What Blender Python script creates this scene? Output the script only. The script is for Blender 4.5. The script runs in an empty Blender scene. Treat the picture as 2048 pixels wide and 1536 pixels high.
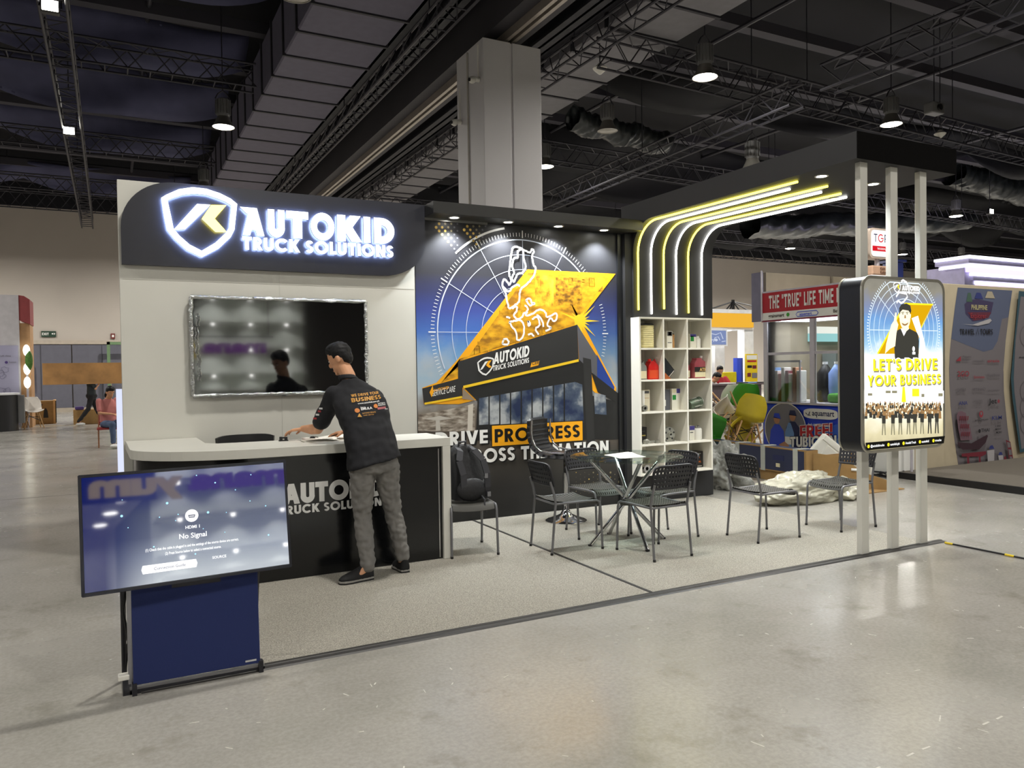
import bpy, bmesh, math, random
from mathutils import Matrix, Vector, noise
from mathutils.geometry import tessellate_polygon
from mathutils.bvhtree import BVHTree
random.seed(7)
S = bpy.context.scene
COL = S.collection
PI = math.pi

# ------------------------------------------------------------------ camera, world, exposure
CAM_H, FPX = 1.58, 1540.0
def cam_basis(yaw, pitch, roll):
    return Matrix.Rotation(yaw, 3, 'Z') @ Matrix.Rotation(pitch, 3, 'X') @ Matrix.Rotation(roll, 3, 'Y')
RB = cam_basis(-.48068, -.02129, .0146)
cd = bpy.data.cameras.new('camera'); cd.sensor_width = 36; cd.lens = 36 * FPX / 2048
cd.clip_end = 300; cd.clip_start = .05
cam = bpy.data.objects.new('camera', cd); COL.objects.link(cam)
r_, f_, u_ = RB.col[0], RB.col[1], RB.col[2]
M = Matrix(((r_.x, u_.x, -f_.x), (r_.y, u_.y, -f_.y), (r_.z, u_.z, -f_.z)))
cam.matrix_world = Matrix.Translation((0, 0, CAM_H)) @ M.to_4x4()
S.camera = cam
S.view_settings.view_transform = 'Standard'; S.view_settings.look = 'None'
S.view_settings.gamma = 1; S.view_settings.use_curve_mapping = False
EXPOSURE = 0.25
S.view_settings.exposure = EXPOSURE
w = bpy.data.worlds.new('hall_air'); S.world = w; w.use_nodes = True
w.node_tree.nodes['Background'].inputs[0].default_value = (.75, .8, 1, 1)
w.node_tree.nodes['Background'].inputs[1].default_value = .02
HIGHBAY_W = 190.0        # power of one hall lamp
HIGHBAY_C = (1, .96, .89)
SPOT_W = 40.0            # booth downlights
S.cycles.use_denoising = True
S.cycles.max_bounces = 7; S.cycles.diffuse_bounces = 4; S.cycles.glossy_bounces = 4
S.cycles.transmission_bounces = 6; S.cycles.caustics_reflective = False; S.cycles.caustics_refractive = False
S.cycles.sample_clamp_indirect = 4

def ray(px, py):
    return RB @ Vector(((px - 1024) / FPX, 1, -(py - 768) / FPX))
def onY(px, py, Y):      # point of a known wall plane
    d = ray(px, py); return Vector((0, 0, CAM_H)) + d * (Y / d.y)
def onX(px, py, X):
    d = ray(px, py); return Vector((0, 0, CAM_H)) + d * (X / d.x)
def onZ(px, py, z):
    d = ray(px, py); return Vector((0, 0, CAM_H)) + d * ((z - CAM_H) / d.z)

# ------------------------------------------------------------------ materials
def lin(c):
    if isinstance(c, str):
        c = [int(c[i:i + 2], 16) / 255 for i in (0, 2, 4)]
        c = [x / 12.92 if x <= .04045 else ((x + .055) / 1.055) ** 2.4 for x in c]
    return (c[0], c[1], c[2], 1)
MATS = {}
def mat(name, c, rough=.5, metal=0, spec=.5, var=.08, scale=6, bump=0, bscale=60, emit=0, alpha=1, trans=0, ec=None, coat=0):
    if name in MATS: return MATS[name]
    m = bpy.data.materials.new(name); m.use_nodes = True; MATS[name] = m
    nt = m.node_tree; b = nt.nodes['Principled BSDF']; c = lin(c)
    b.inputs['Base Color'].default_value = c
    b.inputs['Roughness'].default_value = rough; b.inputs['Metallic'].default_value = metal
    b.inputs['Specular IOR Level'].default_value = spec
    if coat: b.inputs['Coat Weight'].default_value = coat
    if trans: b.inputs['Transmission Weight'].default_value = trans
    if alpha < 1: b.inputs['Alpha'].default_value = alpha
    if emit:
        b.inputs['Emission Color'].default_value = lin(ec) if ec else c
        b.inputs['Emission Strength'].default_value = emit
    if var or bump:
        tc = nt.nodes.new('ShaderNodeTexCoord')
        n = nt.nodes.new('ShaderNodeTexNoise'); n.inputs['Scale'].default_value = scale; n.inputs['Detail'].default_value = 4
        nt.links.new(tc.outputs['Object'], n.inputs['Vector'])
        if var:
            r = nt.nodes.new('ShaderNodeMapRange'); r.inputs[1].default_value = .3; r.inputs[2].default_value = .7
            r.inputs[3].default_value = 1 - var; r.inputs[4].default_value = 1 + var
            nt.links.new(n.outputs[0], r.inputs[0])
            x = nt.nodes.new('ShaderNodeVectorMath'); x.operation = 'SCALE'; x.inputs[0].default_value = c[:3]
            nt.links.new(r.outputs[0], x.inputs['Scale']); nt.links.new(x.outputs[0], b.inputs['Base Color'])
        if bump:
            n2 = nt.nodes.new('ShaderNodeTexNoise'); n2.inputs['Scale'].default_value = bscale; n2.inputs['Detail'].default_value = 3
            nt.links.new(tc.outputs['Object'], n2.inputs['Vector'])
            bp = nt.nodes.new('ShaderNodeBump'); bp.inputs['Strength'].default_value = bump; bp.inputs['Distance'].default_value = .01
            nt.links.new(n2.outputs[0], bp.inputs['Height']); nt.links.new(bp.outputs[0], b.inputs['Normal'])
    return m
def glow(name, c, s):
    if name in MATS: return MATS[name]
    m = bpy.data.materials.new(name); m.use_nodes = True; MATS[name] = m
    nt = m.node_tree; nt.nodes.clear()
    e = nt.nodes.new('ShaderNodeEmission'); e.inputs[0].default_value = lin(c); e.inputs[1].default_value = s
    o = nt.nodes.new('ShaderNodeOutputMaterial'); nt.links.new(e.outputs[0], o.inputs[0])
    return m

def thin_glass(name, c, k=1.0):       # clear sheet: see-through with Fresnel gloss
    m = bpy.data.materials.new(name); m.use_nodes = True; nt = m.node_tree; nt.nodes.clear(); N = nt.nodes.new; L = nt.links.new
    t = N('ShaderNodeBsdfTransparent'); t.inputs[0].default_value = lin(c); g = N('ShaderNodeBsdfGlossy'); g.inputs['Roughness'].default_value = .03
    f = N('ShaderNodeFresnel'); f.inputs[0].default_value = 1.45; q = N('ShaderNodeMath'); q.operation = 'MULTIPLY'; q.inputs[1].default_value = k; L(f.outputs[0], q.inputs[0])
    x = N('ShaderNodeMixShader'); o = N('ShaderNodeOutputMaterial'); L(q.outputs[0], x.inputs[0]); L(t.outputs[0], x.inputs[1]); L(g.outputs[0], x.inputs[2]); L(x.outputs[0], o.inputs[0]); return m

# ------------------------------------------------------------------ mesh building
class MB:
    def __init__(s): s.v = []; s.f = []; s.m = []
    def add(s, vs, fs, m=0):
        o = len(s.v); s.v += [tuple(v) for v in vs]; s.f += [tuple(i + o for i in f) for f in fs]; s.m += [m] * len(fs); return s
    def box(s, a, b, m=0):
        x0, y0, z0 = a; x1, y1, z1 = b
        return s.add([(x0, y0, z0), (x1, y0, z0), (x1, y1, z0), (x0, y1, z0), (x0, y0, z1), (x1, y0, z1), (x1, y1, z1), (x0, y1, z1)],
                     [(0, 3, 2, 1), (4, 5, 6, 7), (0, 1, 5, 4), (1, 2, 6, 5), (2, 3, 7, 6), (3, 0, 4, 7)], m)
    def obox(s, M, a, b, m=0):
        t = MB().box(a, b); return s.add([M @ Vector(v) for v in t.v], t.f, m)
    def tube(s, pts, r, n=8, m=0, cap=True):
        pts = [Vector(p) for p in pts]; k = len(pts); rs = r if isinstance(r, (list, tuple)) else [r] * k
        vs = []; up = None
        for i, p in enumerate(pts):
            if i == 0: t = (pts[1] - p)
            elif i == k - 1: t = (p - pts[i - 1])
            else: t = (pts[i + 1] - p).normalized() + (p - pts[i - 1]).normalized()
            t = t.normalized() if t.length > 1e-9 else Vector((0, 0, 1))
            if up is None: up = t.orthogonal().normalized()
            else:
                up = up - t * up.dot(t); up = up.normalized() if up.length > 1e-6 else t.orthogonal().normalized()
            sd = t.cross(up)
            for j in range(n):
                a = 2 * PI * (j + .5) / n; vs.append(p + (up * math.cos(a) + sd * math.sin(a)) * rs[i])
        fs = [(i * n + j, i * n + (j + 1) % n, (i + 1) * n + (j + 1) % n, (i + 1) * n + j) for i in range(k - 1) for j in range(n)]
        if cap: fs += [tuple(range(n))[::-1], tuple(range((k - 1) * n, k * n))]
        return s.add(vs, fs, m)
    def lathe(s, prof, c=(0, 0, 0), n=24, m=0, M=None):
        vs = []; c = Vector(c)
        for r, z in prof:
            for j in range(n):
                a = 2 * PI * j / n; v = Vector((r * math.cos(a), r * math.sin(a), z)); vs.append((M @ v if M else v) + c)
        k = len(prof)
        fs = [(i * n + j, i * n + (j + 1) % n, (i + 1) * n + (j + 1) % n, (i + 1) * n + j) for i in range(k - 1) for j in range(n)]
        if prof[0][0] > 1e-6: fs.append(tuple(range(n))[::-1])
        if prof[-1][0] > 1e-6: fs.append(tuple(range((k - 1) * n, k * n)))
        return s.add(vs, fs, m)
    def prism(s, poly, o, u, v, w, m=0):     # polygon (a,b) at o+a*u+b*v, extruded by w
        o, u, v, w = Vector(o), Vector(u), Vector(v), Vector(w); n = len(poly)
        a = [o + u * p[0] + v * p[1] for p in poly]
        tri = tessellate_polygon([[Vector((p[0], p[1], 0)) for p in poly]])
        fs = [tuple(t) for t in tri] + [tuple(i + n for i in t) for t in tri] + [(i, (i + 1) % n, (i + 1) % n + n, i + n) for i in range(n)]
        return s.add(a + [p + w for p in a], fs, m)
    def grid(s, fn, nu, nv, m=0):
        vs = [fn(i / nu, j / nv) for j in range(nv + 1) for i in range(nu + 1)]
        fs = [(j * (nu + 1) + i, j * (nu + 1) + i + 1, (j + 1) * (nu + 1) + i + 1, (j + 1) * (nu + 1) + i) for j in range(nv) for i in range(nu)]
        return s.add(vs, fs, m)
    def shell(s, fn, nu, nv, th, m=0):       # a thin sheet with thickness th along its normal
        def nf(u, v):
            e = .01; a = Vector(fn(min(1, u + e), v)) - Vector(fn(max(0, u - e), v)); b = Vector(fn(u, min(1, v + e))) - Vector(fn(u, max(0, v - e)))
            n = a.cross(b); return n.normalized() if n.length > 1e-12 else Vector((0, 0, 1))
        N = (nu + 1) * (nv + 1)
        P = [(i / nu, j / nv) for j in range(nv + 1) for i in range(nu + 1)]
        a = [Vector(fn(*p)) for p in P]; b = [a[i] - nf(*P[i]) * th for i in range(N)]
        q = lambda i, j: j * (nu + 1) + i
        fs = []
        for j in range(nv):
            for i in range(nu):
                fs += [(q(i, j), q(i + 1, j), q(i + 1, j + 1), q(i, j + 1)), (q(i, j + 1) + N, q(i + 1, j + 1) + N, q(i + 1, j) + N, q(i, j) + N)]
        for i in range(nu): fs += [(q(i, 0), q(i, 0) + N, q(i + 1, 0) + N, q(i + 1, 0)), (q(i, nv), q(i + 1, nv), q(i + 1, nv) + N, q(i, nv) + N)]
        for j in range(nv): fs += [(q(0, j), q(0, j + 1), q(0, j + 1) + N, q(0, j) + N), (q(nu, j), q(nu, j) + N, q(nu, j + 1) + N, q(nu, j + 1))]
        return s.add(a + b, fs, m)
    def holes(s, fn, nu, nv, th, h=.55, m=0):  # perforated sheet: nu x nv square holes
        def nf(u, v):
            e = .01; a = Vector(fn(u + e, v)) - Vector(fn(u - e, v)); b = Vector(fn(u, v + e)) - Vector(fn(u, v - e)); return a.cross(b).normalized()
        for i in range(nu):
            for j in range(nv):
                u0, u1, v0, v1 = i / nu, (i + 1) / nu, j / nv, (j + 1) / nv; k = (1 - h) / 2
                a0, a1, b0, b1 = u0 + k / nu, u1 - k / nu, v0 + k / nv, v1 - k / nv
                P = [(u0, v0), (u1, v0), (u1, v1), (u0, v1), (a0, b0), (a1, b0), (a1, b1), (a0, b1)]
                t = [Vector(fn(*p)) for p in P]; bt = [t[q] - nf(*P[q]) * th for q in range(8)]
                fs = []
                for q in range(4):
                    r = (q + 1) % 4; fs += [(q, r, r + 4, q + 4), (r + 8, q + 8, q + 12, r + 12), (q + 4, r + 4, r + 12, q + 12)]
                s.add(t + bt, fs, m)
        return s
    def ell(s, c, r, n=14, k=8, m=0, M=None):
        r = (r, r, r) if not isinstance(r, (tuple, list)) else r
        vs = []; c = Vector(c)
        for i in range(1, k):
            t = PI * i / k
            for j in range(n):
                a = 2 * PI * j / n; v = Vector((r[0] * math.sin(t) * math.cos(a), r[1] * math.sin(t) * math.sin(a), r[2] * math.cos(t)))
                vs.append((M @ v if M else v) + c)
        for z in (r[2], -r[2]): v = Vector((0, 0, z)); vs.append((M @ v if M else v) + c)
        top, bot = len(vs) - 2, len(vs) - 1
        fs = [(i * n + j, (i + 1) * n + j, (i + 1) * n + (j + 1) % n, i * n + (j + 1) % n) for i in range(k - 2) for j in range(n)]
        fs += [(top, j, (j + 1) % n) for j in range(n)] + [(bot, (k - 2) * n + (j + 1) % n, (k - 2) * n + j) for j in range(n)]
        return s.add(vs, fs, m)
    def loft(s, rings, m=0):
        n = len(rings[0]); k = len(rings)
        fs = [(i * n + j, i * n + (j + 1) % n, (i + 1) * n + (j + 1) % n, (i + 1) * n + j) for i in range(k - 1) for j in range(n)]
        fs += [tuple(range(n))[::-1], tuple(range((k - 1) * n, k * n))]
        return s.add([p for r in rings for p in r], fs, m)
    def build(s, name, mats, parent=None, smooth=0, bevel=0, seg=2, fix=True, weld=False):
        me = bpy.data.meshes.new(name); me.from_pydata(s.v, [], s.f)
        for i, k in enumerate(s.m): me.polygons[i].material_index = k
        for mm in (mats if isinstance(mats, (list, tuple)) else [mats]): me.materials.append(mm)
        if fix or bevel:
            bm = bmesh.new(); bm.from_mesh(me)
            if weld: bmesh.ops.remove_doubles(bm, verts=bm.verts, dist=1e-5)
            if fix: bmesh.ops.recalc_face_normals(bm, faces=bm.faces)
            if bevel:
                es = [e for e in bm.edges if len(e.link_faces) == 2 and e.calc_face_angle(0) > .6]
                bmesh.ops.bevel(bm, geom=es, offset=bevel, segments=seg, profile=.5, affect='EDGES', clamp_overlap=True)
            bm.to_mesh(me); bm.free()
        if smooth:
            me.shade_smooth(); me.set_sharp_from_angle(angle=smooth if smooth < 3 else 3.14)
        return link(name, me, parent)
def link(name, me, parent=None):
    o = bpy.data.objects.new(name, me); COL.objects.link(o)
    if parent is not None: adopt(o, parent)
    return o
def adopt(o, p):            # parent while keeping the world placement (parents are never rotated before their parts are built)
    o.parent = p; o.matrix_parent_inverse = Matrix.Translation(-wpos(p))
def wpos(p):
    v = Vector(p.location)
    if p.parent: v = v + p.matrix_parent_inverse.translation + wpos(p.parent)
    return v
def thing(name, label, cat, loc=(0, 0, 0), group=None):
    o = bpy.data.objects.new(name, None); COL.objects.link(o); o.location = loc; o.empty_display_size = .1
    return tag(o, label, cat, group)
def tag(o, label, cat, group=None, kind=None):
    o['label'] = label; o['category'] = cat
    if group: o['group'] = group
    if kind: o['kind'] = kind
    return o
def struct(o): o['kind'] = 'structure'; return o
def stuff(o): o['kind'] = 'stuff'; return o
def dup(root, loc, rz=0, label=None, group=None):
    def cp(o, par):
        c = o.copy(); COL.objects.link(c)
        if par is not None: c.parent = par
        for ch in list(o.children): cp(ch, c)
        return c
    r = cp(root, None); r.location = loc; r.rotation_euler = (0, 0, rz)
    if label: r['label'] = label
    if group: r['group'] = group
    return r
def solid(mb, voxel=.012, it=3, f=.5):  # union of overlapping volumes as one continuous surface
    me = bpy.data.meshes.new('t'); me.from_pydata(mb.v, [], mb.f)
    bm = bmesh.new(); bm.from_mesh(me); bmesh.ops.recalc_face_normals(bm, faces=bm.faces); bm.to_mesh(me); bm.free()
    o = bpy.data.objects.new('t', me); COL.objects.link(o)
    a = o.modifiers.new('r', 'REMESH'); a.mode = 'VOXEL'; a.voxel_size = voxel
    if it: b = o.modifiers.new('s', 'SMOOTH'); b.iterations = it; b.factor = f
    dg = bpy.context.evaluated_depsgraph_get(); r = bpy.data.meshes.new_from_object(o.evaluated_get(dg))
    bpy.data.objects.remove(o); bpy.data.meshes.remove(me)
    r.shade_smooth(); return r
def obj_from(me, name, m, parent=None):
    me.name = name; me.materials.clear(); me.materials.append(m); return link(name, me, parent)

# ------------------------------------------------------------------ lettering
def ring(cx, cy, ro, ri, a0, a1, n=20, sx=1):
    q = []
    for i in range(n):
        t0, t1 = [math.radians(a0 + (a1 - a0) * k / n) for k in (i, i + 1)]
        q.append([(cx + sx * r * math.cos(t), cy + r * math.sin(t)) for r, t in ((ro, t0), (ro, t1), (ri, t1), (ri, t0))])
    return q
def bar(x0, y0, x1, y1): return [[(x0, y0), (x1, y0), (x1, y1), (x0, y1)]]
def dia(x0, y0, x1, y1, w): return [[(x0 - w / 2, y0), (x0 + w / 2, y0), (x1 + w / 2, y1), (x1 - w / 2, y1)]]
def glyph(c, t):            # geometric capitals, height 1, stroke t -> polygons, width
    h = t / 2
    if c == 'I': return bar(0, 0, t, 1), t
    if c == 'T': return bar(0, 1 - t, .66, 1) + bar(.33 - h, 0, .33 + h, 1), .66
    if c == 'L': return bar(0, 0, t, 1) + bar(0, 0, .52, t), .52
    if c == 'E': return bar(0, 0, t, 1) + sum([bar(0, y, .54, y + t * .9) for y in (0, .5 - h * .9, 1 - t * .9)], []), .54
    if c == 'F': return bar(0, 0, t, 1) + sum([bar(0, y, .52, y + t * .9) for y in (.45 - h, 1 - t * .9)], []), .52
    if c == 'H': return bar(0, 0, t, 1) + bar(.7 - t, 0, .7, 1) + bar(0, .5 - h, .7, .5 + h), .7
    if c == 'O': return ring(.52, .5, .52, .52 - t, 0, 360, 32), 1.04
    if c == 'C': return ring(.52, .5, .52, .52 - t, 42, 318, 26), .93
    if c == 'G': return ring(.52, .5, .52, .52 - t, 42, 342, 26) + bar(.52, .5 - h * 1.2, 1.02, .5 + h * .7), 1.02
    if c == 'U': return bar(0, .34, t, 1) + bar(.7 - t, .34, .7, 1) + ring(.35, .35, .36, .35 - t, 180, 360, 16), .7
    if c == 'D': return bar(0, 0, t, 1) + bar(0, 0, .3, t) + bar(0, 1 - t, .3, 1) + ring(.3, .5, .5, .5 - t, -90, 90, 18), .8
    if c == 'P': return bar(0, 0, t, 1) + bar(0, 1 - t, .3, 1) + bar(0, .38, .3, .38 + t * .9) + ring(.3, .69, .31, .31 - t * .9, -90, 90, 14), .61
    if c == 'R': return bar(0, 0, t, 1) + bar(0, 1 - t, .3, 1) + bar(0, .38, .3, .38 + t * .9) + ring(.3, .69, .31, .31 - t * .9, -90, 90, 14) + dia(.53, 0, .3, .42, t * 1.15), .66
    if c == 'B': return bar(0, 0, t, 1) + ring(.3, .73, .27, .27 - t * .9, -90, 90, 14) + ring(.32, .27, .28, .28 - t * .9, -90, 90, 14) + bar(0, 1 - t * .9, .3, 1) + bar(0, .46, .3, .55) + bar(0, 0, .32, t * .9), .62
    if c == 'K': return bar(0, 0, t, 1) + dia(t * .9, .42, .6, 1, t * 1.3) + dia(.64, 0, .3, .6, t * 1.3), .74
    if c == 'A': return dia(h * 1.05, 0, .42, 1, t * 1.05) + dia(.84 - h * 1.05, 0, .42, 1, t * 1.05) + bar(.2, .2, .64, .2 + t * .8), .84
    if c == 'V': return dia(.4, 0, h * 1.05, 1, t * 1.05) + dia(.4, 0, .8 - h * 1.05, 1, t * 1.05), .8
    if c == 'Y': return dia(.37, .4, h * 1.05, 1, t * 1.1) + dia(.37, .4, .74 - h * 1.05, 1, t * 1.1) + bar(.37 - h, 0, .37 + h, .45), .74
    if c == 'W': return dia(.3, 0, h, 1, t) + dia(.3, 0, .52, 1, t) + dia(.74, 0, .52, 1, t) + dia(.74, 0, 1.04 - h, 1, t), 1.04
    if c == 'M': return bar(0, 0, t, 1) + bar(.86 - t, 0, .86, 1) + dia(.43, .2, h, 1, t) + dia(.43, .2, .86 - h, 1, t), .86
    if c == 'N': return bar(0, 0, t, 1) + bar(.76 - t, 0, .76, 1) + dia(.76 - h, 0, h, 1, t * 1.1), .76
    if c == 'S': return ring(.29, .715, .285, .285 - t * .95, 20, 270, 18) + ring(.29, .285, .285, .285 - t * .95, -160, 90, 18), .58
    if c == 'X': return dia(h, 0, .72 - h, 1, t * 1.1) + dia(.72 - h, 0, h, 1, t * 1.1), .72
    if c == "'": return bar(0, .7, t * .8, 1), t * .8
    if c == '!': return bar(0, .32, t, 1) + bar(0, 0, t, .2), t
    if c == '"': return bar(0, .68, t * .6, 1) + bar(t * .9, .68, t * 1.5, 1), t * 1.5
    if c == '.': return bar(0, 0, t, t), t
    return [], .28
def gtext(s, t=.22, gap=.09):
    out = []; x = 0
    for c in s:
        p, wd = glyph(c, t); out.append([[(a + x, b) for a, b in q] for q in p]); x += wd + gap
    return out, x - gap
_TX = {}
def ftext(s, bold=.0):      # the built-in typeface as flat polygons; cap height about 1
    k = (s, bold)
    if k not in _TX:
        cu = bpy.data.curves.new('t', 'FONT'); cu.body = s; cu.offset = bold; cu.resolution_u = 3; cu.size = 1.37
        o = bpy.data.objects.new('t', cu); COL.objects.link(o)
        dg = bpy.context.evaluated_depsgraph_get(); dg.update()
        me = bpy.data.meshes.new_from_object(o.evaluated_get(dg))
        vs = [(v.co.x, v.co.y) for v in me.vertices]; fs = [tuple(p.vertices) for p in me.polygons]
        bpy.data.objects.remove(o); bpy.data.curves.remove(cu); bpy.data.meshes.remove(me)
        _TX[k] = (vs, fs, max([v[0] for v in vs] + [.01]))
    return _TX[k]
class Print:                # flat ink layers on a surface: o + a*u + b*v, each layer a hair above the last
    def __init__(s, o, u, v, n, e=.0006):
        s.o, s.u, s.v, s.n, s.e = Vector(o), Vector(u), Vector(v), Vector(n), e; s.k = 1; s.c = 0; s.mb = MB(); s.ms = []
    def mi(s, m):
        if m not in s.ms: s.ms.append(m)
        return s.ms.index(m)
    def P(s, a, b, k=None): return s.o + s.u * a + s.v * b + s.n * (s.e * s.k + 4e-5 * (s.c % 9))
    def poly(s, pts, m, up=True):
        s.k += up; s.c += 1; tri = tessellate_polygon([[Vector((a, b, 0)) for a, b in pts]])
        s.mb.add([s.P(a, b) for a, b in pts], [tuple(t) for t in tri], s.mi(m)); return s
    def polys(s, L, m):
        s.k += 1
        for q in L: s.poly(q, m, False)
        return s
    def disc(s, c, r, m, n=20, up=True, sy=1): return s.poly([(c[0] + r * math.cos(2 * PI * i / n), c[1] + sy * r * math.sin(2 * PI * i / n)) for i in range(n)], m, up)
    def line(s, pts, wd, m, closed=False, up=True):
        s.k += up; s.c += 1; pts = [Vector((p[0], p[1])) for p in pts]; n = len(pts)
        L = []; R = []
        for i in range(n):
            a = pts[(i - 1) % n] if (closed or i > 0) else pts[i]; b = pts[(i + 1) % n] if (closed or i < n - 1) else pts[i]
            d = (b - a); d = d.normalized() if d.length > 1e-9 else Vector((1, 0)); q = Vector((-d.y, d.x)) * wd / 2
            L.append(pts[i] + q); R.append(pts[i] - q)
        o = [s.P(p.x, p.y) for p in L + R]
        fs = [(i, (i + 1) % n, (i + 1) % n + n, i + n) for i in range(n if closed else n - 1)]
        s.mb.add(o, fs, s.mi(m)); return s
    def g(s, txt, x, y, h, m, t=.22, gap=.09, w=None, U=(1, 0), V=(0, 1), al='l'):   # geometric lettering
        L, W = gtext(txt, t, gap); sx = (w / W if w else h); x0 = {'l': 0, 'c': -W / 2, 'r': -W}[al]
        s.polys([[(x + (a + x0) * sx * U[0] + b * h * V[0], y + (a + x0) * sx * U[1] + b * h * V[1]) for a, b in q] for ch in L for q in ch], m); return W * sx
    def t(s, txt, x, y, h, m, bold=0, w=None, U=(1, 0), V=(0, 1), al='l'):
        vs, fs, W = ftext(txt, bold); sx = (w / W if w else h); x0 = {'l': 0, 'c': -W / 2, 'r': -W}[al]; s.k += 1
        s.mb.add([s.P(x + (a + x0) * sx * U[0] + b * h * V[0], y + (a + x0) * sx * U[1] + b * h * V[1]) for a, b in vs], fs, s.mi(m)); return W * sx
    def build(s, name, parent=None): return s.mb.build(name, s.ms, parent, fix=False)

# the shield emblem, unit height, drawn once for every place it appears
_so = [(303, 190), (340, 168), (420, 133), (510, 120), (600, 130), (690, 160), (760, 195), (803, 230), (785, 400), (760, 448), (680, 523), (570, 580), (470, 533), (390, 460), (340, 400), (320, 300)]
_si = [(345, 206), (375, 193), (445, 170), (520, 162), (600, 170), (675, 195), (725, 215), (765, 240), (749, 388), (725, 425), (660, 485), (570, 538), (490, 497), (425, 440), (385, 393), (368, 310)]
_k1 = [(385, 400), (540, 230), (628, 235), (460, 397)]
_k2 = [(632, 237), (732, 238), (655, 326), (735, 415), (660, 414), (570, 328)]
def _nz(L):
    o = []
    for x, y in L:
        p = onY(230 + x * .30273, 340 + y * .30273, 7.17); o.append((p.x, p.z))
    return o
SH_O, SH_I, SH_K1, SH_K2 = [_nz(L) for L in (_so, _si, _k1, _k2)]
SH_X, SH_Z = SH_O[11][0], SH_O[11][1]; SH_H = SH_O[3][1] - SH_Z
def shn(L): return [((a - SH_X) / SH_H, (b - SH_Z) / SH_H) for a, b in L]
def shield(pr, x, y, h, m1, m2, U=(1, 0), V=(0, 1)):
    T = lambda L: [(x + a * h * U[0] + b * h * V[0], y + a * h * U[1] + b * h * V[1]) for a, b in shn(L)]
    o, i = T(SH_O), T(SH_I); n = len(o)
    pr.polys([[o[k], o[(k + 1) % n], i[(k + 1) % n], i[k]] for k in range(n)], m1)
    pr.poly(T(SH_K1), m1); pr.poly(T(SH_K2), m2)
# ------------------------------------------------------------------ the hall
def floor_mat():
    m = mat('polished_concrete', '8f8d86', .3, spec=.5, var=0); nt = m.node_tree; b = nt.nodes['Principled BSDF']; N = nt.nodes.new; L = nt.links.new
    tc = N('ShaderNodeTexCoord')
    def noi(sc, det, rough=.6, mp=None):
        n = N('ShaderNodeTexNoise'); n.inputs['Scale'].default_value = sc; n.inputs['Detail'].default_value = det; n.inputs['Roughness'].default_value = rough
        if mp:
            k = N('ShaderNodeMapping'); k.inputs['Scale'].default_value = mp[0]; k.inputs['Rotation'].default_value = (0, 0, mp[1]); L(tc.outputs['Object'], k.inputs[0]); L(k.outputs[0], n.inputs[0])
        else: L(tc.outputs['Object'], n.inputs[0])
        return n.outputs[0]
    def ramp(x, stops):
        r = N('ShaderNodeValToRGB'); e = r.color_ramp.elements
        e[0].position, e[0].color = stops[0][0], lin(stops[0][1]); e[1].position, e[1].color = stops[-1][0], lin(stops[-1][1])
        for p, c in stops[1:-1]: q = e.new(p); q.color = lin(c)
        L(x, r.inputs[0]); return r.outputs[0]
    def mix(t, a, c, f):
        k = N('ShaderNodeMix'); k.data_type = 'RGBA'; k.blend_type = t
        if isinstance(f, float): k.inputs[0].default_value = f
        else: L(f, k.inputs[0])
        for s, v in ((6, a), (7, c)):
            if isinstance(v, str): k.inputs[s].default_value = lin(v)
            else: L(v, k.inputs[s])
        return k.outputs[2]
    base = ramp(noi(.7, 6), [(.3, '96948c'), (.5, 'a6a39c'), (.72, 'b2afa8')])
    grain = ramp(noi(45, 3), [(.35, 'd8d8d8'), (.65, 'ffffff')])
    c = mix('MULTIPLY', base, grain, .5)
    dirt = ramp(noi(2.2, 8, .7), [(.56, '000000'), (.75, 'ffffff')])
    c = mix('MIX', c, '837f75', dirt)
    for mp in (((1, 5, 1), .5), ((5, .9, 1), 1.1)):
        sc = ramp(noi(1.7, 9, .62, mp), [(.715, '000000'), (.735, 'ffffff')])
        c = mix('MIX', c, 'c2bfb7', sc)
    L(c, b.inputs['Base Color'])
    r = N('ShaderNodeMapRange'); r.inputs[1].default_value = .3; r.inputs[2].default_value = .7; r.inputs[3].default_value = .16; r.inputs[4].default_value = .3
    L(noi(1.3, 5), r.inputs[0]); L(r.outputs[0], b.inputs['Roughness'])
    return m
MAT_FLOOR = floor_mat()
M_wall = mat('painted_hall_wall', 'b9b1a8', .85, var=.05, scale=.4)
M_dark = mat('black_ceiling_paint', '15151c', .9, var=.2, scale=.6)
M_hazenet = mat('haze_tinted_net', '494a66', .85, var=.25, scale=1.2)  # blue lens haze over the left roof is put into this net colour
M_net = mat('black_net', '131317', .8, var=.3, scale=1.2)
M_steel = mat('painted_steel', '39383f', .5, metal=.3, var=.15)
M_steel2 = mat('dull_grey_steel', '34343a', .6, metal=.2, var=.15)
M_white = mat('white_laminate', 'cecdc5', .45, var=.02, scale=2)
M_black = mat('black_laminate', '17181a', .35, var=.1, scale=3)
M_chrome = mat('chrome', 'd5d5d8', .1, metal=1, var=.02)
M_blackp = mat('black_plastic', '121214', .45, var=.1)
M_grey = mat('grey_plastic', '6b6b6b', .5, var=.06)
M_wp = mat('white_plastic', 'e4e2da', .4, var=.03)
M_lampon = glow('lamp_lens_on', (1, .93, .78), 22)
M_spoton = glow('downlight_lens_on', (1, .98, .94), 25)

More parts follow.
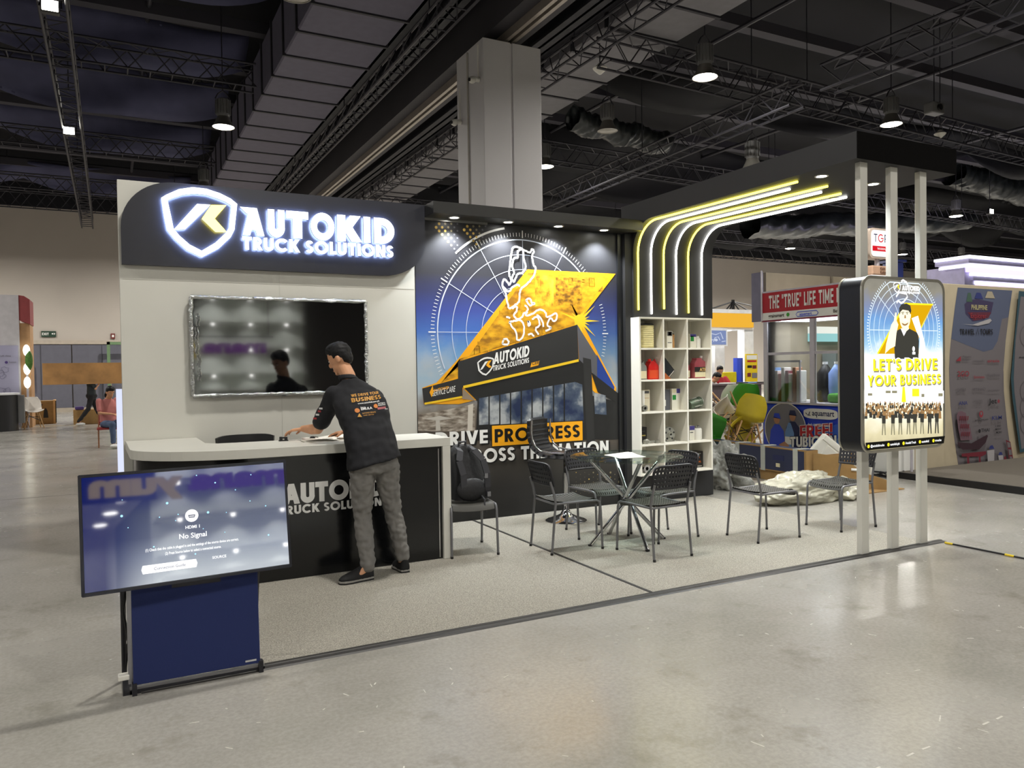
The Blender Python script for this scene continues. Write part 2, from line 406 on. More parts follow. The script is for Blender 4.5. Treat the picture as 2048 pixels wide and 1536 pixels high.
fl = struct(MB().box((-30, -25, -.3), (75, 37.2, 0)).build('floor', MAT_FLOOR))
fj = MB()
for y in (-14, -7.6, -1.2, 11.6, 18, 24.4, 30.8): fj.box((-30, y, 0), (75, y + .012, .0012))
for x in (-16, -9.6, -3.2, 9.6, 16, 22.4, 28.8): fj.box((x, -25, 0), (x + .012, 37, .0012))
stuff(fj.build('expansion_joint', mat('joint_filler', '6a675f', .5), fl))
fm = MB(); rs = random.Random(3)
for i in range(150):       # scuffs and scraps of old tape
    x, y = rs.uniform(-1.2, 8), rs.uniform(1.4, 4.1); a = rs.uniform(0, PI); l = rs.uniform(.006, .022) * (2 if i % 9 == 0 else 1); q = rs.uniform(.0015, .004)
    fm.obox(Matrix.Translation((x, y, 0)) @ Matrix.Rotation(a, 4, 'Z'), (-l, -q, 0), (l, q, .0008))
for i in range(34): 
    t = i / 33; x, y = 1.55 + 3.5 * t, 1.95 + .1 * t
    if rs.random() < .75: fm.obox(Matrix.Translation((x, y, 0)) @ Matrix.Rotation(rs.uniform(-.1, .1), 4, 'Z'), (-.03, -.004, 0), (.02, .005, .0008))
stuff(fm.build('scuff_mark', mat('scuff_white', 'c2bfb7', .5, var=.2, scale=30), fl))
struct(MB().box((-2.9, 27.2, 0), (-.9, 27.33, .004)).build('trim_1', mat('pale_floor_tape', 'c8bda0', .5), None))

wb = struct(MB().box((-30, 37, 0), (75, 37.3, 8.45)).build('wall_back', M_wall))
struct(MB().box((-30, 37, 8.45), (75, 37.3, 10.6)).build('trim_2', M_dark))
struct(MB().box((-30.3, -25, 0), (-30, 37.3, 10.6)).build('wall_left', M_wall))
struct(MB().box((75, -25, 0), (75.3, 37.3, 10.6)).build('wall_right', M_wall))
struct(MB().box((-30, -25.3, 0), (75, -25, 10.6)).build('wall_front', M_wall))
struct(MB().box((-30.3, -25.3, 10.4), (75.3, 37.3, 10.7)).build('ceiling', M_dark))
# far doors at the left
M_door = mat('grey_door_panel', '5d5d68', .5, var=.06)
for k, (x0, x1) in enumerate(((-3.6, -1.42), (-1.38, .8))):
    d = struct(MB().box((x0, 36.9, .18), (x1, 37.02, 2.8)).build('door_%d' % (k + 1), M_door, bevel=.01))
    MB().box((x0 + 1.08, 36.88, .2), (x0 + 1.1, 36.9, 2.78)).build('panel_joint', mat('dark_joint', '3c3c44'), d)
    hx = (-2.78 if k == 0 else .02)
    h = MB().tube([(hx, 36.78, .95), (hx, 36.78, 1.95)], .028, 8)
    for z in (1.1, 1.8): h.tube([(hx, 36.78, z), (hx, 36.9, z)], .02, 6)
    if k == 0: h.box((hx - .55, 36.8, 1.4), (hx, 36.86, 1.47))
    h.build('pull_handle', mat('brass_handle', 'b9a98c', .3, metal=.6), d)
struct(MB().box((-4, 36.86, 2.82), (1.5, 37, 2.98)).build('trim_3', mat('door_head', 'b0a597', .6)))
struct(MB().box((-4, 36.9, 0), (1.5, 37, .18)).build('trim_4', mat('door_sill', 'a49a8c', .6)))
es = tag(MB().box((-2.47, 36.93, 3.12), (-1.95, 37, 3.36)).build('exit_sign', mat('exit_green', '1d3a2b', .5)), 'small dark green exit sign on the far wall above the grey doors', 'sign')
pr = Print((-2.44, 36.928, 3.17), (1, 0, 0), (0, 0, 1), (0, -1, 0), .002); MWT = mat('print_white', 'e8e8e4', .5, var=0)
pr.g('EXIT', 0, .02, .1, MWT, .2); pr.disc((.37, .08), .03, MWT); pr.poly([(.42, .03), (.47, .08), (.42, .13)], MWT); pr.build('exit_lettering', es)
fb = tag(MB().box((.06, 36.92, 3.06), (.22, 37, 3.28)).build('fire_alarm_box', mat('alarm_red', '6e2a26', .5)), 'small square red alarm box on the far wall near the white booth edge', 'alarm box')
MB().box((.1, 36.91, 3.12), (.18, 36.92, 3.22)).build('white_plate', MWT, fb)
# green frame leaning by the doors
gf = MB(); gf.box((-.1, 36.2, 0), (.02, 36.32, 2.9)); gf.box((-.1, 36.2, 2.78), (1.3, 36.32, 2.9)); gf.box((1.2, 36.2, 0), (1.3, 36.32, 2.9))
tag(gf.build('door_frame_stand', mat('green_frame', '5f7a56', .6)), 'green freestanding portal frame in front of the far grey doors', 'frame')

# pillar with its panel joint
pl = struct(MB().box((5.79, 12, 0), (6.32, 13.13, 7.25)).box((6.36, 12, 0), (6.93, 13.13, 7.25)).box((6.31, 12.03, 0), (6.37, 13.1, 7.25)).build('pillar', mat('pillar_paint', 'd8d6d8', .6, var=.03, scale=1), bevel=.008))
MB().tube([(5.775, 12.62, 0), (5.775, 12.62, 7.2)], .018, 6).build('conduit', mat('conduit_white', 'c2beb6', .5), pl)
for k, (x, y, z) in enumerate(((5.68, 12.15, 6.55), (5.68, 12.95, 6.05))):
    c = thing('security_camera', ['white security camera high on the pillar front edge', 'white security camera on the pillar side by its far edge'][k], 'camera', (x, y, z), 'cameras on the pillar')
    MB().ell((x - .03, y, z), (.07, .07, .06)).build('dome', M_wp, c, smooth=1)
    MB().tube([(x + .1, y, z + .02), (x, y, z + .02)], .045, 10).build('mount', M_wp, c, smooth=1)
    MB().tube([(x - .05, y, z), (x - .1, y - .02, z - .01)], .03, 10).build('lens', M_blackp, c, smooth=1)
    MB().tube([(5.77, y, z + .02), (5.76, y, z + .3), (5.74, y - .05, z + .6)], .012, 6).build('cable', M_wp, c, smooth=1)

# centre beam with the bright partition rail
cb = struct(MB().box((6.0, 5, 7.45), (6.75, 36.9, 8.7)).build('trim_5', mat('beam_paint', '3d3b40', .7, var=.1, scale=1)))
for x in (6.29, 6.43): MB().box((x - .035, 5, 7.3), (x + .035, 36.9, 7.45)).build('partition_rail', mat('rail_metal', 'a59c92', .35, metal=.4), cb)
for k, (x, zz) in enumerate(((5.35, 7.75), (7.5, 7.75), (8.0, 8.0), (4.95, 7.9))):
    o = MB().box((x - .16, 5, zz), (x + .16, 36.9, zz + .06)).box((x - .03, 5, zz), (x + .03, 36.9, zz + .5)).box((x - .16, 5, zz + .46), (x + .16, 36.9, zz + .52))
    struct(o.build('trim_%d' % (6 + k), M_steel2))
# roof purlins across the hall
for k in range(12): 
    y = 8 + 2.5 * k
    struct(MB().box((-30, y, 9.15), (70, y + .28, 9.4)).build('trim_%d' % (10 + k), mat('purlin_grey', '434149', .8, var=.1, scale=.5)))
for k, (a, b, c) in enumerate(((-3.9, 8.9, 0), (.9, 9.3, 0), (12.5, 9.0, 0), (19, 9.0, 0), (26, 9.0, 0))):
    struct(MB().tube([(a, 5, b), (a + c, 36.9, b)], .05, 8).build('trim_%d' % (22 + k), M_steel))

# ribbed ducts either side of the beam
def duct(name, label, x0, x1, z, y0, y1, m):
    t = thing(name, label, 'air duct', ((x0 + x1) / 2, y0, z))
    n = int((y1 - y0) / 1.15); d = (y1 - y0) / n
    for i in range(n):
        MB().box((x0, y0 + i * d + .03, z), (x1, y0 + (i + 1) * d - .03, z + 1.1)).build('duct_section', m, t, bevel=.03, seg=1)
        MB().box((x0 - .03, y0 + i * d - .03, z - .02), (x1 + .03, y0 + i * d + .03, z + 1.12)).build('flange', M_steel2, t)
duct('ribbed_duct', 'wide ribbed grey air duct left of the white pillar', 3.1, 4.75, 7.65, 7, 34, mat('duct_left_grey', '625f70', .7, var=.06))
duct('ribbed_duct', 'wide ribbed grey air duct right of the white pillar', 8.15, 9.75, 7.75, 7, 34, mat('duct_right_grey', '77757a', .7, var=.06))

# lattice trusses
def truss(label, p0, p1, wd=.4, ht=.4, m=M_steel, tri=False, group='lattice trusses under the roof'):
    p0, p1 = Vector(p0), Vector(p1); d = (p1 - p0); L = d.length; d.normalize(); s = d.cross(Vector((0, 0, 1))).normalized() * wd / 2; up = Vector((0, 0, ht))
    t = thing('lattice_truss', label, 'truss', p0, group)
    c = [(-s), s, up] if tri else [-s, s, s + up, -s + up]
    for q in c: MB().tube([p0 + q, p1 + q], .026, 6).build('chord', m, t, smooth=1)
    b = MB(); n = int(L / .42); st = L / n
    for i in range(n):
        a, e = p0 + d * st * i, p0 + d * st * (i + 1); f = i % 2
        for k in range(len(c)):
            k2 = (k + 1) % len(c); u, v = (c[k], c[k2]) if f else (c[k2], c[k])
            if k == 0: u, v = c[0], c[1]; b.tube([a + u, a + v], .013, 4, cap=False)
            else: b.tube([a + u, e + v], .013, 4, cap=False)
    stuff(b.build('lattice', m, t)); 
    h = MB()
    for i in range(1, max(2, int(L / 5))):
        q = p0 + d * (L * i / max(2, int(L / 5))) + up; h.tube([q, Vector((q.x, q.y, 10.4))], .012, 5)
    stuff(h.build('hanger_rod', m, t)); return t
truss('long lattice truss running away at the upper left, floodlights beneath it', (-.66, 9, 7.3), (-.66, 34.6, 7.3), .38, .38)
truss('lattice truss crossing above the lit lamp at the upper left', (-16, 17.95, 7.85), (3.0, 17.95, 7.85), .42, .5)
truss('lattice truss across the left side behind the lit hanging lamp', (-16, 25.3, 7.95), (3.0, 25.3, 7.95), .42, .5)
truss('lattice truss across the left side, third one back', (-16, 31.5, 8.0), (3.0, 31.5, 8.0), .42, .5)
truss('lattice truss just in front of the top of the far left wall', (-16, 35.4, 8.1), (3.0, 35.4, 8.1), .42, .6)
truss('three-chord truss along the right flank of the left ribbed duct', (4.98, 7, 7.25), (4.98, 34, 7.25), .35, .45, tri=True)
truss('three-chord truss along the left flank of the right ribbed duct', (7.9, 7, 7.3), (7.9, 34, 7.3), .35, .45, tri=True)
truss('long lattice truss crossing in front of the right duct past two lit lamps', (8.15, 11.8, 7.12), (36, 13.2, 7.12), .4, .55)
truss('lattice truss crossing right of the pillar behind the lower lit lamp', (8.15, 18.0, 7.15), (36, 19.4, 7.15), .4, .5)
truss('lattice truss far behind the curved black canopy', (8.15, 26, 7.1), (50, 27, 7.1), .4, .5)
a, b = onZ(1150, 396, 6.45), onZ(1594, 212, 6.45); truss('slanting lattice truss above the curved black canopy', a + (a - b) * .2, b, .36, .45)
a, b = onZ(1655, 184, 6.45), onZ(2048, 34, 6.45); truss('slanting lattice truss at the upper right corner', a, b + (b - a) * .5, .36, .45)
truss('lattice truss near the far right wall top behind the white posts', (22, 35.2, 8.0), (66, 35.2, 8.0), .4, .6)

# sagging nets under the roof
def drape(label, y, x0, x1, z0, z1, n, m, sl=0, lw=1):
    def f(u, v):
        x = x0 + (x1 - x0) * u; ph = abs(math.sin(PI * n * u)); zb = z1 - (z0 - z1) * .0 - lw * .45 * ph ** .8
        z = z0 + (zb - z0) * v; yy = y + sl * u + .55 * v * (1 + .2 * math.sin(9 * u)) + .12 * math.sin(23 * u + 5 * v)
        return (x, yy, z + .05 * math.sin(31 * u))
    tag(MB().shell(f, 60, 6, .012).build('ceiling_drape', m, smooth=3), label, 'net', 'nets slung under the roof')
for k, (y, z) in enumerate(((12.2, 9.0), (15, 8.9), (18.6, 8.75), (22, 8.7), (26, 8.7), (33, 8.8))):
    drape('navy net slung under the roof at the upper left, %s' % ['nearest row', 'second row', 'third row', 'fourth row', 'fifth row', 'farthest row'][k], y, -14, 3.0, 9.3, z, 3, M_hazenet)
for k, (y, z) in enumerate(((15.6, 8.8), (20.8, 8.4), (23.4, 8.2), (30, 8.2))):
    drape('black net slung under the roof right of the pillar, %s' % ['nearest row', 'second row', 'third row', 'farthest row'][k], y, 9.9, 44, 9.3, z, 6, M_net, 1.5)
# crinkled plastic-wrapped duct at the right
def foil(label, a, b, r, m):
    a, b = Vector(a), Vector(b)
    def f(u, v):
        p = a.lerp(b, u); t = 2 * PI * v; q = r * (1 + .16 * noise.noise(Vector((u * 22, 3 * math.sin(t), 3 * math.cos(t)))) + .06 * math.sin(u * 90 + 4 * t))
        return (p.x, p.y + q * math.cos(t), p.z + q * .8 * math.sin(t) - .1 * math.sin(PI * u * 3) ** 2)
    tag(MB().grid(f, 140, 18).build('wrapped_duct', m, smooth=3), label, 'air duct')
M_foil = mat('crinkled_black_plastic', '2a2e30', .28, var=.3, scale=5, bump=.8, bscale=7)
foil('crinkled plastic-wrapped duct behind the three white posts', onY(1500, 452, 22), onY(1930, 438, 20), .55, M_foil)
foil('crinkled plastic-wrapped duct at the right edge under the roof', onY(1905, 345, 20), onY(2080, 392, 19), .6, M_foil)
foil('crinkled dark wrap hanging beside the right ribbed duct', onY(1145, 235, 16), onY(1330, 285, 16), .35, M_foil)

# high-bay lamps
def lamp_root(label, x, y, z, on, pw=1):
    t = thing('high_bay_lamp', label, 'lamp', (x, y, z), 'high bay hall lamps')
    MB().lathe([(.1, .62), (.13, .6), (.135, .25), (.12, .22)], (x, y, z), 20).build('housing', M_grey, t, smooth=.6)
    f = MB()
    for k in range(12):
        q = 2 * PI * k / 12; f.obox(Matrix.Translation((x, y, z)) @ Matrix.Rotation(q, 4, 'Z'), (.12, -.006, .28), (.165, .006, .58))
    stuff(f.build('cooling_fin', M_grey, t))
    MB().lathe([(.12, .24), (.15, .16), (.2, .06), (.235, 0), (.228, .0), (.195, .06), (.14, .16), (.11, .22)], (x, y, z), 28).build('reflector', mat('lamp_reflector', '8d8a82', .3, metal=.6), t, smooth=.7)
    MB().lathe([(.222, .012), (.18, -.008), (.001, -.016)], (x, y, z), 28).build('lens', M_lampon if on else mat('lamp_lens_off', '9a978e', .2), t, smooth=1)
    MB().tube([(x - .16, y, z + .6), (x - .1, y, z + .72), (x, y, z + .8), (x + .1, y, z + .72), (x + .16, y, z + .6)], .015, 6).build('bracket', M_steel, t, smooth=1)
    MB().tube([(x, y, z + .8), (x, y, 10.4)], .012, 6).build('suspension_rod', M_steel, t)
    if on:
        l = bpy.data.lights.new('high_bay_light', 'AREA'); l.shape = 'DISK'; l.size = .42; l.energy = HIGHBAY_W * pw; l.color = HIGHBAY_C; l.spread = 3.0
        o = bpy.data.objects.new('high_bay_light', l); COL.objects.link(o); o.location = (x, y, z - .03); adopt(o, t)
    return t
for lb, x, y, z, on in [
    ('lit bell lamp above the glowing white shield sign', 2.33, 18, 6.95, 1), ('lit lamp under the truss right of the white pillar', 9.99, 11.17, 6.95, 1),
    ('lit lamp hanging right above the black canopy corner', 15.8, 11.55, 6.95, 1), ('lit lamp half hidden by the white pillar', 10.47, 17.97, 6.95, 1),
    ('lit lamp seen below the canopy over the red banner booth', 28.3, 25.96, 6.95, 1), ('lit bell lamp to the right of the three white posts', 27.95, 17.78, 6.95, 1),
    ('lit lamp between the white posts beside the round-cornered pole sign', 35.3, 25.2, 6.95, 1), ('lit lamp low at the far right above the wave-shaped panels', 39.85, 25.06, 6.95, 1),
    ('unlit lamp at the top edge beside the left ribbed duct', 2.5, 11.4, 7.0, 0), ('small unlit lamp behind the lit one over the glowing sign', 2.6, 24.6, 7.0, 0),
    ('unlit box lamp hanging right of the white pillar', 10.3, 14.8, 7.0, 0), ('unlit lamp whose top shows above the curved canopy', 12.6, 12.6, 5.85, 0)]:
    lamp_root(lb, x, y, z, on, 6 if x > 27 else 1)
k = 0
for y in (4.8, -1.8, -9.5):
    for x in (-6, 2.3, 10.2, 18):
        k += 1; lamp_root('lit hall lamp out of the picture, row %s, %s' % ({4.8: 'over the booth front', -1.8: 'behind the viewer', -9.5: 'far behind the viewer'}[y], {-6: 'left', 2.3: 'middle left', 10.2: 'middle right', 18: 'right'}[x]), x, y, 6.95, 1)
for y in (18, 25):
    for x in (-6, -14): lamp_root('lit hall lamp out of the picture on the left, %s, %s' % ({18: 'near', 25: 'far'}[y], {-6: 'inner', -14: 'outer'}[x]), x, y, 6.95, 1)
for x, q in ((-6, 'outside the picture at the left'), (2.3, 'behind the glowing shield sign'), (10.2, 'behind the big illuminated lettering'), (18, 'behind the printed wall'), (26, 'behind the curved canopy'), (60, 'beyond the right edge of the picture')):
    lamp_root('lit hall lamp near the far wall, ' + q, x, 31.5, 6.95, 1, 2.4)  # unseen lamp row added to brighten the far wall
lamp_root('lit hall lamp over the food stall, hidden by the canopy', 19.5, 18.5, 6.95, 1)
# floodlights
for lb, px, py, z in (('bright floodlight under the left truss at the top edge', 100, 12, 7.25), ('bright floodlight under the left truss, lower one', 138, 262, 7.25), ('bright floodlight on a truss arm right of the white posts', 1982, 423, 7.2)):
    p = onZ(px, py, z); t = thing('floodlight', lb, 'lamp', p, 'floodlights on the trusses')
    MB().box((p.x - .13, p.y - .02, p.z - .1), (p.x + .13, p.y + .12, p.z + .1)).build('casing', M_blackp, t, bevel=.02); MB().tube([(p.x, p.y + .05, p.z + .1), (p.x, p.y + .05, 7.32 if p.x < 5 else 10.4)], .015, 5).build('hanger', M_steel, t)
    MB().box((p.x - .11, p.y - .03, p.z - .08), (p.x + .11, p.y - .02, p.z + .08)).build('lens', glow('flood_lens', (1, .97, .85), 16), t)
    MB().tube([(p.x - .15, p.y + .05, p.z), (p.x - .15, p.y + .05, p.z + .15), (p.x + .15, p.y + .05, p.z + .15), (p.x + .15, p.y + .05, p.z)], .012, 5).build('yoke', M_steel, t)
for lb, px, py, z in (('small white sprinkler under the right truss by the pillar', 1200, 140, 7.2), ('small pendant loudspeaker right of the canopy corner', 1880, 270, 7.2), ('boxed projector hanging under the right truss', 1868, 218, 7.1)):
    p = onZ(px, py, z); t = thing('ceiling_fitting', lb, 'fitting', p, None)
    if 'box' in lb: MB().box((p.x - .2, p.y - .12, p.z - .12), (p.x + .2, p.y + .12, p.z + .12)).build('casing', M_grey, t, bevel=.03); MB().tube([(p.x, p.y - .12, p.z), (p.x, p.y - .16, p.z)], .07, 12).build('lens', M_blackp, t)
    else: MB().lathe([(.04, .12), (.05, .1), (.14, .03), (.12, 0), (.03, -.08), (.001, -.09)], p, 16).build('bowl', M_wp, t, smooth=1)
    MB().tube([(p.x, p.y, p.z + .1), (p.x, p.y, 7.7 if p.x < 10 else 10.4)], .012, 5).build('rod', M_steel, t)
# ------------------------------------------------------------------ the stand: carpet, walls, header, canopies
YB = 7.238
M_carpet = mat('grey_carpet', '9f9b91', .95, var=.4, scale=130, bump=.7, bscale=260, spec=.1)
M_strip = mat('dark_edge_strip', '2b2927', .5, var=.15, scale=20)
for k, (x0, x1, lb) in enumerate(((.1, 3.28, 'grey carpet half under the black counter and the man'), (3.305, 6.3, 'grey carpet half under the glass table and perforated chairs'))):
    tag(MB().box((x0, 4.276, 0), (x1, YB - .01, .006)).build('carpet', M_carpet), lb, 'carpet', 'carpet halves of the stand')
tag(MB().prism([(0, 0), (.09, 0), (.08, .01), (.05, .012), (.045, .008), (.012, .007)], (.1, 4.188, 0), (0, 1, 0), (0, 0, 1), (6.35, 0, 0)).build('carpet_trim', M_strip), 'dark strip along the front edge of the carpet', 'edge strip')
tag(MB().prism([(0, 0), (.042, 0), (.032, .01), (.01, .01)], (3.274, 4.275, 0), (1, 0, 0), (0, 0, 1), (0, 2.95, 0)).build('carpet_trim', M_strip), 'dark strip over the carpet seam running back to the printed wall', 'edge strip')

# white wall with the header board
ww = tag(MB().box((.086, YB, 0), (2.705, YB + .12, 3.2)).build('white_wall_panel', M_white, bevel=.004), 'tall white panel wall behind the reception counter carrying the television', 'panel wall')
MB().box((.11, YB - .002, 2.37), (2.69, YB, 2.373)).build('panel_seam', mat('seam_line', 'bcbab2', .6), ww)
MB().box((1.39, YB - .002, 0), (1.392, YB, 2.48)).build('panel_seam', mat('seam_line', 'bcbab2', .6), ww)
hd = thing('header_sign', 'black rounded header board with a glowing white shield and big letters', 'sign', (1.4, YB, 2.48))
P = [(.105, 2.487), (2.36, 2.487)] + [(2.36 + .435 * math.sin(t), 2.487 + .33 * (1 - math.cos(t))) for t in [PI / 2 * i / 10 for i in range(1, 11)]] + [(2.795, 3.2)] + [(.52 - .415 * math.sin(t), 3.2 - .4 * (1 - math.cos(t))) for t in [PI / 2 * i / 12 for i in range(13)]]
MB().prism(P, (0, YB - .06, 0), (1, 0, 0), (0, 0, 1), (0, .06, 0)).build('board', mat('header_black', '26272e', .35, var=.06), hd)
GW, GY = glow('letter_white_led', (.93, .96, 1), 3), glow('letter_yellow_led', (1, .86, .12), 5)
GS = glow('letter_back_glow', (.42, .55, 1), 34.0); GSY = glow('letter_back_yellow', (1, .85, .1), 9); GE = mat('letter_return', '4c5266', .4, emit=.25, ec=(.5, .6, 1), var=0)
YF = YB - .06
def led(name, polys, m, ms, d0=.028, d1=.048):
    b = MB()
    for q in polys:
        n = len(q); tri = tessellate_polygon([[Vector((a, c, 0)) for a, c in q]])
        b.add([(a, YF - d1, c) for a, c in q], [tuple(t) for t in tri], 0)
        b.add([(a, YF - d0, c) for a, c in q], [tuple(t) for t in tri], 1)
        b.add([(a, YF - d1, c) for a, c in q] + [(a, YF - d0, c) for a, c in q], [(i, (i + 1) % n, (i + 1) % n + n, i + n) for i in range(n)], 2)
    return b.build(name, [m, ms, GE], hd, fix=False)
n = len(SH_O)
led('shield_outline', [[SH_O[k], SH_O[(k + 1) % n], SH_I[(k + 1) % n], SH_I[k]] for k in range(n)], GW, GS)
led('white_slash', [SH_K1], GW, GS); led('yellow_chevron', [SH_K2], GY, GSY)
def led_text(txt, a, b, zl, zh, t, gap, first=False):
    L, W = gtext(txt, t, gap); x0, x1 = a, b; sx = (x1 - x0) / W; h = zh - zl
    for c, ch in zip(txt, L):
        if c == ' ': continue
        q = [[(x0 + p[0] * sx, zl + p[1] * h) for p in g] for g in ch]
        if c == 'A' and first: q += [[(x0 - .06, zh), (x0 + .42 * sx, zh), (x0 + .34 * sx, zh - .075), (x0 + .02, zh - .06)]]
        led('letter', q, GW, GS)
pz = lambda x, y: onY(x, y, 7.16)
a, b, c_ = pz(483, 475), pz(786, 488), pz(483, 415)
zl_, zh_ = pz(600, 478).z, pz(600, 424.5).z
for c, (xa, xb), t_ in zip('AUTOKID', ((840, 982), (1006, 1116), (1128, 1272), (1288, 1444), (1462, 1610), (1636, 1680), (1704, 1838)), (.27, .28, .28, .27, .27, .28, .28)):
    p0, p1 = pz(230 + xa / 3.303, 450).x, pz(230 + xb / 3.303, 450).x; L, W = glyph(c, t_); sx = (p1 - p0) / W
    q = [[(p0 + p[0] * sx, zl_ + p[1] * (zh_ - zl_)) for p in g] for g in L]
    if c == 'A': q += [[(p0 - .02, zh_), (p0 + .5 * sx, zh_), (p0 + .4 * sx, zh_ - .075), (p0 + .03, zh_ - .05)]]
    led('letter', q, GW, GS)
led_text('TRUCK SOLUTIONS', pz(484, 500).x, pz(785, 515).x, pz(600, 506).z, pz(600, 481).z, .25, .1)

# printed wall
mw = tag(MB().box((2.706, YB, 0), (5.2, YB + .12, 3.2)).build('printed_wall', mat('print_board', '2b2b2d', .5)), 'black printed panel wall with amber arrow, radar rings and black showroom picture', 'panel wall')
def mural_mat():
    m = mat('mural_print', '333333', .42, var=0, spec=.4); nt = m.node_tree; b = nt.nodes['Principled BSDF']; N = nt.nodes.new; L = nt.links.new
    tc = N('ShaderNodeTexCoord'); sp = N('ShaderNodeSeparateXYZ'); L(tc.outputs['Object'], sp.inputs[0])
    def rng(x, a, c, lo=0., hi=1.):
        r = N('ShaderNodeMapRange'); r.inputs[1].default_value = a; r.inputs[2].default_value = c; r.inputs[3].default_value = lo; r.inputs[4].default_value = hi; L(x, r.inputs[0]); return r.outputs[0]
    def ramp(x, st):
        r = N('ShaderNodeValToRGB'); e = r.color_ramp.elements; e[0].position, e[0].color = st[0][0], lin(st[0][1]); e[1].position, e[1].color = st[-1][0], lin(st[-1][1])
        for p, c in st[1:-1]: q = e.new(p); q.color = lin(c)
        L(x, r.inputs[0]); return r.outputs[0]
    def mix(t, f, a, c):
        k = N('ShaderNodeMix'); k.data_type = 'RGBA'; k.blend_type = t
        for s, v in ((0, f), (6, a), (7, c)):
            if isinstance(v, float): k.inputs[s].default_value = v
            else: L(v, k.inputs[s])
        return k.outputs[2]
    z = rng(sp.outputs[2], 0, 3.1)
    base = ramp(z, [(0, '1d1d1d'), (.1, '2b2a29'), (.19, '3f3c38'), (.29, '6b6259'), (.37, '7d7468'), (.405, '98989a'), (.43, 'b0bcc4'), (.49, '9ab6cc'), (.56, '6a98c8'), (.63, '446ab4'), (.7, '39478c'), (.76, '33375c'), (.82, '2f2f35'), (1, '2d2d2f')])
    n = N('ShaderNodeTexNoise'); n.inputs['Scale'].default_value = 2.6; n.inputs['Detail'].default_value = 6; L(tc.outputs['Object'], n.inputs[0])
    cl = rng(n.outputs[0], .5, .68); zz = N('ShaderNodeMath'); zz.operation = 'MULTIPLY'; L(cl, zz.inputs[0]); L(rng(sp.outputs[2], 2.0, 1.35), zz.inputs[1])
    zc = N('ShaderNodeMath'); zc.operation = 'MULTIPLY'; L(zz.outputs[0], zc.inputs[0]); L(rng(sp.outputs[2], 1.1, 1.25), zc.inputs[1])
    w = N('ShaderNodeRGB'); w.outputs[0].default_value = lin('b9bcbc'); c = mix('MIX', zc.outputs[0], base, w.outputs[0])
    # the side bands fade to charcoal, as printed
    g = N('ShaderNodeRGB'); g.outputs[0].default_value = lin('2e2f33')
    f = N('ShaderNodeMath'); f.operation = 'MULTIPLY'; L(rng(sp.outputs[0], 4.3, 5.0, 0, .35), f.inputs[0]); L(rng(sp.outputs[2], 1.1, 1.5), f.inputs[1])
    c = mix('MIX', f.outputs[0], c, g.outputs[0]); L(c, b.inputs['Base Color']); return m
MM = mural_mat()
MB().box((2.71, YB - .004, .01), (5.135, YB, 3.08)).build('print_sheet', MM, mw)
MB().box((5.135, YB - .03, 0), (5.2, YB, 3.08)).build('black_side_strip', M_black, mw)
ink = lambda n, c: mat('ink_' + n, c, .42, var=0, spec=.4)
I_or, I_orb, I_ye, I_wh, I_bk, I_dk, I_blu, I_gry, I_dot, I_brn = ink('orange', 'd29a1e'), ink('bright_orange', 'f4ab1c'), ink('yellow', 'f3c92a'), ink('white', 'efefec'), ink('black', '141414'), ink('charcoal', '2e2e2e'), ink('blue', '24408f'), ink('grey', '5c5c62'), ink('gold_dot', 'd7b45c'), ink('brown', '5e5143')
I_line = ink('pale_line', 'c9d2e2'); I_or2 = ink('amber_brown', 'a9741a'); I_dark2 = ink('soft_black', '232323'); I_dim = ink('dim_dot', '8a8064')
def photo_mat(name, c1, c2, c3, sc, st=(1, 1, 1)):
    m = mat(name, c1, .42, var=0, spec=.4); nt = m.node_tree; b = nt.nodes['Principled BSDF']; N = nt.nodes.new; L = nt.links.new
    tc = N('ShaderNodeTexCoord'); mp = N('ShaderNodeMapping'); mp.inputs['Scale'].default_value = st; L(tc.outputs['Object'], mp.inputs[0])
    n = N('ShaderNodeTexNoise'); n.inputs['Scale'].default_value = sc; n.inputs['Detail'].default_value = 7; L(mp.outputs[0], n.inputs[0])
    r = N('ShaderNodeValToRGB'); e = r.color_ramp.elements; e[0].position = .36; e[0].color = lin(c2); e[1].position = .64; e[1].color = lin(c3); q = e.new(.5); q.color = lin(c1)
    L(n.outputs[0], r.inputs[0]); L(r.outputs[0], b.inputs['Base Color']); return m
I_orp = photo_mat('amber_photo', 'cf951c', '97661a', 'e8b028', 7, (1, 1, 2))
I_orp2 = photo_mat('amber_photo_dark', 'b07d1c', '6f4a14', 'd99f22', 16, (1, 1, 1.6)); I_orp3 = photo_mat('amber_photo_light', 'e0a626', '9c6c18', 'f6c63c', 12)
I_glass = photo_mat('sky_in_glass', '4a5668', '1f2c4c', 'aeb2b4', 4.5)
I_cars = photo_mat('pale_street', '8d8377', '5f554b', 'b7afa4', 9, (1, 1, 3))
q = lambda x, y: (lambda p: (p.x, p.z))(onY(820 + x / 2.56, 400 + y / 2.56, YB - .005))
Q = lambda L: [q(*p) for p in L]
pm = Print((0, YB - .005, 0), (1, 0, 0), (0, 0, 1), (0, -1, 0), .0004)
cx, cz = q(582, 680); R0 = q(582, 205)[1] - cz
for r, wd in ((R0, .012), (R0 * .84, .006), (R0 * .68, .006), (R0 * .5, .006)):
    a1 = 345 if r == R0 else 300
    pm.line([(cx + r * math.cos(math.radians(t)), cz + r * math.sin(math.radians(t))) for t in range(55 if r < R0 else 40, 205, 3)], wd, I_line)
for t in range(-14, 206, 2):
    if 18 < t < 34: continue
    t2 = math.radians(t); big = t % 30 == 0; ro = R0 * (1.1 if big else 1.075); ri = R0 * (1.02 if big else 1.035)
    pm.line([(cx + ri * math.cos(t2), cz + ri * math.sin(t2)), (cx + ro * math.cos(t2), cz + ro * math.sin(t2))], .012 if big else .006, I_wh, up=False)
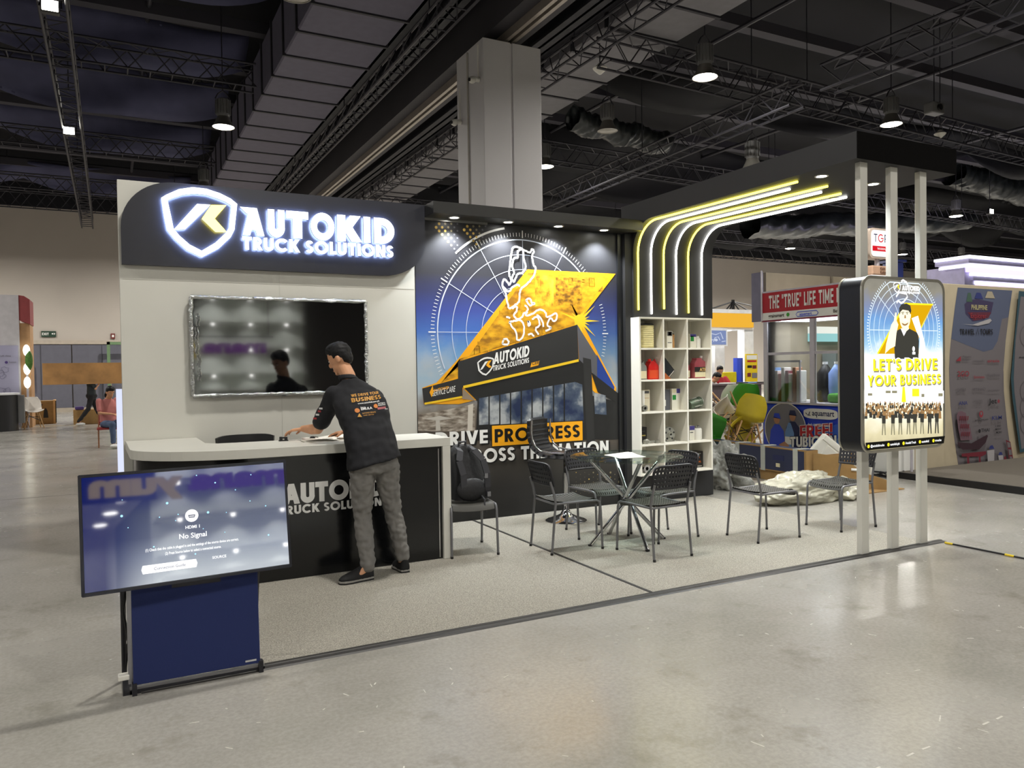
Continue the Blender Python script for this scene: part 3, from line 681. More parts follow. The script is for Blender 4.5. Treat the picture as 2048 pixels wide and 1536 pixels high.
for t in (60, 90, 120, 150, 180):
    t2 = math.radians(t); pm.line([(cx + .25 * math.cos(t2), cz + .25 * math.sin(t2)), (cx + R0 * math.cos(t2), cz + R0 * math.sin(t2))], .006, I_line, up=False)
pm.line([(cx + R0 * 1.13 * math.cos(math.radians(t)), cz + R0 * 1.13 * math.sin(math.radians(t))) for t in range(101, 135, 3)], .022, I_wh)
for (dx, dy) in ((133, 140), (277, 153)):
    for i in range(8):
        for j in range(-i, i + 1, 2):
            if -2 <= j and not (i > 4 and j > 5 and dx > 200): pm.disc(q(dx + 15.6 * i, dy + 18.3 * j), .0155 - .0008 * i, I_dot if i < 3 or (i < 5 and j > 0) else I_dim if i < 6 else I_gry, 10, up=False)
for i in range(11):
    for j in range(5): pm.disc(q(850 + 22 * i, 1395 + 24 * j + (i % 2) * 10), (.006 + .008 * ((i * 7 + j * 3) % 4 == 0)) * (.4 + .06 * i), I_dim if (i * 3 + j) % 5 else I_dot, 10, up=False)
# starburst and the amber shape
og = [(600, 355), (1052, 378), (872, 612), (1055, 962), (1052, 1000), (960, 1000), (860, 900), (250, 1045), (70, 1045), (62, 962), (135, 935), (245, 815)]
pm.poly(Q(og), I_orb); 
pm.poly(Q([(606, 372), (1022, 392), (852, 610), (840, 640), (255, 812), (250, 900), (160, 935), (300, 800)]), I_orp)
for (x0, y0, x1, y1, m) in ((640, 385, 735, 545, I_or), (745, 395, 880, 540, I_or2), (455, 565, 520, 720, I_or2), (345, 725, 420, 780, I_or2), (395, 645, 440, 705, I_or), (900, 400, 985, 470, I_or2), (545, 455, 630, 560, I_or)):
    pm.poly(Q([(x0, y0), (x1, y0 + 4), (x1, y1), (x0, y1)]), I_orp2 if m is I_or2 else I_orp3, up=False)
rr = random.Random(5)
for i in range(46):          # figures and vehicles in the amber picture, as line work
    x, y = rr.uniform(640, 940), rr.uniform(395, 600)
    if i > 26: y = rr.uniform(560, 780); x = rr.uniform(900 - y, 840 - (y - 560) * .5)
    if x + 45 > 1015 - (y - 380) * .74 or x < 622 - (y - 355) * .772: continue
    w_, h_ = rr.uniform(12, 40), rr.uniform(14, 44); pm.line(Q([(x, y), (x + w_, y + rr.uniform(-4, 4)), (x + w_ * 1.1, y + h_), (x, y + h_)]), .007, I_orb if i % 2 else I_or2, closed=True, up=False)
for t in range(0, 360, 20):
    r = .27 if t % 40 == 0 else .14; c0 = q(868, 618); pm.poly([(c0[0] - .02 * math.sin(math.radians(t)), c0[1] + .02 * math.cos(math.radians(t))), (c0[0] + r * math.cos(math.radians(t)), c0[1] + r * math.sin(math.radians(t))), (c0[0] + .02 * math.sin(math.radians(t)), c0[1] - .02 * math.cos(math.radians(t)))], I_ye, up=False)
pm.disc(q(868, 618), .07, I_ye)
# showroom building
pm.poly(Q([(955, 790), (1046, 958), (1040, 990), (955, 905)]), I_blu)
pm.poly(Q([(855, 638), (957, 802), (957, 908), (885, 840), (864, 816)]), I_gry)
pm.poly(Q([(270, 955), (862, 815), (900, 850), (925, 1000), (1090, 1040), (1090, 1225), (335, 1232), (345, 1030)]), I_dark2)
pm.poly(Q([(245, 828), (855, 638), (862, 818), (268, 960), (268, 1010), (70, 1042), (62, 965), (245, 915)]), I_dk)
pm.poly(Q([(884, 806), (925, 816), (945, 1240), (905, 1240)]), I_dk); pm.poly(Q([(925, 880), (1078, 1000), (1078, 1050), (960, 985)]), I_dark2)
for i in range(9):
    x0, x1 = 352 + 55 * i, 400 + 55 * i; yt = lambda x: 1015 - (x - 352) * .17
    pm.poly(Q([(x0, yt(x0)), (x1, yt(x1)), (x1, 1150 - .03 * (x1 - 352)), (x0, 1152 - .03 * (x0 - 352))]), I_glass, up=False)
pm.poly(Q([(840, 930), (880, 945), (888, 1140), (838, 1140)]), I_glass); pm.poly(Q([(940, 985), (1000, 1000), (1005, 1100), (945, 1095)]), I_glass)
pm.line(Q([(272, 958), (862, 821)]), .028, I_ye); pm.line(Q([(74, 1043), (266, 1008)]), .02, I_ye)
pm.poly(Q([(270, 965), (335, 1028), (266, 1018)]), ink('soffit', '8f7f6c'))
pm.poly(Q([(40, 1100), (330, 1045), (330, 1185), (40, 1185)]), I_cars); pm.poly(Q([(296, 1050), (322, 1042), (318, 1180), (292, 1180)]), ink('post_pale', 'c9c2b6'))
pm.poly(Q([(70, 1120), (150, 1105), (215, 1118), (150, 1128), (155, 1180), (130, 1180), (130, 1128)]), ink('truck_pale', 'b9b4ab'))
b0, b1, b2 = q(425, 842), q(607, 800), q(425, 793); u = (Vector(b1) - Vector(b0)) / (b1[0] - b0[0]); v = (0, 1)
pm.g('AUTOKID', b0[0], b0[1], b2[1] - b0[1] + .02, I_wh, .23, .08, w=b1[0] - b0[0], U=(1, u[1]), V=(.08, 1))
t0, t1 = q(422, 876), q(607, 834); pm.g('TRUCK SOLUTIONS', t0[0], t0[1], .055, I_wh, .2, .1, w=t1[0] - t0[0], U=(1, u[1]), V=(.05, 1))
s0 = q(387, 899); shield(pm, s0[0], s0[1], q(387, 805)[1] - s0[1], I_wh, I_orb, U=(1, u[1]))
pm.poly(Q([(620, 832), (662, 822), (655, 846), (613, 857)]), I_orb); c0 = q(622, 848); pm.t('CEBU', c0[0], c0[1] + .005, .035, I_dk, .02, U=(1, u[1]))
s1 = q(112, 1005); pm.t('SERVICE CARE', s1[0], s1[1], .062, I_wh, .01, w=q(228, 985)[0] - s1[0], U=(1, .17), V=(.1, 1)); s2 = q(118, 982); pm.t('AUTOKID', s2[0], s2[1], .028, I_orb, .02, U=(1, .17))
s3 = q(98, 1000); pm.poly([(s3[0], s3[1] + .03), (s3[0] + .035, s3[1] + .1), (s3[0] + .045, s3[1] + .03), (s3[0] + .02, s3[1] - .02)], I_orb)
# island outline
isl = [[(525, 245), (545, 240), (585, 258), (612, 270), (620, 250), (632, 265), (622, 285), (628, 330), (640, 345), (635, 380), (615, 410), (590, 435), (570, 450), (560, 470), (555, 520), (530, 540), (505, 555), (495, 520), (488, 480), (470, 440), (475, 410), (490, 412), (505, 435), (515, 410), (505, 380), (510, 330), (515, 280)],
       [(548, 262), (575, 255), (580, 300), (588, 340), (575, 370), (545, 385), (530, 420), (520, 400), (530, 370), (522, 340), (530, 300), (548, 295)],
       [(470, 440), (500, 470), (520, 450), (545, 435), (560, 440)], [(520, 555), (540, 545), (545, 565), (530, 590), (545, 610), (570, 600), (580, 580), (600, 575)],
       [(585, 540), (600, 560), (590, 590), (630, 580), (660, 560), (690, 575), (700, 600), (740, 580), (750, 600), (735, 620), (715, 605), (700, 640), (720, 655), (690, 670)],
       [(505, 625), (530, 620), (560, 615), (580, 640), (578, 690), (560, 715), (545, 715), (540, 680), (520, 650)], [(475, 715), (490, 710), (502, 725), (495, 740), (472, 738)],
       [(590, 515), (610, 505), (620, 525), (635, 530), (610, 540)], [(620, 610), (650, 600), (660, 640), (640, 660), (655, 690)], [(600, 620), (612, 630), (605, 645)], [(645, 590), (670, 610), (680, 650)], [(600, 690), (620, 685), (630, 700)], [(490, 600), (510, 605)]]
def smooth(L, k=4):
    o = []
    for i in range(len(L) - 1):
        a, b, c, d = [Vector(L[max(0, min(len(L) - 1, j))]) for j in (i - 1, i, i + 1, i + 2)]
        for s_ in range(k):
            t = s_ / k; p = .5 * ((2 * b) + (c - a) * t + (2 * a - 5 * b + 4 * c - d) * t * t + (3 * b - a - 3 * c + d) * t ** 3)
            o.append((p.x + rr.uniform(-2, 2), p.y + rr.uniform(-2, 2)))
    return o + [L[-1]]
for k_, L in enumerate(isl):
    if k_ in (0, 1, 5, 6, 7, 9): L = L + [L[0]]
    pm.line(Q(smooth(L)), .021, I_wh, up=False)
# slogan
def slog(txt, x0, x1, yb, yt, m, t=.24, sh=True):
    a, b = q(x0, yb), q(x1, yb); h = q(x0, yt)[1] - a[1]
    if sh: pm.g(txt, a[0] + .012, a[1] - .012, h, I_bk, t + .03, .08, w=b[0] - a[0] + .01)
    pm.g(txt, a[0], a[1], h, m, t, .1, w=b[0] - a[0])
lv = lambda x, y: onY(820 + x / 2.56, 400 + y / 2.56, YB).z
z1 = lv(300, 1250); zt1 = lv(300, 1180); z2 = lv(420, 1340); zt2 = lv(420, 1270)
X = lambda x, y: q(x, y)[0]
def slog2(txt, xa, xb, zb, zt, m, out=True):
    if out: pm.g(txt, xa + .012, zb - .014, zt - zb, I_bk, .27, .08, w=xb - xa + .008)
    pm.g(txt, xa, zb, zt - zb, m, .23, .1, w=xb - xa)
slog2('DRIVE', X(128, 1215), X(395, 1215), z1, zt1, I_wh)
zb0, zb1 = z1 - .045, zt1 + .045
pm.poly([(X(415, 1200), zb0), (X(883, 1200), zb0), (X(883, 1200), zb1), (X(415, 1200), zb1)], I_bk)
pm.poly([(X(417, 1200), zb0 + .008), (X(880, 1200), zb0 + .008), (X(880, 1200), zb1 - .008), (X(417, 1200), zb1 - .008)], I_orb)
slog2('PROGRESS', X(430, 1200), X(866, 1200), z1, zt1, I_bk, False)
slog2('ACROSS THE NATION', X(183, 1300), X(1013, 1300), z2, zt2, I_wh)
pm.build('wall_graphics', mw)

# shallow canopy over the printed wall
cp = thing('wall_canopy', 'shallow black canopy with four downlights over the printed wall', 'canopy', (4, 7.1, 3.08))
MB().box((2.797, 6.95, 3.085), (5.3, YB + .12, 3.2)).build('canopy_box', mat('canopy_black', '242423', .4, var=.08), cp, bevel=.003)
MB().box((2.8, YB - .03, 3.062), (3.5, YB - .01, 3.085)).build('trim_strip', mat('alu_strip', '9b9b97', .3, metal=.7), cp)
def downlight(x, y, z, par, pw=SPOT_W, ang=2.0):
    MB().lathe([(.058, 0), (.058, -.006), (.044, -.006), (.04, 0)], (x, y, z), 20).build('downlight_ring', M_wp, par, smooth=.7)
    MB().lathe([(.043, -.003), (.001, -.008)], (x, y, z), 16).build('downlight_lens', M_spoton, par)
    l = bpy.data.lights.new('downlight', 'SPOT'); l.energy = pw; l.color = (.93, .98, 1); l.spot_size = ang; l.spot_blend = .6; l.shadow_soft_size = .04
    o = bpy.data.objects.new('downlight', l); COL.objects.link(o); o.location = (x, y, z - .02); adopt(o, par)
for x in (3.075, 3.68, 4.285, 4.87): downlight(x, 7.09, 3.085, cp, SPOT_W * 2.2)

# curved arch with the light lines
X0, X1, YFR, ZB, ZT, YP = 5.3, 6.57, 4.18, 3.205, 3.42, 7.14
ar = thing('curved_arch', 'black curved arch and canopy with yellow and white light lines', 'canopy', (5.9, YP, 0))
M_arch = mat('arch_black', '1e1e20', .6, var=.06)
rad = .34
prof = [(YFR, ZT), (YFR, ZB), (YP - rad, ZB)] + [(YP - rad + rad * math.sin(t), ZB - rad + rad * math.cos(t)) for t in [PI / 2 * i / 10 for i in range(1, 11)]] + [(YP, 2.135), (YP + .22, 2.135), (YP + .22, ZT)]
MB().prism(prof, (X0, 0, 0), (0, 1, 0), (0, 0, 1), (X1 - .1 - X0, 0, 0)).build('curved_body', M_arch, ar, smooth=.4)
MB().box((X0 + .002, YFR - .006, ZB), (X1, YFR, ZT)).build('front_fascia', mat('matte_black_front', '0b0a0a', .95, spec=.1), ar)  # front face drawn in a darker black than the arch body
MB().box((X1 - .1, YFR, ZB), (X1, 5.6, ZT)).build('canopy_side', M_arch, ar)
MB().box((X0, YP, .007), (X1 - .11, YP + .22, .335)).build('plinth', M_arch, ar, bevel=.004)
MB().box((X0 - .1, YP + .02, .0), (X0, YP + .1, 3.08)).build('side_fillet', M_arch, ar)
LX = [5.359, 5.544, 5.726, 5.909, 6.09, 6.297]; LE = [4.912, 5.151, 4.921, 5.117, 5.084, 5.168]; LZ = [2.216, 2.174, 2.235, 2.175, 2.196, 2.176]; LF = [5.451, 5.618, 5.845, 5.994, 6.222, 6.403]
GYL, GWL = glow('yellow_led_line', (1, .88, .08), 5.5), glow('white_led_line', (1, .99, .92), 8.5)
for k in range(6):
    y_, z_ = YP - .012, ZB - .012; r2 = rad - .012; xa, xb = LX[k], min(LF[k] - .03, LX[k] + .1)
    xs = lambda t: xa + (LF[k] - xa) * t
    pts = [(xa, y_, LZ[k])] + [(xs(.12 * i / 10), YP - rad + r2 * math.sin(t), ZB - rad + r2 * math.cos(t)) for i, t in enumerate([PI / 2 * (10 - j) / 10 for j in range(11)])] + [(LF[k], LE[k], z_)]
    MB().tube(pts, .0105, 8).build('light_line', GYL if k % 2 == 0 else GWL, ar, smooth=1)
for x, y in ((5.516, 4.707), (6.2, 4.716), (6.40, 5.3)): downlight(x, y, ZB, ar, SPOT_W * 2.2, 2.3)
# posts
pt = thing('post_frame', 'three slim white posts holding up the front of the black canopy', 'posts', (5.8, 4.26, 0))
for x in (5.416, 5.79, 6.17): MB().box((x, 4.24, 0), (x + .088, 4.29, ZB)).build('post', M_white, pt, bevel=.003)

# counter
ct = thing('reception_counter', 'white topped black reception counter with rounded left end', 'counter', (1.3, 6.1, 0))
TZ0, TZ1 = .94, 1.01
out = [(2.485, 5.885), (1.0, 5.885)] + [(1.0 - .885 * math.sin(t), 6.44 - .555 * math.cos(t)) for t in [PI / 2 * i / 14 for i in range(1, 15)]] + [(.10, YB - .012), (.655, YB - .012), (.665, 6.62), (.75, 6.52), (2.485, 6.42)]
MB().prism(out, (0, 0, TZ0), (1, 0, 0), (0, 1, 0), (0, 0, TZ1 - TZ0)).build('countertop', M_white, ct, bevel=.004)
MB().box((2.415, 5.885, .007), (2.485, 6.42, TZ0)).build('side_leg', M_white, ct, bevel=.003)
fr = [(2.415, 5.915), (1.0, 5.915)] + [(1.0 - .85 * math.sin(t), 6.44 - .525 * math.cos(t)) for t in [PI / 2 * i / 14 for i in range(1, 15)]] + [(.15, YB - .02), (.18, YB - .02)] + [(1.0 - .82 * math.sin(t), 6.44 - .495 * math.cos(t)) for t in [PI / 2 * (14 - i) / 14 for i in range(0, 14)]] + [(1.0, 5.945), (2.415, 5.945)]
MB().prism(fr, (0, 0, .007), (1, 0, 0), (0, 1, 0), (0, 0, TZ0)).build('front_panel', mat('counter_gloss_black', '101113', .16, var=.05, spec=.5), ct, smooth=.5)
MB().box((2.385, 5.912, .02), (2.392, 5.916, TZ0 - .02)).build('edge_bead', M_chrome, ct)
pc = Print((0, 5.914, 0), (1, 0, 0), (0, 0, 1), (0, -1, 0), .0005)
xx = lambda x, y: onY(x, y, 5.914)
I_cw = mat('counter_letter_white', 'd9d9d6', .4, var=0)
zl, zh = xx(640, 1003).z, xx(640, 963).z; a_ = xx(566, 1003).x; b_ = xx(690, 998).x - .01
pc.g('AUTOKID', a_, zl, zh - zl, I_cw, .27, .04, w=(b_ - a_) * 7 / 4 * .98); zl2, zh2 = xx(640, 1022).z, xx(640, 1004).z + .0
pc.g('TRUCK SOLUTIONS', xx(558, 1022).x, zl2 - .004, (zh2 - zl2) * .96, I_cw, .24, .1, w=xx(775, 1003).x - xx(558, 1022).x)
shield(pc, .96, zl - .12, .36, I_cw, I_ye); pc.build('counter_lettering', ct)

# light box on the posts
lbx = thing('light_box', 'big rounded light box poster on the white posts', 'light box', (5.65, 4.12, .87))
bx0, bx1, bz0, bz1, by0, by1 = 5.14, 6.15, .875, 2.25, 4.012, 4.236
def rrect(x0, z0, x1, z1, r, n=8):
    o = []
    for cx_, cz_, a0 in ((x1 - r, z0 + r, -90), (x1 - r, z1 - r, 0), (x0 + r, z1 - r, 90), (x0 + r, z0 + r, 180)):
        o += [(cx_ + r * math.cos(math.radians(a0 + 90 * i / n)), cz_ + r * math.sin(math.radians(a0 + 90 * i / n))) for i in range(n + 1)]
    return o
MB().prism(rrect(bx0, bz0, bx1, bz1, .1), (0, by0 + .012, 0), (1, 0, 0), (0, 0, 1), (0, by1 - by0 - .024, 0)).build('casing', mat('box_side_navy', '14161d', .4, var=.05), lbx, smooth=.6)
for yy in (by0, by1 - .016):
    o_, i_ = rrect(bx0 - .004, bz0 - .004, bx1 + .004, bz1 + .004, .104), rrect(bx0 + .02, bz0 + .02, bx1 - .02, bz1 - .02, .08); n = len(o_); b = MB()
    for k in range(n):
        k2 = (k + 1) % n; A = [(p[0], yy, p[1]) for p in (o_[k], o_[k2], i_[k2], i_[k])]; Bq = [(p[0], yy + .016, p[2]) for p in A]
        b.add(A + Bq, [(0, 1, 2, 3), (7, 6, 5, 4), (0, 4, 5, 1), (2, 6, 7, 3)])
    b.build('metal_rim', mat('brushed_rim', 'b6b3a6', .3, metal=.7), lbx, smooth=.6)
def lb_face():
    m = bpy.data.materials.new('lightbox_print'); m.use_nodes = True; nt = m.node_tree; nt.nodes.clear(); N = nt.nodes.new; L = nt.links.new
    tc = N('ShaderNodeTexCoord'); sp = N('ShaderNodeSeparateXYZ'); L(tc.outputs['Object'], sp.inputs[0])
    r = N('ShaderNodeMapRange'); r.inputs[1].default_value = bz0; r.inputs[2].default_value = bz1; L(sp.outputs[2], r.inputs[0])
    v = N('ShaderNodeValToRGB'); e = v.color_ramp.elements; e[0].position = 0; e[0].color = lin('b7ac88'); e[1].position = 1; e[1].color = lin('7d7a70')
    for p, c in ((.1, 'd9cfa8'), (.25, 'fffbe8'), (.42, 'ffffff'), (.55, 'ffffff'), (.62, '9cc6e2'), (.74, '6f9cd0'), (.84, '7f8aa8'), (.93, '8c887c')): q_ = e.new(p); q_.color = lin(c)
    n = N('ShaderNodeTexNoise'); n.inputs['Scale'].default_value = 7; n.inputs['Detail'].default_value = 5; L(tc.outputs['Object'], n.inputs[0])
    a = N('ShaderNodeMath'); a.operation = 'MULTIPLY_ADD'; a.inputs[1].default_value = .16; L(n.outputs[0], a.inputs[0]); 
    s_ = N('ShaderNodeMath'); s_.operation = 'SUBTRACT'; s_.inputs[1].default_value = .08; L(r.outputs[0], a.inputs[2]); L(a.outputs[0], s_.inputs[0]); L(s_.outputs[0], v.inputs[0])
    em = N('ShaderNodeEmission'); em.inputs[1].default_value = 1.05; L(v.outputs[0], em.inputs[0]); o = N('ShaderNodeOutputMaterial'); L(em.outputs[0], o.inputs[0]); return m
MB().prism(rrect(bx0 + .018, bz0 + .018, bx1 - .018, bz1 - .018, .082), (0, by0 + .004, 0), (1, 0, 0), (0, 0, 1), (0, .008, 0)).build('poster_face', lb_face(), lbx)
G = lambda n, c, s=1.0: glow('backlit_' + n, c, s)
gW, gY, gYd, gD, gS, gBk, gLn, gSk, gBr = G('white', 'ffffff', 1.3), G('yellow', 'f7df2a', 1.15), G('amber', 'd9a50e', 1.0), G('shirt', '3f3e38', 1), G('shadow', '8f8a70', 1), G('black', '1d1c18', .8), G('line', 'dfeefc', 1.1), G('skin', 'fff0c8', 1.25), G('brown', 'a07c52', 1)
pl_ = Print((bx0, by0 + .003, bz0), (bx1 - bx0, 0, 0), (0, 0, bz1 - bz0), (0, -1, 0), .0004)
# poster coordinates 0..1 from the zoomed view
pq = lambda x, y: ((lambda p: ((p.x - bx0) / (bx1 - bx0), (p.z - bz0) / (bz1 - bz0)))(onY(1660 + x / 3.94, 530 + y / 3.94, by0)))
PQ = lambda L: [pq(*p) for p in L]
ccx, ccy = pq(590, 515); RX = pq(850, 515)[0] - ccx; RY = RX * (bx1 - bx0) / (bz1 - bz0)
for r, wd in ((1, .006), (.88, .004), (.74, .004), (.6, .004)): pl_.line([(ccx + RX * r * math.cos(math.radians(t)), ccy + RY * r * math.sin(math.radians(t))) for t in range(-25, 206, 5) if ccy + RY * r * math.sin(math.radians(t)) < .975], wd, gLn)
for t in range(-40, 221, 3):
    if ccy + RY * 1.08 * math.sin(math.radians(t)) < .98: pl_.line([(ccx + RX * k * math.cos(math.radians(t)), ccy + RY * k * math.sin(math.radians(t))) for k in (1.03, 1.075)], .006, gLn, up=False)
for t in (0, 60, 120, 140, 180): pl_.line([(ccx, ccy), (ccx + RX * math.cos(math.radians(t)), ccy + RY * math.sin(math.radians(t)))], .004, gLn, up=False)
pl_.poly(PQ([(590, 308), (808, 315), (700, 520), (700, 700), (380, 700)]), gYd); pl_.line(PQ([(590, 305), (812, 312), (705, 520)]), .012, gY); pl_.line(PQ([(590, 305), (375, 700)]), .014, gY)
for L in (((520, 250), (545, 215), (600, 225), (610, 250), (580, 290), (560, 300), (535, 280), (525, 300)), ((560, 130), (575, 120), (600, 135), (620, 175), (625, 230))): pl_.line(PQ(L), .012, gW)
# the smiling man in a dark polo with one finger raised
pl_.poly(PQ([(500, 530), (550, 505), (580, 500), (620, 500), (690, 535), (700, 600), (695, 740), (510, 740), (505, 640)]), gD)
pl_.poly(PQ([(555, 500), (580, 560), (612, 500)]), gW); pl_.poly(PQ([(575, 470), (615, 470), (620, 505), (590, 530), (570, 505)]), gSk)
pl_.disc(pq(588, 415), .066, gSk, 20, sy=1.05); pl_.poly(PQ([(545, 410), (542, 340), (560, 310), (600, 303), (630, 320), (638, 360), (632, 385), (615, 360), (570, 352), (552, 370)]), gD)
pl_.poly(PQ([(540, 395), (547, 385), (549, 425), (542, 415)]), gSk, up=False); pl_.poly(PQ([(626, 385), (635, 390), (633, 415), (627, 422)]), gSk, up=False)
for x in (571, 606): pl_.poly(PQ([(x - 12, 372), (x + 10, 369), (x + 12, 374), (x - 11, 378)]), gD, up=False); pl_.poly(PQ([(x - 9, 385), (x, 381), (x + 9, 385), (x, 389)]), gD, up=False)
pl_.poly(PQ([(560, 455), (588, 466), (618, 452), (606, 472), (588, 480), (570, 474)]), gBr, up=False)
pl_.poly(PQ([(572, 432), (606, 432), (598, 444), (580, 444)]), gW, up=False); pl_.poly(PQ([(585, 395), (594, 395), (596, 420), (582, 420)]), gBr, up=False)
pl_.poly(PQ([(480, 470), (500, 440), (510, 375), (522, 375), (522, 440), (535, 470), (520, 540), (510, 640), (470, 660), (430, 700), (440, 620)]), gSk)
pl_.poly(PQ([(640, 420), (690, 400), (700, 440), (720, 520), (745, 620), (750, 700), (700, 690), (705, 580), (680, 530)]), gW)
for x in (655,): pl_.disc(pq(x, 662), .016, gW, 12); pl_.poly(PQ([(645, 685), (668, 685), (668, 705), (645, 705)]), gW)
def ptx(txt, x0, x1, yb, yt):
    a, b = pq(x0, yb), pq(x1, yb); h = pq(x0, yt)[1] - a[1]; za = pq(590, yb)[1]
    pl_.g(txt, a[0] - .006, za - .006, h + .012, gW, .36, .0, w=b[0] - a[0] + .012); pl_.g(txt, a[0] + .008, za - .008, h, gS, .22, .1, w=b[0] - a[0]); pl_.g(txt, a[0], za, h, gY, .22, .1, w=b[0] - a[0])
ptx("LET'S DRIVE", 335, 840, 830, 735); ptx('YOUR BUSINESS', 290, 868, 945, 860)
# trucks and the crowd
for x0, x1, y0, y1, c in ((275, 330, 985, 1090, gW), (330, 410, 960, 1085, gW), (420, 530, 975, 1085, gW), (640, 695, 975, 1035, gY), (700, 780, 1000, 1090, gW), (835, 888, 990, 1090, gW)): pl_.poly(PQ([(x0, y1), (x1, y1), (x1, y0), (x0, y0)]), c)
for x0, x1, y0, y1 in ((290, 325, 1010, 1030), (430, 470, 990, 1010), (480, 520, 990, 1010), (712, 735, 1015, 1040), (845, 880, 1010, 1035)): pl_.poly(PQ([(x0, y1), (x1, y1), (x1, y0), (x0, y0)]), gS, up=False)
pl_.poly(PQ([(555, 1080), (590, 1080), (580, 960), (563, 960)]), gY)
r3 = random.Random(9)
for row in range(6):
    for i in range(38 - row * 3):
        x = 274 + (872 - 274) * (i + r3.random() * .6) / (38 - row * 3); y = 1085 + row * 15 + r3.uniform(-6, 6)
        s_ = 6.5 + row * 1.1
        pl_.poly(PQ([(x - s_, y + s_ * 4), (x + s_, y + s_ * 4), (x + s_ * .8, y + s_ * .9), (x - s_ * .8, y + s_ * .9)]), gD if r3.random() < .45 else gBr, up=False); pl_.disc(pq(x, y), .0065 + row * .0009, gBr if r3.random() < .6 else gSk, 8, up=False, sy=.75)
for i, x in enumerate((415, 487, 545, 610, 660, 716, 776, 832)):
    y = 1190 - i * 2; pl_.k += .2
    pl_.poly(PQ([(x - 14, y + 60), (x + 14, y + 60), (x + 16, y - 8), (x - 16, y - 8)]), gD, up=False); pl_.disc(pq(x, y - 26), .013, gBr, 10, up=False, sy=.75)
    for d in (-9, 9): pl_.poly(PQ([(x + d * 1.3 - 4, y + 150), (x + d * 1.3 + 4, y + 150), (x + d * .7 + 6, y + 58), (x + d * .7 - 6, y + 58)]), gS if i < 6 else gD, up=False)
a0, a1, a2, a3 = (.03, .018), (.97, .018), (.985, .062), (.015, .062); pl_.poly([a0, a1, a2, a3], gBk)
for x, wd in ((.05, .2), (.28, .15), (.46, .17), (.66, .13), (.83, .12)):
    pl_.disc((x, .04), .014, gY, 12, sy=.73); pl_.t({.05: '@autokidtrucks', .28: 'autokid.ph', .46: 'Autokid Truck', .66: 'autokid', .83: 'trucks'}[x], x + .022, .034, .014, gW, .02, w=wd - .04)
shield(pl_, *pq(515, 222), pq(515, 135)[1] - pq(515, 222)[1], gW, gY, U=(.73 / .73 * 1.36, 0)); a = pq(553, 187); pl_.g('AUTOKID', a[0], a[1] - .01, .028, gW, .27, .05, w=pq(692, 187)[0] - a[0]); pl_.g('TRUCK SOLUTIONS', a[0], a[1] - .027, .012, gW, .22, .1, w=pq(692, 187)[0] - a[0])
pl_.build('poster_print', lbx)
# ------------------------------------------------------------------ furniture
M_tube = mat('grey_tube_paint', '77777a', .35, metal=.5, var=.06)
M_seat = mat('dark_seat_plastic', '3b3a35', .5, var=.05)
M_back = mat('black_perforated_plastic', '1b1b20', .45, var=.05)
def make_chair(label, plain=False):
    t = thing('perforated_chair', label, 'chair', (0, 0, 0), 'black perforated stacking chairs')
    def sf(u, v):
        x = (u - .5) * (.39 - .03 * v); y = -.19 + .42 * v; z = .455 - .022 * math.sin(PI * min(1, v * 1.1)) - (.06 * max(0, (v - .86) / .14) ** 2) - .012 * (1 - (2 * u - 1) ** 2)
        return (x, y, z)
    b = MB()
    if plain: b.shell(sf, 14, 18, .012)
    else: b.holes(sf, 15, 15, .012, .42)
    b.build('seat', M_seat, t, smooth=.9, weld=True)
    def bf(u, v):
        w_ = .40 - .03 * (1 - v) - .03 * max(0, v - .8) / .2
        return ((u - .5) * w_, -.243 - .05 * v + .05 * (2 * u - 1) ** 2 * .5, .585 + .185 * v - .012 * (2 * u - 1) ** 8 * v)
    MB().holes(bf, 12, 5, .012, .46).build('backrest', M_back, t, weld=True)
    bd = MB(); ring_ = [bf(i / 12, 0) for i in range(13)] + [bf(1, j / 5) for j in range(1, 6)] + [bf(1 - i / 12, 1) for i in range(1, 13)] + [bf(0, 1 - j / 5) for j in range(1, 6)]
    bd.tube([(p[0], p[1] + .006, p[2]) for p in ring_], .011, 6).build('backrest_rim', M_back, t, smooth=1)
    for s in (-1, 1):
        MB().tube([(s * .195, -.245, .0), (s * .19, -.2, .44), (s * .188, -.215, .52), (s * .185, -.245, .62)], .0105, 8).build('leg', M_tube, t, smooth=1)
        MB().tube([(s * .2, .25, 0), (s * .196, .235, .38), (s * .195, .225, .415), (s * .194, .2, .43), (s * .193, .1, .432), (s * .19, -.2, .43)], .0105, 8).build('leg', M_tube, t, smooth=1)
        for y in (-.245, .25): MB().tube([(s * (.195 if y < 0 else .2), y, 0), (s * (.195 if y < 0 else .2), y, .025)], .0125, 8).build('foot_cap', M_blackp, t)
    MB().tube([(-.19, -.19, .425), (.19, -.19, .425)], .009, 6).build('cross_bar', M_tube, t)
    return t
D = math.radians
ch = make_chair('black perforated chair left of the glass table, its back to the left')
ch.location = (3.49, 5.72, 0); ch.rotation_euler = (0, 0, D(-92))
for x, y, r, lb in ((4.02, 5.17, 1, 'black perforated chair nearest the viewer, back to us, in front of the glass table'), (4.48, 5.62, 95, 'black perforated chair at the right side of the glass table by the white shelf'),
                    (4.08, 6.1, 183, 'black perforated chair behind the glass table in front of the chrome bar stool'), (5.25, 5.16, -91, 'black perforated chair standing alone between table and posts'),
                    (6.23, 5.11, 91, 'black perforated chair behind the white posts under the light box')):
    dup(ch, (x, y, 0), D(r), lb)
bc = make_chair('dark plain-seated chair beside the counter carrying the backpack', True); bc.location = (2.71, 6.07, 0); bc.rotation_euler = (0, 0, D(170.4))
oc = thing('office_chair', 'black chair behind the counter, only its padded top showing', 'chair', (1.03, 6.8, 0))
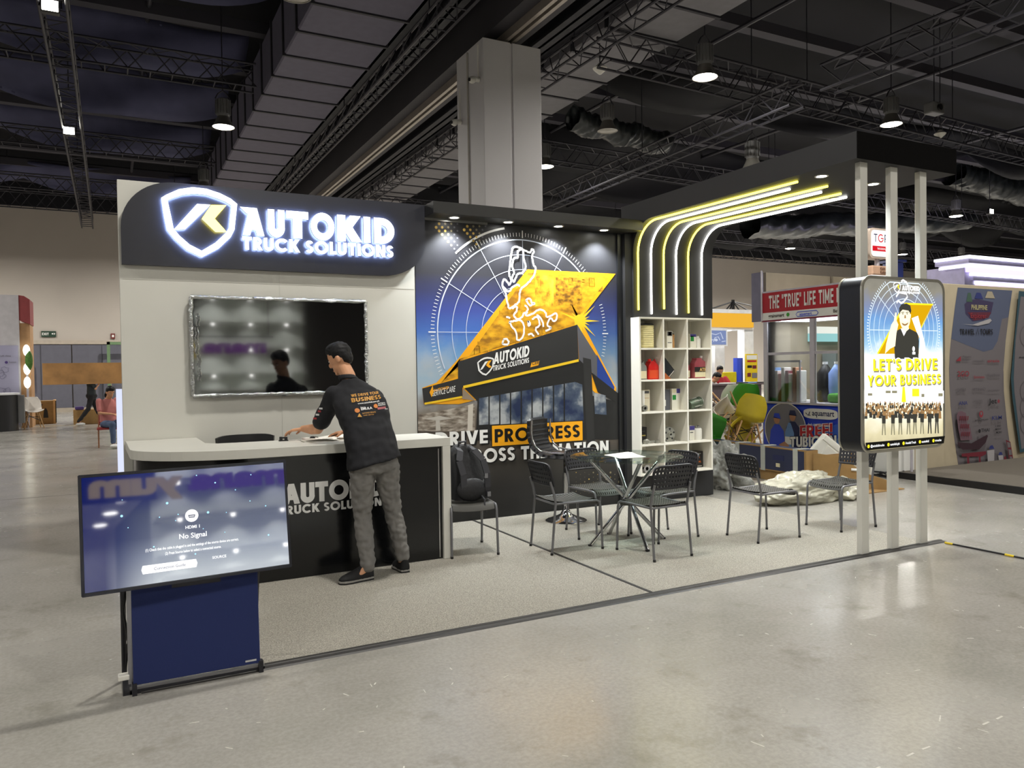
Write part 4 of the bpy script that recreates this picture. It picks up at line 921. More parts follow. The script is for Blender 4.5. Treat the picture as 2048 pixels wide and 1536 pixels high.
MB().shell(lambda u, v: (1.03 + (u - .5) * (.46 - .06 * (1 - v)), 6.98 - .05 * (2 * u - 1) ** 2 + .03 * v, .62 + .415 * v - .02 * (2 * u - 1) ** 6), 14, 8, .05).build('backrest', M_blackp, oc, smooth=1.2)
MB().box((.79, 6.56, .46), (1.27, 6.98, .54)).build('seat', M_blackp, oc, bevel=.03)
MB().tube([(1.03, 6.78, .07), (1.03, 6.78, .46)], .03, 10).build('column', M_chrome, oc, smooth=1)
for k in range(5): MB().tube([(1.03, 6.78, .09), (1.03 + .27 * math.cos(1.257 * k), 6.78 + .27 * math.sin(1.257 * k), .04)], .02, 8).build('base_arm', M_blackp, oc, smooth=1)
MB().box((1.0, 6.95, .5), (1.06, 7.0, .75)).build('back_bracket', M_blackp, oc)

# glass table
tb = thing('glass_table', 'round glass table on crossed chrome tubes with papers on it', 'table', (4.07, 5.62, 0))
M_glass = thin_glass('clear_glass', (.86, .93, .9), .55)
MB().lathe([(.001, .768), (.492, .768), (.5, .772), (.5, .778), (.494, .781), (.001, .781)], (4.06, 5.6, 0), 64).build('tabletop', M_glass, tb, smooth=.5)
for a in (0, 90, 180, 270):
    a = D(a + 168); o = Vector((4.06, 5.6, 0)); d = Vector((math.cos(a), math.sin(a), 0)); s = Vector((-d.y, d.x, 0)) * .022
    MB().tube([o + d * .36 + s + Vector((0, 0, .012)), o - d * .33 + s + Vector((0, 0, .75))], .017, 12).build('leg', M_chrome, tb, smooth=1)
    p = o - d * .33 + s; MB().tube([(p.x, p.y, .745), (p.x, p.y, .767)], .028, 14).build('glass_pad', M_chrome, tb, smooth=.6)
    p = o + d * .365 + s; MB().tube([(p.x, p.y, 0), (p.x, p.y, .02)], .019, 10).build('foot_cap', M_blackp, tb)
MB().lathe([(.05, .36), (.05, .4)], (4.06, 5.6, 0), 16).build('hub', M_chrome, tb, smooth=.6)
M_paper = mat('paper', 'e9e6dc', .8, var=.02)
pp = [onZ(x, y, .783) for x, y in ((1209, 910), (1257, 904), (1290, 914), (1246, 917))]
for k in range(3):
    c = sum(pp, Vector()) / 4; R = Matrix.Rotation(D((-6, 4, 0)[k]), 4, 'Z')
    b = MB(); z = .7815 + .0012 * k; P4 = [R @ (p - c) + c for p in pp]
    b.add([(p.x, p.y, z + d) for d in (0, .0009) for p in P4], [(0, 1, 2, 3), (7, 6, 5, 4), (0, 4, 5, 1), (1, 5, 6, 2), (2, 6, 7, 3), (3, 7, 4, 0)])
    tag(b.build('paper_sheet', M_paper), ['lowest of three white sheets on the glass table', 'middle of three white sheets on the glass table', 'topmost of three white sheets on the glass table'][k], 'paper', 'sheets on the glass table')

# bar stool
st = thing('bar_stool', 'chrome bar stool with ribbed black seat against the printed wall', 'stool', (4.107, 6.72, 0))
MB().lathe([(.21, 0), (.212, .012), (.19, .025), (.12, .045), (.06, .075), (.035, .12), (.03, .16)], (4.107, 6.72, 0), 36).build('base', M_chrome, st, smooth=1)
MB().tube([(4.107, 6.72, .15), (4.107, 6.72, .5)], .028, 14).build('column', M_chrome, st, smooth=1)
MB().tube([(4.107, 6.72, .5), (4.107, 6.72, .7)], .02, 14).build('piston', mat('black_piston', '1c1c1e', .3), st, smooth=1)
MB().tube([(4.107, 6.72, .66), (4.04, 6.62, .62), (4.02, 6.58, .56)], .008, 8).build('lever', M_chrome, st, smooth=1)
MB().ell((4.015, 6.575, .55), (.016, .016, .035)).build('lever_knob', M_blackp, st, smooth=1)
sp = [(.33, .725), (.2, .718), (.02, .715), (-.09, .73), (-.155, .775), (-.185, .84), (-.195, .93), (-.19, 1.035)]
def spl(t):
    t = t * (len(sp) - 1); i = min(int(t), len(sp) - 2); f = t - i; a, b = sp[i], sp[i + 1]; return a[0] + (b[0] - a[0]) * f, a[1] + (b[1] - a[1]) * f
rz = D(-60); ca, sa = math.cos(rz), math.sin(rz)
def sloc(x, y, z): return (4.062 + x * ca - y * sa, 6.798 + x * sa + y * ca, z)
def pad(u, v):
    x, z = spl(v); x2, z2 = spl(min(1, v + .01)); x1, z1 = spl(max(0, v - .01)); d = Vector((x2 - x1, 0, z2 - z1)).normalized(); nn = Vector((d.z, 0, -d.x)) * -1
    k = .012 * abs(math.sin(PI * 13 * v)) ** .5 * (1 - (2 * u - 1) ** 8) + .028; return sloc(x - nn.x * k * -1, (u - .5) * .36, z - nn.z * k * -1)
MB().shell(pad, 10, 104, .03).build('cushion', mat('black_leatherette', '1b1c1f', .32, var=.08, bump=.2, bscale=90), st, smooth=1.2)
for s in (-.19, .19): MB().tube([sloc(spl(i / 40)[0], s, spl(i / 40)[1]) for i in range(41)], .009, 8).build('chrome_edge', M_chrome, st, smooth=1)
MB().tube([sloc(sp[0][0], -.19, sp[0][1]), sloc(sp[0][0], .19, sp[0][1])], .007, 8).build('chrome_edge', M_chrome, st, smooth=1)
MB().box((4.0, 6.62, .69), (4.2, 6.82, .712)).build('seat_plate', M_blackp, st)

# backpack on the chair
bpk = thing('backpack', 'black backpack leaning on the chair beside the counter', 'bag', (2.72, 6.08, .46))
M_bag = mat('black_nylon', '1a1a1d', .65, var=.15, scale=12, bump=.4, bscale=30); M_bag2 = mat('grey_webbing', '35353a', .7, var=.1)
def bpf(z): # half width, half depth, lean
    t = (z - .455) / .46; w_ = .165 * (1 - .1 * t) * (1 if t < .72 else math.sqrt(max(0, 1 - ((t - .72) / .3) ** 2))); return w_, .115 * (1 - .35 * t) * (1 if t < .8 else .9), .1 * t
rings = []
for i in range(15):
    z = .457 + .455 * i / 14; w_, d_, ln = bpf(z); w_ = max(w_, .03)
    rings.append([Vector((2.735 + .1 * (-t_ * 0) + w_ * math.copysign(abs(math.cos(a)) ** .6, math.cos(a)) - .04 * (z - .457), 6.07 + ln + d_ * math.copysign(abs(math.sin(a)) ** .6, math.sin(a)), z)) for t_ in (0,) for a in [2 * PI * j / 20 for j in range(20)]])
MB().loft(rings).build('bag_body', M_bag, bpk, smooth=1.2)
bp2 = MB().ell((2.71, 5.965, .545), (.14, .045, .1), 18, 10); bp2.build('front_pocket', M_bag, bpk, smooth=1)
MB().ell((2.85, 6.06, .54), (.06, .1, .085), 14, 8).build('side_pocket', M_bag, bpk, smooth=1)
for x0, x1 in ((2.63, 2.6), (2.76, 2.82)):
    pts = [(x0, 6.08, .9), (x0 - .01, 6.0, .88), (x1 - .01, 5.955, .8), (x1 + .02, 5.94, .68), (x1 + .03, 5.95, .56), (x1 + .02, 5.98, .48)]
    b = MB()
    for i in range(len(pts) - 1):
        a, c = Vector(pts[i]), Vector(pts[i + 1]); d = (c - a); s = d.cross(Vector((0, -1, .2))).normalized() * .027; n_ = Vector((0, -.014, 0))
        b.add([a - s, a + s, c + s, c - s, a - s + n_, a + s + n_, c + s + n_, c - s + n_], [(0, 1, 2, 3), (4, 5, 6, 7), (0, 4, 7, 3), (1, 5, 6, 2), (0, 1, 5, 4), (3, 2, 6, 7)])
    b.build('shoulder_strap', M_bag2, bpk)
MB().tube([(2.66, 6.13, .89), (2.66, 6.11, .94), (2.72, 6.11, .945), (2.73, 6.13, .89)], .011, 8).build('carry_loop', M_bag2, bpk, smooth=1)
for x, z in ((2.83, .66), (2.855, .5)): MB().box((x - .015, 5.925, z - .02), (x + .015, 5.94, z + .02)).build('buckle', mat('buckle_grey', '77777a', .4), bpk)
MB().tube([(2.79, 5.94, .49), (2.78, 5.86, .47), (2.775, 5.85, .4), (2.79, 5.85, .36)], .008, 6).build('dangling_strap', M_bag2, bpk)

# television on the white wall
tv = thing('wall_television', 'large switched-off television with foil-wrapped rim on the white wall', 'television', (1.405, YB, 1.8))
MB().box((.63, YB - .055, 1.372), (2.18, YB - .001, 2.232)).build('casing', M_blackp, tv, bevel=.004)
MB().box((.64, YB - .058, 1.385), (2.17, YB - .055, 2.22)).build('screen', mat('glossy_dark_screen', '08090b', .06, spec=.8, var=0, coat=.6), tv)
M_foil2 = mat('clear_film_foil', 'b9bcbc', .16, metal=.8, var=.2, scale=40, bump=1, bscale=60)
def filmf(a, b):
    a, b = Vector(a), Vector(b); m = MB()
    def f(u, v):
        p = a.lerp(b, u); t = 2 * PI * v; q = .018 * (1 + .5 * noise.noise(Vector((u * 30 + a.x * 9, math.cos(t), math.sin(t) + a.z))))
        o = Vector((0, math.cos(t), 0)) + (Vector((0, 0, 1)) if abs(b.z - a.z) < .1 else Vector((1, 0, 0))) * math.sin(t); return p + o * q
    return m.grid(f, 70, 10).build('rim_film', M_foil2, tv, smooth=1)
x0, x1, z0, z1, y_ = .632, 2.178, 1.374, 2.23, YB - .05
filmf((x0, y_, z0), (x1, y_, z0)); filmf((x0, y_, z1), (x1, y_, z1)); filmf((x0, y_, z0), (x0, y_, z1)); filmf((x1, y_, z0), (x1, y_, z1))
MB().box((1.38, YB - .06, 1.352), (1.42, YB - .05, 1.362)).build('remote_sensor', M_blackp, tv)
rr = random.Random(2)
for k in range(5):
    x = .665 + rr.uniform(-.008, .008); z = 1.5 + .12 * k; MB().shell(lambda u, v: (x + .03 * u - .006 * math.sin(9 * v), YB - .062 - .008 * math.sin(3 * PI * u), z + .11 * v), 4, 6, .002).build('loose_film', M_foil2, tv, smooth=1)

# rotating screen on its easel at the front left
sc = thing('rotating_screen', 'landscape screen showing a no-signal message on a navy easel base', 'screen', (.35, 4.2, 0))
TL, TR, BL = Vector((-.142, 4.124, 1.101)), Vector((.824, 4.184, 1.103)), Vector((-.138, 4.108, .543))
TILT = .15
u_s = (TR - TL).normalized(); n0 = u_s.cross(Vector((0, 0, 1))).normalized()   # faces the viewer
up_s = (Vector((0, 0, 1)) - n0 * TILT).normalized(); n_s = u_s.cross(up_s).normalized()
W_, H_ = (TR - TL).length, .5605
org = (TL + u_s * W_ / 2) + Vector((0, 0, -.2795)) - n0 * 0 - u_s * (W_ / 2) - up_s * (H_ / 2)
Ms = Matrix.Translation(org) @ Matrix((u_s, up_s, n_s)).transposed().to_4x4()
MB().obox(Ms, (0, 0, -.03), (W_, H_, 0)).build('casing', mat('screen_frame', '1d1f28', .4, metal=.3), sc, bevel=.003)
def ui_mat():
    m = mat('screen_ui_reflection', '05060c', .035, spec=.7, var=0); nt = m.node_tree; b = nt.nodes['Principled BSDF']; N = nt.nodes.new; L = nt.links.new
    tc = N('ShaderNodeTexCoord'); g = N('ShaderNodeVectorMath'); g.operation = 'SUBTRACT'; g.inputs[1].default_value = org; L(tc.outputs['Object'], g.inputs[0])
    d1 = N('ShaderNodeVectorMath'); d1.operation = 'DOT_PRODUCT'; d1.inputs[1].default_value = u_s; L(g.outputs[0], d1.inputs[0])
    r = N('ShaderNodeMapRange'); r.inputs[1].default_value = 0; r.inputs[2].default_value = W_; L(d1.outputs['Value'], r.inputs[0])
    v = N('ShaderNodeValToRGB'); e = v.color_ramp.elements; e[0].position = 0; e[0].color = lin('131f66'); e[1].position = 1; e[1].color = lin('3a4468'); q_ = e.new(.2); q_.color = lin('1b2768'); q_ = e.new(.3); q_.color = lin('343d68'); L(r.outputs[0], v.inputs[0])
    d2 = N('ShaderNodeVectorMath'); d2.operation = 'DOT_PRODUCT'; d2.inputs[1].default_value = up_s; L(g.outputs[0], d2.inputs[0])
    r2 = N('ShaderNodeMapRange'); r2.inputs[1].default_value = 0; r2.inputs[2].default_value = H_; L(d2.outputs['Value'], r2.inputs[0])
    v2 = N('ShaderNodeValToRGB'); e2 = v2.color_ramp.elements; e2[0].position = 0; e2[0].color = lin('dfe6ee'); e2[1].position = 1; e2[1].color = lin('2b3478')  # pale lower part stands in for reflected light, put into the emission
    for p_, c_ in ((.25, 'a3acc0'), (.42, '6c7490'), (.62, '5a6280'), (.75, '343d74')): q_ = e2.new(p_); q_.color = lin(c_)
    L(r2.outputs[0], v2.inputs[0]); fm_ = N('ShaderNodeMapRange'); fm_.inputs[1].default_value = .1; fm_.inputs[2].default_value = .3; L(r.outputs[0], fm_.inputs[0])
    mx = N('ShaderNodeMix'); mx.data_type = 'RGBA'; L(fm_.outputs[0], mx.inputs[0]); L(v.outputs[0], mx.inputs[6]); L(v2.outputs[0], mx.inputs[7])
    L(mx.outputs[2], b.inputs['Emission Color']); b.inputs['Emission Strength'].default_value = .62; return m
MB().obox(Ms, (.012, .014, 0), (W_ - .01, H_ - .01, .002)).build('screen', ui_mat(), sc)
ps = Print(org + n_s * .0022, u_s, up_s, n_s, .0003)
sW, sG, sB = glow('screen_white', 'ffffff', 1.15), glow('screen_dim_white', 'd7dcf0', .9), glow('screen_dot', 'a9e4ff', 1.2)
us = lambda x, y: (lambda p: ((p - org).dot(u_s), (p - org).dot(up_s)))(onY(140 + x * .3516, 860 + y * .3516, 4.15))
ps.disc(us(693, 488), .031, sW, 28); c0 = us(693, 490); ps.poly([(c0[0] - .017, c0[1] + .006), (c0[0] + .017, c0[1] + .006), (c0[0] + .013, c0[1] - .008), (c0[0] - .013, c0[1] - .008)], glow('screen_icon', '5a6076', .7)); ps.poly([(c0[0] - .012, c0[1] + .001), (c0[0] + .012, c0[1] + .001), (c0[0] + .011, c0[1] - .003), (c0[0] - .011, c0[1] - .003)], sW)
cx_ = us(697, 600)[0]
ps.t('HDMI 1', cx_, us(695, 560)[1], .016, sW, .02, al='c'); ps.t('No Signal', cx_, us(698, 612)[1], .025, sW, .02, al='c')
ps.t('(1) Check that the cable is plugged in and the settings of the source device are correct.', cx_, us(695, 660)[1], .0135, sW, .02, w=.435, al='c'); ps.t('(2) Press Source below to select a connected source.', cx_, us(695, 690)[1], .0135, sW, .02, w=.262, al='c')
a, b = us(408, 792), us(712, 745); zb_ = us(560, 775)[1]; ps.poly([(a[0], zb_ - .02), (b[0], zb_ - .02), (b[0] + .006, zb_), (b[0], zb_ + .02), (a[0], zb_ + .02), (a[0] - .006, zb_)], sW); ps.t('Connection Guide', (a[0] + b[0]) / 2, zb_ - .007, .014, glow('screen_text_grey', '6a708c', .7), .01, al='c')
ps.t('SOURCE', us(845, 725)[0], us(845, 728)[1], .013, sW, .02, al='c')
ps.build('screen_message', sc); ps = Print(org + n_s * .0026, u_s, up_s, n_s, .0001)
for x, y, r in ((553, 417, .006), (292, 490, .006), (787, 470, .006), (832, 300, .004), (948, 341, .003), (1120, 433, .0035), (1131, 599, .0045), (615, 481, .003), (600, 516, .0025), (892, 470, .0025), (508, 497, .003), (1040, 254, .003), (328, 556, .0025), (296, 398, .002), (725, 258, .003), (757, 563, .0025), (880, 583, .0025), (473, 664, .004), (709, 705, .004), (1030, 405, .003)): ps.disc(us(x, y), r, sB, 10)
stuff(ps.build('light_dots', sc))
for f, a, b_ in (((0), (0, -.004, -.01), (W_, .012, .004)), (0, (0, H_ - .012, -.01), (W_, H_ + .003, .004)), (0, (-.003, 0, -.01), (.011, H_, .004)), (0, (W_ - .01, 0, -.01), (W_ + .003, H_, .004))):
    MB().obox(Ms, a, b_).build('bezel', mat('bezel_dark', '23242c', .3, metal=.5), sc, bevel=.001)
M_nav = mat('navy_fabric', '1d2a5c', .9, var=.05, scale=300, bump=.3, bscale=600)
zt = .56; fy = lambda z: 4.175 + .06 * z
b = MB(); b.add([(x, fy(z) + dy, z) for z in (.05, zt) for dy in (0, .022) for x in (.066, .664)], [(0, 1, 5, 4), (2, 6, 7, 3), (0, 4, 6, 2), (1, 3, 7, 5), (0, 2, 3, 1), (4, 5, 7, 6)]); b.build('front_panel', M_nav, sc, bevel=.003)
M_bar = mat('dark_bar', '2b2b30', .4, metal=.5)
for x in (.06, .657): MB().box((x, 4.172, 0), (x + .022, 4.21, .06)).build('front_foot', M_bar, sc)
MB().box((.05, 4.2, .0), (.69, 4.235, .02)).build('base_bar', M_bar, sc); MB().box((.05, 4.205, .02), (.69, 4.23, .03)).build('base_plate', mat('satin_plate', '8f8f92', .3, metal=.7), sc)
for x in (.03, .67): MB().tube([(x, 4.42, .0), (x, 4.24, .56)], .013, 8).build('rear_leg', M_bar, sc)
MB().box((.02, 4.2, 0), (.06, 4.44, .015)).build('side_runner', M_bar, sc); MB().box((.66, 4.2, 0), (.69, 4.44, .015)).build('side_runner', M_bar, sc)
MB().box((.045, 4.21, .05), (.066, 4.24, .56)).build('panel_edge', mat('satin_plate', '8f8f92', .3, metal=.7), sc)
MB().box((.25, 4.2, .5), (.48, 4.24, .9)).build('mount_arm', M_bar, sc)
MB().box((.59, fy(.07) - .003, .066), (.645, fy(.07), .075)).build('name_plate', mat('silver_plate', 'c9c9cb', .3, metal=.6), sc)
MB().tube([(.045, 4.26, .5), (.03, 4.27, .4), (.05, 4.25, .25), (.035, 4.27, .12), (.03, 4.25, .09)], .007, 6).build('power_cable', M_blackp, sc, smooth=1); MB().box((.0, 4.2, .075), (.05, 4.25, .1)).build('plug_adapter', M_wp, sc, bevel=.004)

# ------------------------------------------------------------------ shelf and the goods in it
sh = thing('cube_shelf', 'white cube shelf with fifteen bays under the light lines', 'shelf', (5.8, 7.15, .33))
CX = [5.279, 5.612, 5.958, 6.319]; RZ = [.341, .677, 1.046, 1.41, 1.77, 2.118]; M_shelf = mat('shelf_white', 'e6e3d8', .5, var=.02)
MB().box((CX[0], 7.345, RZ[0]), (CX[3], 7.355, RZ[5])).build('back_panel', M_shelf, sh)
for k, x in enumerate(CX): MB().box((x - .01, 7.0, RZ[0] - .01), (x + .01, 7.345, RZ[5] + .01)).build('side_panel' if k in (0, 3) else 'divider', M_shelf, sh, bevel=.0015)
for z in RZ:
    for k in range(3): MB().box((CX[k] + .01, 7.0, z - .01), (CX[k + 1] - .01, 7.345, z + .01)).build('shelf_board', M_shelf, sh, bevel=.0015)
M_cb = mat('carton_white', 'd9d5c6', .6, var=.03); M_purple = mat('carton_violet', '3c3478', .5); M_green = mat('carton_green', '0f7a2c', .5); M_blk2 = mat('carton_black', '1b1815', .5); M_or = mat('carton_orange', 'a5541f', .5); M_kraft = mat('kraft_tan', 'b08450', .6); M_ali = mat('cast_aluminium', 'a3a39a', .4, metal=.7, var=.1)
zf = [z + .01 for z in RZ]
def carton(label, x0, x1, z, h, y0, dp, m=M_cb, bands=()):
    t = thing('carton', label, 'box', ((x0 + x1) / 2, y0 + dp / 2, z)); MB().box((x0, y0, z), (x1, y0 + dp, z + h)).build('carton_body', m, t, bevel=.0015)
    for a, b, c, d, mm in bands: MB().box((x0 + (x1 - x0) * a, y0 - .0012, z + h * b), (x0 + (x1 - x0) * c, y0, z + h * d)).build('printed_label', mm, t)
    return t
M_ink = mat('carton_print', '4a4a48', .5)
# air filter
af = thing('air_filter', 'big pleated cream air filter in the top left bay', 'filter', (5.45, 7.16, zf[4]))
MB().lathe([(.1, zf[4]), (.115, zf[4] + .01)] + [(.108 + .006 * (i % 2), zf[4] + .012 + .0105 * i) for i in range(23)] + [(.115, zf[4] + .255), (.1, zf[4] + .262)], (5.445, 7.145, 0), 36).build('pleated_body', mat('filter_cream', 'd9cf9a', .7, var=.08, scale=20), af, smooth=.3)
MB().lathe([(.112, zf[4] + .262), (.113, zf[4] + .27), (.1, zf[4] + .28), (.001, zf[4] + .28)], (5.445, 7.145, 0), 36).build('rubber_cap', M_blackp, af, smooth=.6)
carton('white carton with violet print standing left in the top middle bay', 5.73, 5.812, zf[4], .197, 7.09, .09, M_cb, ((.1, .72, .95, .97, M_ink), (.3, .75, .8, .95, M_purple), (.15, .3, .85, .34, M_ink)))
tn = thing('fuel_filter', 'slim tan cylinder with dark cap beside the white carton, top middle bay', 'filter', (5.845, 7.13, zf[4])); MB().lathe([(.028, zf[4]), (.03, zf[4] + .005), (.03, zf[4] + .155), (.028, zf[4] + .16)], (5.845, 7.14, 0), 20).build('filter_body', M_kraft, tn, smooth=.6); MB().lathe([(.03, zf[4] + .16), (.022, zf[4] + .172), (.001, zf[4] + .174)], (5.845, 7.14, 0), 20).build('cap', M_blackp, tn, smooth=.6)
carton('small white carton with green square and navy top in the top right bay', 6.085, 6.178, zf[4], .167, 7.1, .09, M_cb, ((.02, .8, .98, .99, M_purple), (.08, .48, .62, .86, M_green)))
wt = thing('bottle', 'small white round-shouldered bottle in the top right bay', 'bottle', (6.227, 7.14, zf[4])); MB().lathe([(.04, zf[4]), (.043, zf[4] + .005), (.043, zf[4] + .11), (.03, zf[4] + .125)], (6.228, 7.145, 0), 22).build('bottle_body', M_wp, wt, smooth=.6); MB().lathe([(.025, zf[4] + .125), (.025, zf[4] + .142), (.001, zf[4] + .142)], (6.228, 7.145, 0), 16).build('cap', M_wp, wt, smooth=.6)
def jug(label, x0, x1, z, h, m, ml, capm, y=7.14, clear=False, nx=.3):
    t = thing('jug', label, 'jug', ((x0 + x1) / 2, y, z)); w_ = x1 - x0; P = [(0, 0), (w_, 0), (w_ * 1.0, h * .62), (w_ * .9, h * .74), (w_ * .62, h * .84), (w_ * .6, h * .9), (w_ * .2, h * .9), (w_ * .18, h * .8), (w_ * .04, h * .68)]
    MB().prism(P, (x0, y - .045, z), (1, 0, 0), (0, 0, 1), (0, .09, 0)).build('jug_body', m, t, bevel=.008)
    MB().tube([(x0 + w_ * nx, y, z + h * .88), (x0 + w_ * nx, y, z + h)], .02, 14).build('cap', capm, t, smooth=.6)
    if nx < .5: MB().tube([(x0 + w_ * .62, y, z + h * .84), (x0 + w_ * .8, y, z + h * .97), (x0 + w_ * .95, y, z + h * .72)], .012, 8).build('handle', m, t, smooth=1)
    if ml: MB().box((x0 + w_ * .08, y - .047, z + h * .06), (x1 - w_ * .08, y - .0455, z + h * .46)).build('jug_label', ml, t)
    return t
M_red = mat('red_plastic', 'c41f1c', .3, var=.04); M_pink = mat('pink_fluid', '9c4a52', .2, var=.08, coat=.3); M_lab = mat('label_cream', 'd6cca8', .5)
jug('grey jug with pale label half behind the frame, second row left bay', 5.345, 5.445, zf[3], .215, mat('jug_grey', '83857f', .4), M_lab, M_grey)
jug('bright red oil jug in the second row left bay', 5.452, 5.6, zf[3], .235, M_red, mat('label_red_orange', 'd24a22', .4), M_red, 7.12)
td = thing('framed_card', 'black square card standing on its corner in the second row middle bay', 'card', (5.78, 7.15, zf[3]))
Mr = Matrix.Translation((5.765, 7.14, zf[3] + .125)) @ Matrix.Rotation(D(47), 4, 'Y')
MB().obox(Mr, (-.105, 0, -.07), (.105, .012, .07)).build('card_panel', M_blk2, td, bevel=.002); MB().obox(Mr, (-.09, -.0015, -.055), (.09, 0, .055)).build('dark_face', mat('card_face', '22262a', .3), td); MB().obox(Mr, (.09, -.001, -.06), (.098, 0, .06)).build('pale_line', M_cb, td); MB().prism([(0, 0), (.09, 0), (.0, .075)], (5.715, 7.11, zf[3]), (1, 0, 0), (0, 0, 1), (0, .02, 0)).build('support_wedge', M_or, td)
pj = jug('large bottle of pink fluid with cream label in the second row right bay', 6.14, 6.335, zf[3], .27, M_pink, None, M_wp, 7.14, nx=.72)
MB().box((6.15, 7.092, zf[3] + .015), (6.325, 7.0945, zf[3] + .075)).build('label_lower', M_lab, pj); MB().box((6.145, 7.092, zf[3] + .076), (6.325, 7.0945, zf[3] + .135)).build('label_upper', M_blk2, pj)
pr = Print((6.15, 7.0915, zf[3] + .085), (1, 0, 0), (0, 0, 1), (0, -1, 0), .0004); pr.t('ATF', .07, .0, .04, mat('ink_label_gold', 'd9b06a', .4, var=0), .04); pr.build('label_lettering', pj)
jug('small bottle of pink fluid behind the left edge, second row right bay', 6.07, 6.128, zf[3], .205, M_pink, M_lab, M_wp, 7.2, nx=.35)
carton('cream carton with small print in the third row left bay', 5.42, 5.522, zf[2], .245, 7.15, .1, mat('carton_cream', 'd8cfb4', .6), ((.1, .83, .9, .95, M_ink), (.1, .6, .9, .62, M_kraft)))
wp_ = thing('strut_part', 'white rod with round eye end in the third row left bay', 'truck part', (5.375, 7.1, zf[2])); MB().tube([(5.385, 7.1, zf[2] + .05), (5.385, 7.1, zf[2] + .24)], .02, 12).build('rod', M_wp, wp_, smooth=1); MB().lathe([(.018, -.015), (.036, -.015), (.036, .015), (.018, .015), (.018, -.015)], (5.395, 7.085, zf[2] + .038), 20, M=Matrix.Rotation(PI / 2, 3, 'X')).build('eye_ring', M_ali, wp_, smooth=.6)
carton('dark grey carton in the third row middle bay', 5.72, 5.826, zf[2], .24, 7.16, .12, mat('carton_grey', '55555a', .6), ((.05, .2, .4, .5, M_cb),))
carton('tall white carton with green square and violet flag, third row middle bay', 5.83, 5.962, zf[2], .25, 7.13, .12, M_cb, ((.52, .78, .99, .99, M_purple), (.04, .8, .48, .97, M_lab), (.06, .47, .45, .7, M_green)))
al = thing('alternator', 'round cast alternator lying in the third row right bay', 'truck part', (6.18, 7.12, zf[2]))
Ry = Matrix.Rotation(PI / 2 - .2, 3, 'Y'); MB().lathe([(.03, -.1), (.055, -.1), (.06, -.06), (.06, .03), (.066, .035), (.066, .075), (.05, .085), (.018, .09), (.018, .11)], (6.165, 7.12, zf[2] + .068), 24, M=Ry).build('alternator_body', mat('cast_green_grey', '5a6656', .4, metal=.6), al, smooth=.5)
MB().lathe([(.045, .08), (.052, .084), (.052, .1), (.03, .104)], (6.165, 7.12, zf[2] + .068), 20, M=Ry).build('pulley', M_ali, al, smooth=.5)
for k in range(6):
    t_ = k * PI / 3; MB().tube([Vector((6.165, 7.12, zf[2] + .068)) + Ry @ Vector((.058 * math.cos(t_), .058 * math.sin(t_), -.05)), Vector((6.165, 7.12, zf[2] + .068)) + Ry @ Vector((.062 * math.cos(t_), .062 * math.sin(t_), .06))], .007, 6).build('cooling_rib', M_ali, al)
carton('small black carton with gold stripe in the fourth row left bay', 5.375, 5.512, zf[1] + .002, .178, 7.2, .1, M_blk2, ((.2, .42, .85, .5, mat('gold_print', 'a8964a', .5)), (.2, .72, .8, .76, M_ink)))
lv_ = thing('tensioner_arm', 'pale metal lever lying at the front of the fourth row left bay', 'truck part', (5.5, 7.08, zf[1])); MB().tube([(5.38, 7.09, zf[1] + .03), (5.42, 7.085, zf[1] + .04), (5.46, 7.08, zf[1] + .02), (5.55, 7.08, zf[1] + .022), (5.62, 7.085, zf[1] + .02)], [.014, .018, .012, .012, .009], 8).build('arm', M_ali, lv_, smooth=1); MB().lathe([(.01, 0), (.03, 0), (.03, .034), (.01, .034)], (5.56, 7.07, zf[1]), 18).build('boss', M_ali, lv_, smooth=.6); MB().lathe([(.012, 0), (.028, 0), (.028, .04), (.012, .04)], (5.39, 7.07, zf[1]), 16).build('bush', M_ali, lv_, smooth=.6)
hb = thing('wheel_hub', 'round cast hub with oval holes in the fourth row middle bay', 'truck part', (5.79, 7.13, zf[1]))
Rx = Matrix.Rotation(PI / 2, 3, 'X'); hc = Vector((5.785, 7.15, zf[1] + .088)); MB().lathe([(.03, .05), (.045, .03), (.082, .025), (.088, .0), (.088, -.04), (.03, -.04)], hc, 32, M=Rx).build('hub_disc', M_ali, hb, smooth=.5)
MB().lathe([(.012, .05), (.03, .055), (.034, .03)], hc, 20, M=Rx).build('hub_boss', M_ali, hb, smooth=.6)
for k in range(5):
    t_ = 2 * PI * k / 5 + .3; MB().ell(hc + Rx @ Vector((.062 * math.cos(t_), .062 * math.sin(t_), .027)), (.015, .006, .012)).build('dark_hole', M_blackp, hb, smooth=1)
MB().box((5.72, 7.13, zf[1]), (5.865, 7.19, zf[1] + .012)).build('stand_foot', M_ali, hb)
carton('narrow white carton with violet top in the fourth row right bay', 6.08, 6.158, zf[1], .17, 7.12, .07, M_cb, ((.02, .7, .98, .99, M_purple), (.1, .5, .7, .56, M_ink)))
cn = thing('oil_filter', 'white spin-on filter can with metal top in the fourth row right bay', 'filter', (6.21, 7.13, zf[1])); MB().lathe([(.048, zf[1]), (.052, zf[1] + .006), (.052, zf[1] + .125), (.042, zf[1] + .138)], (6.21, 7.13, 0), 24).build('can', M_wp, cn, smooth=.6); MB().lathe([(.03, zf[1] + .138), (.034, zf[1] + .15), (.026, zf[1] + .17), (.001, zf[1] + .176)], (6.21, 7.13, 0), 20).build('metal_top', M_chrome, cn, smooth=.8)
bb = carton('large black carton with orange lettering in the bottom right bay', 6.1, 6.3, zf[0] + .001, .19, 7.14, .12, M_blk2, ((.1, .58, .75, .66, M_or), (.1, .06, .9, .1, M_cb)))
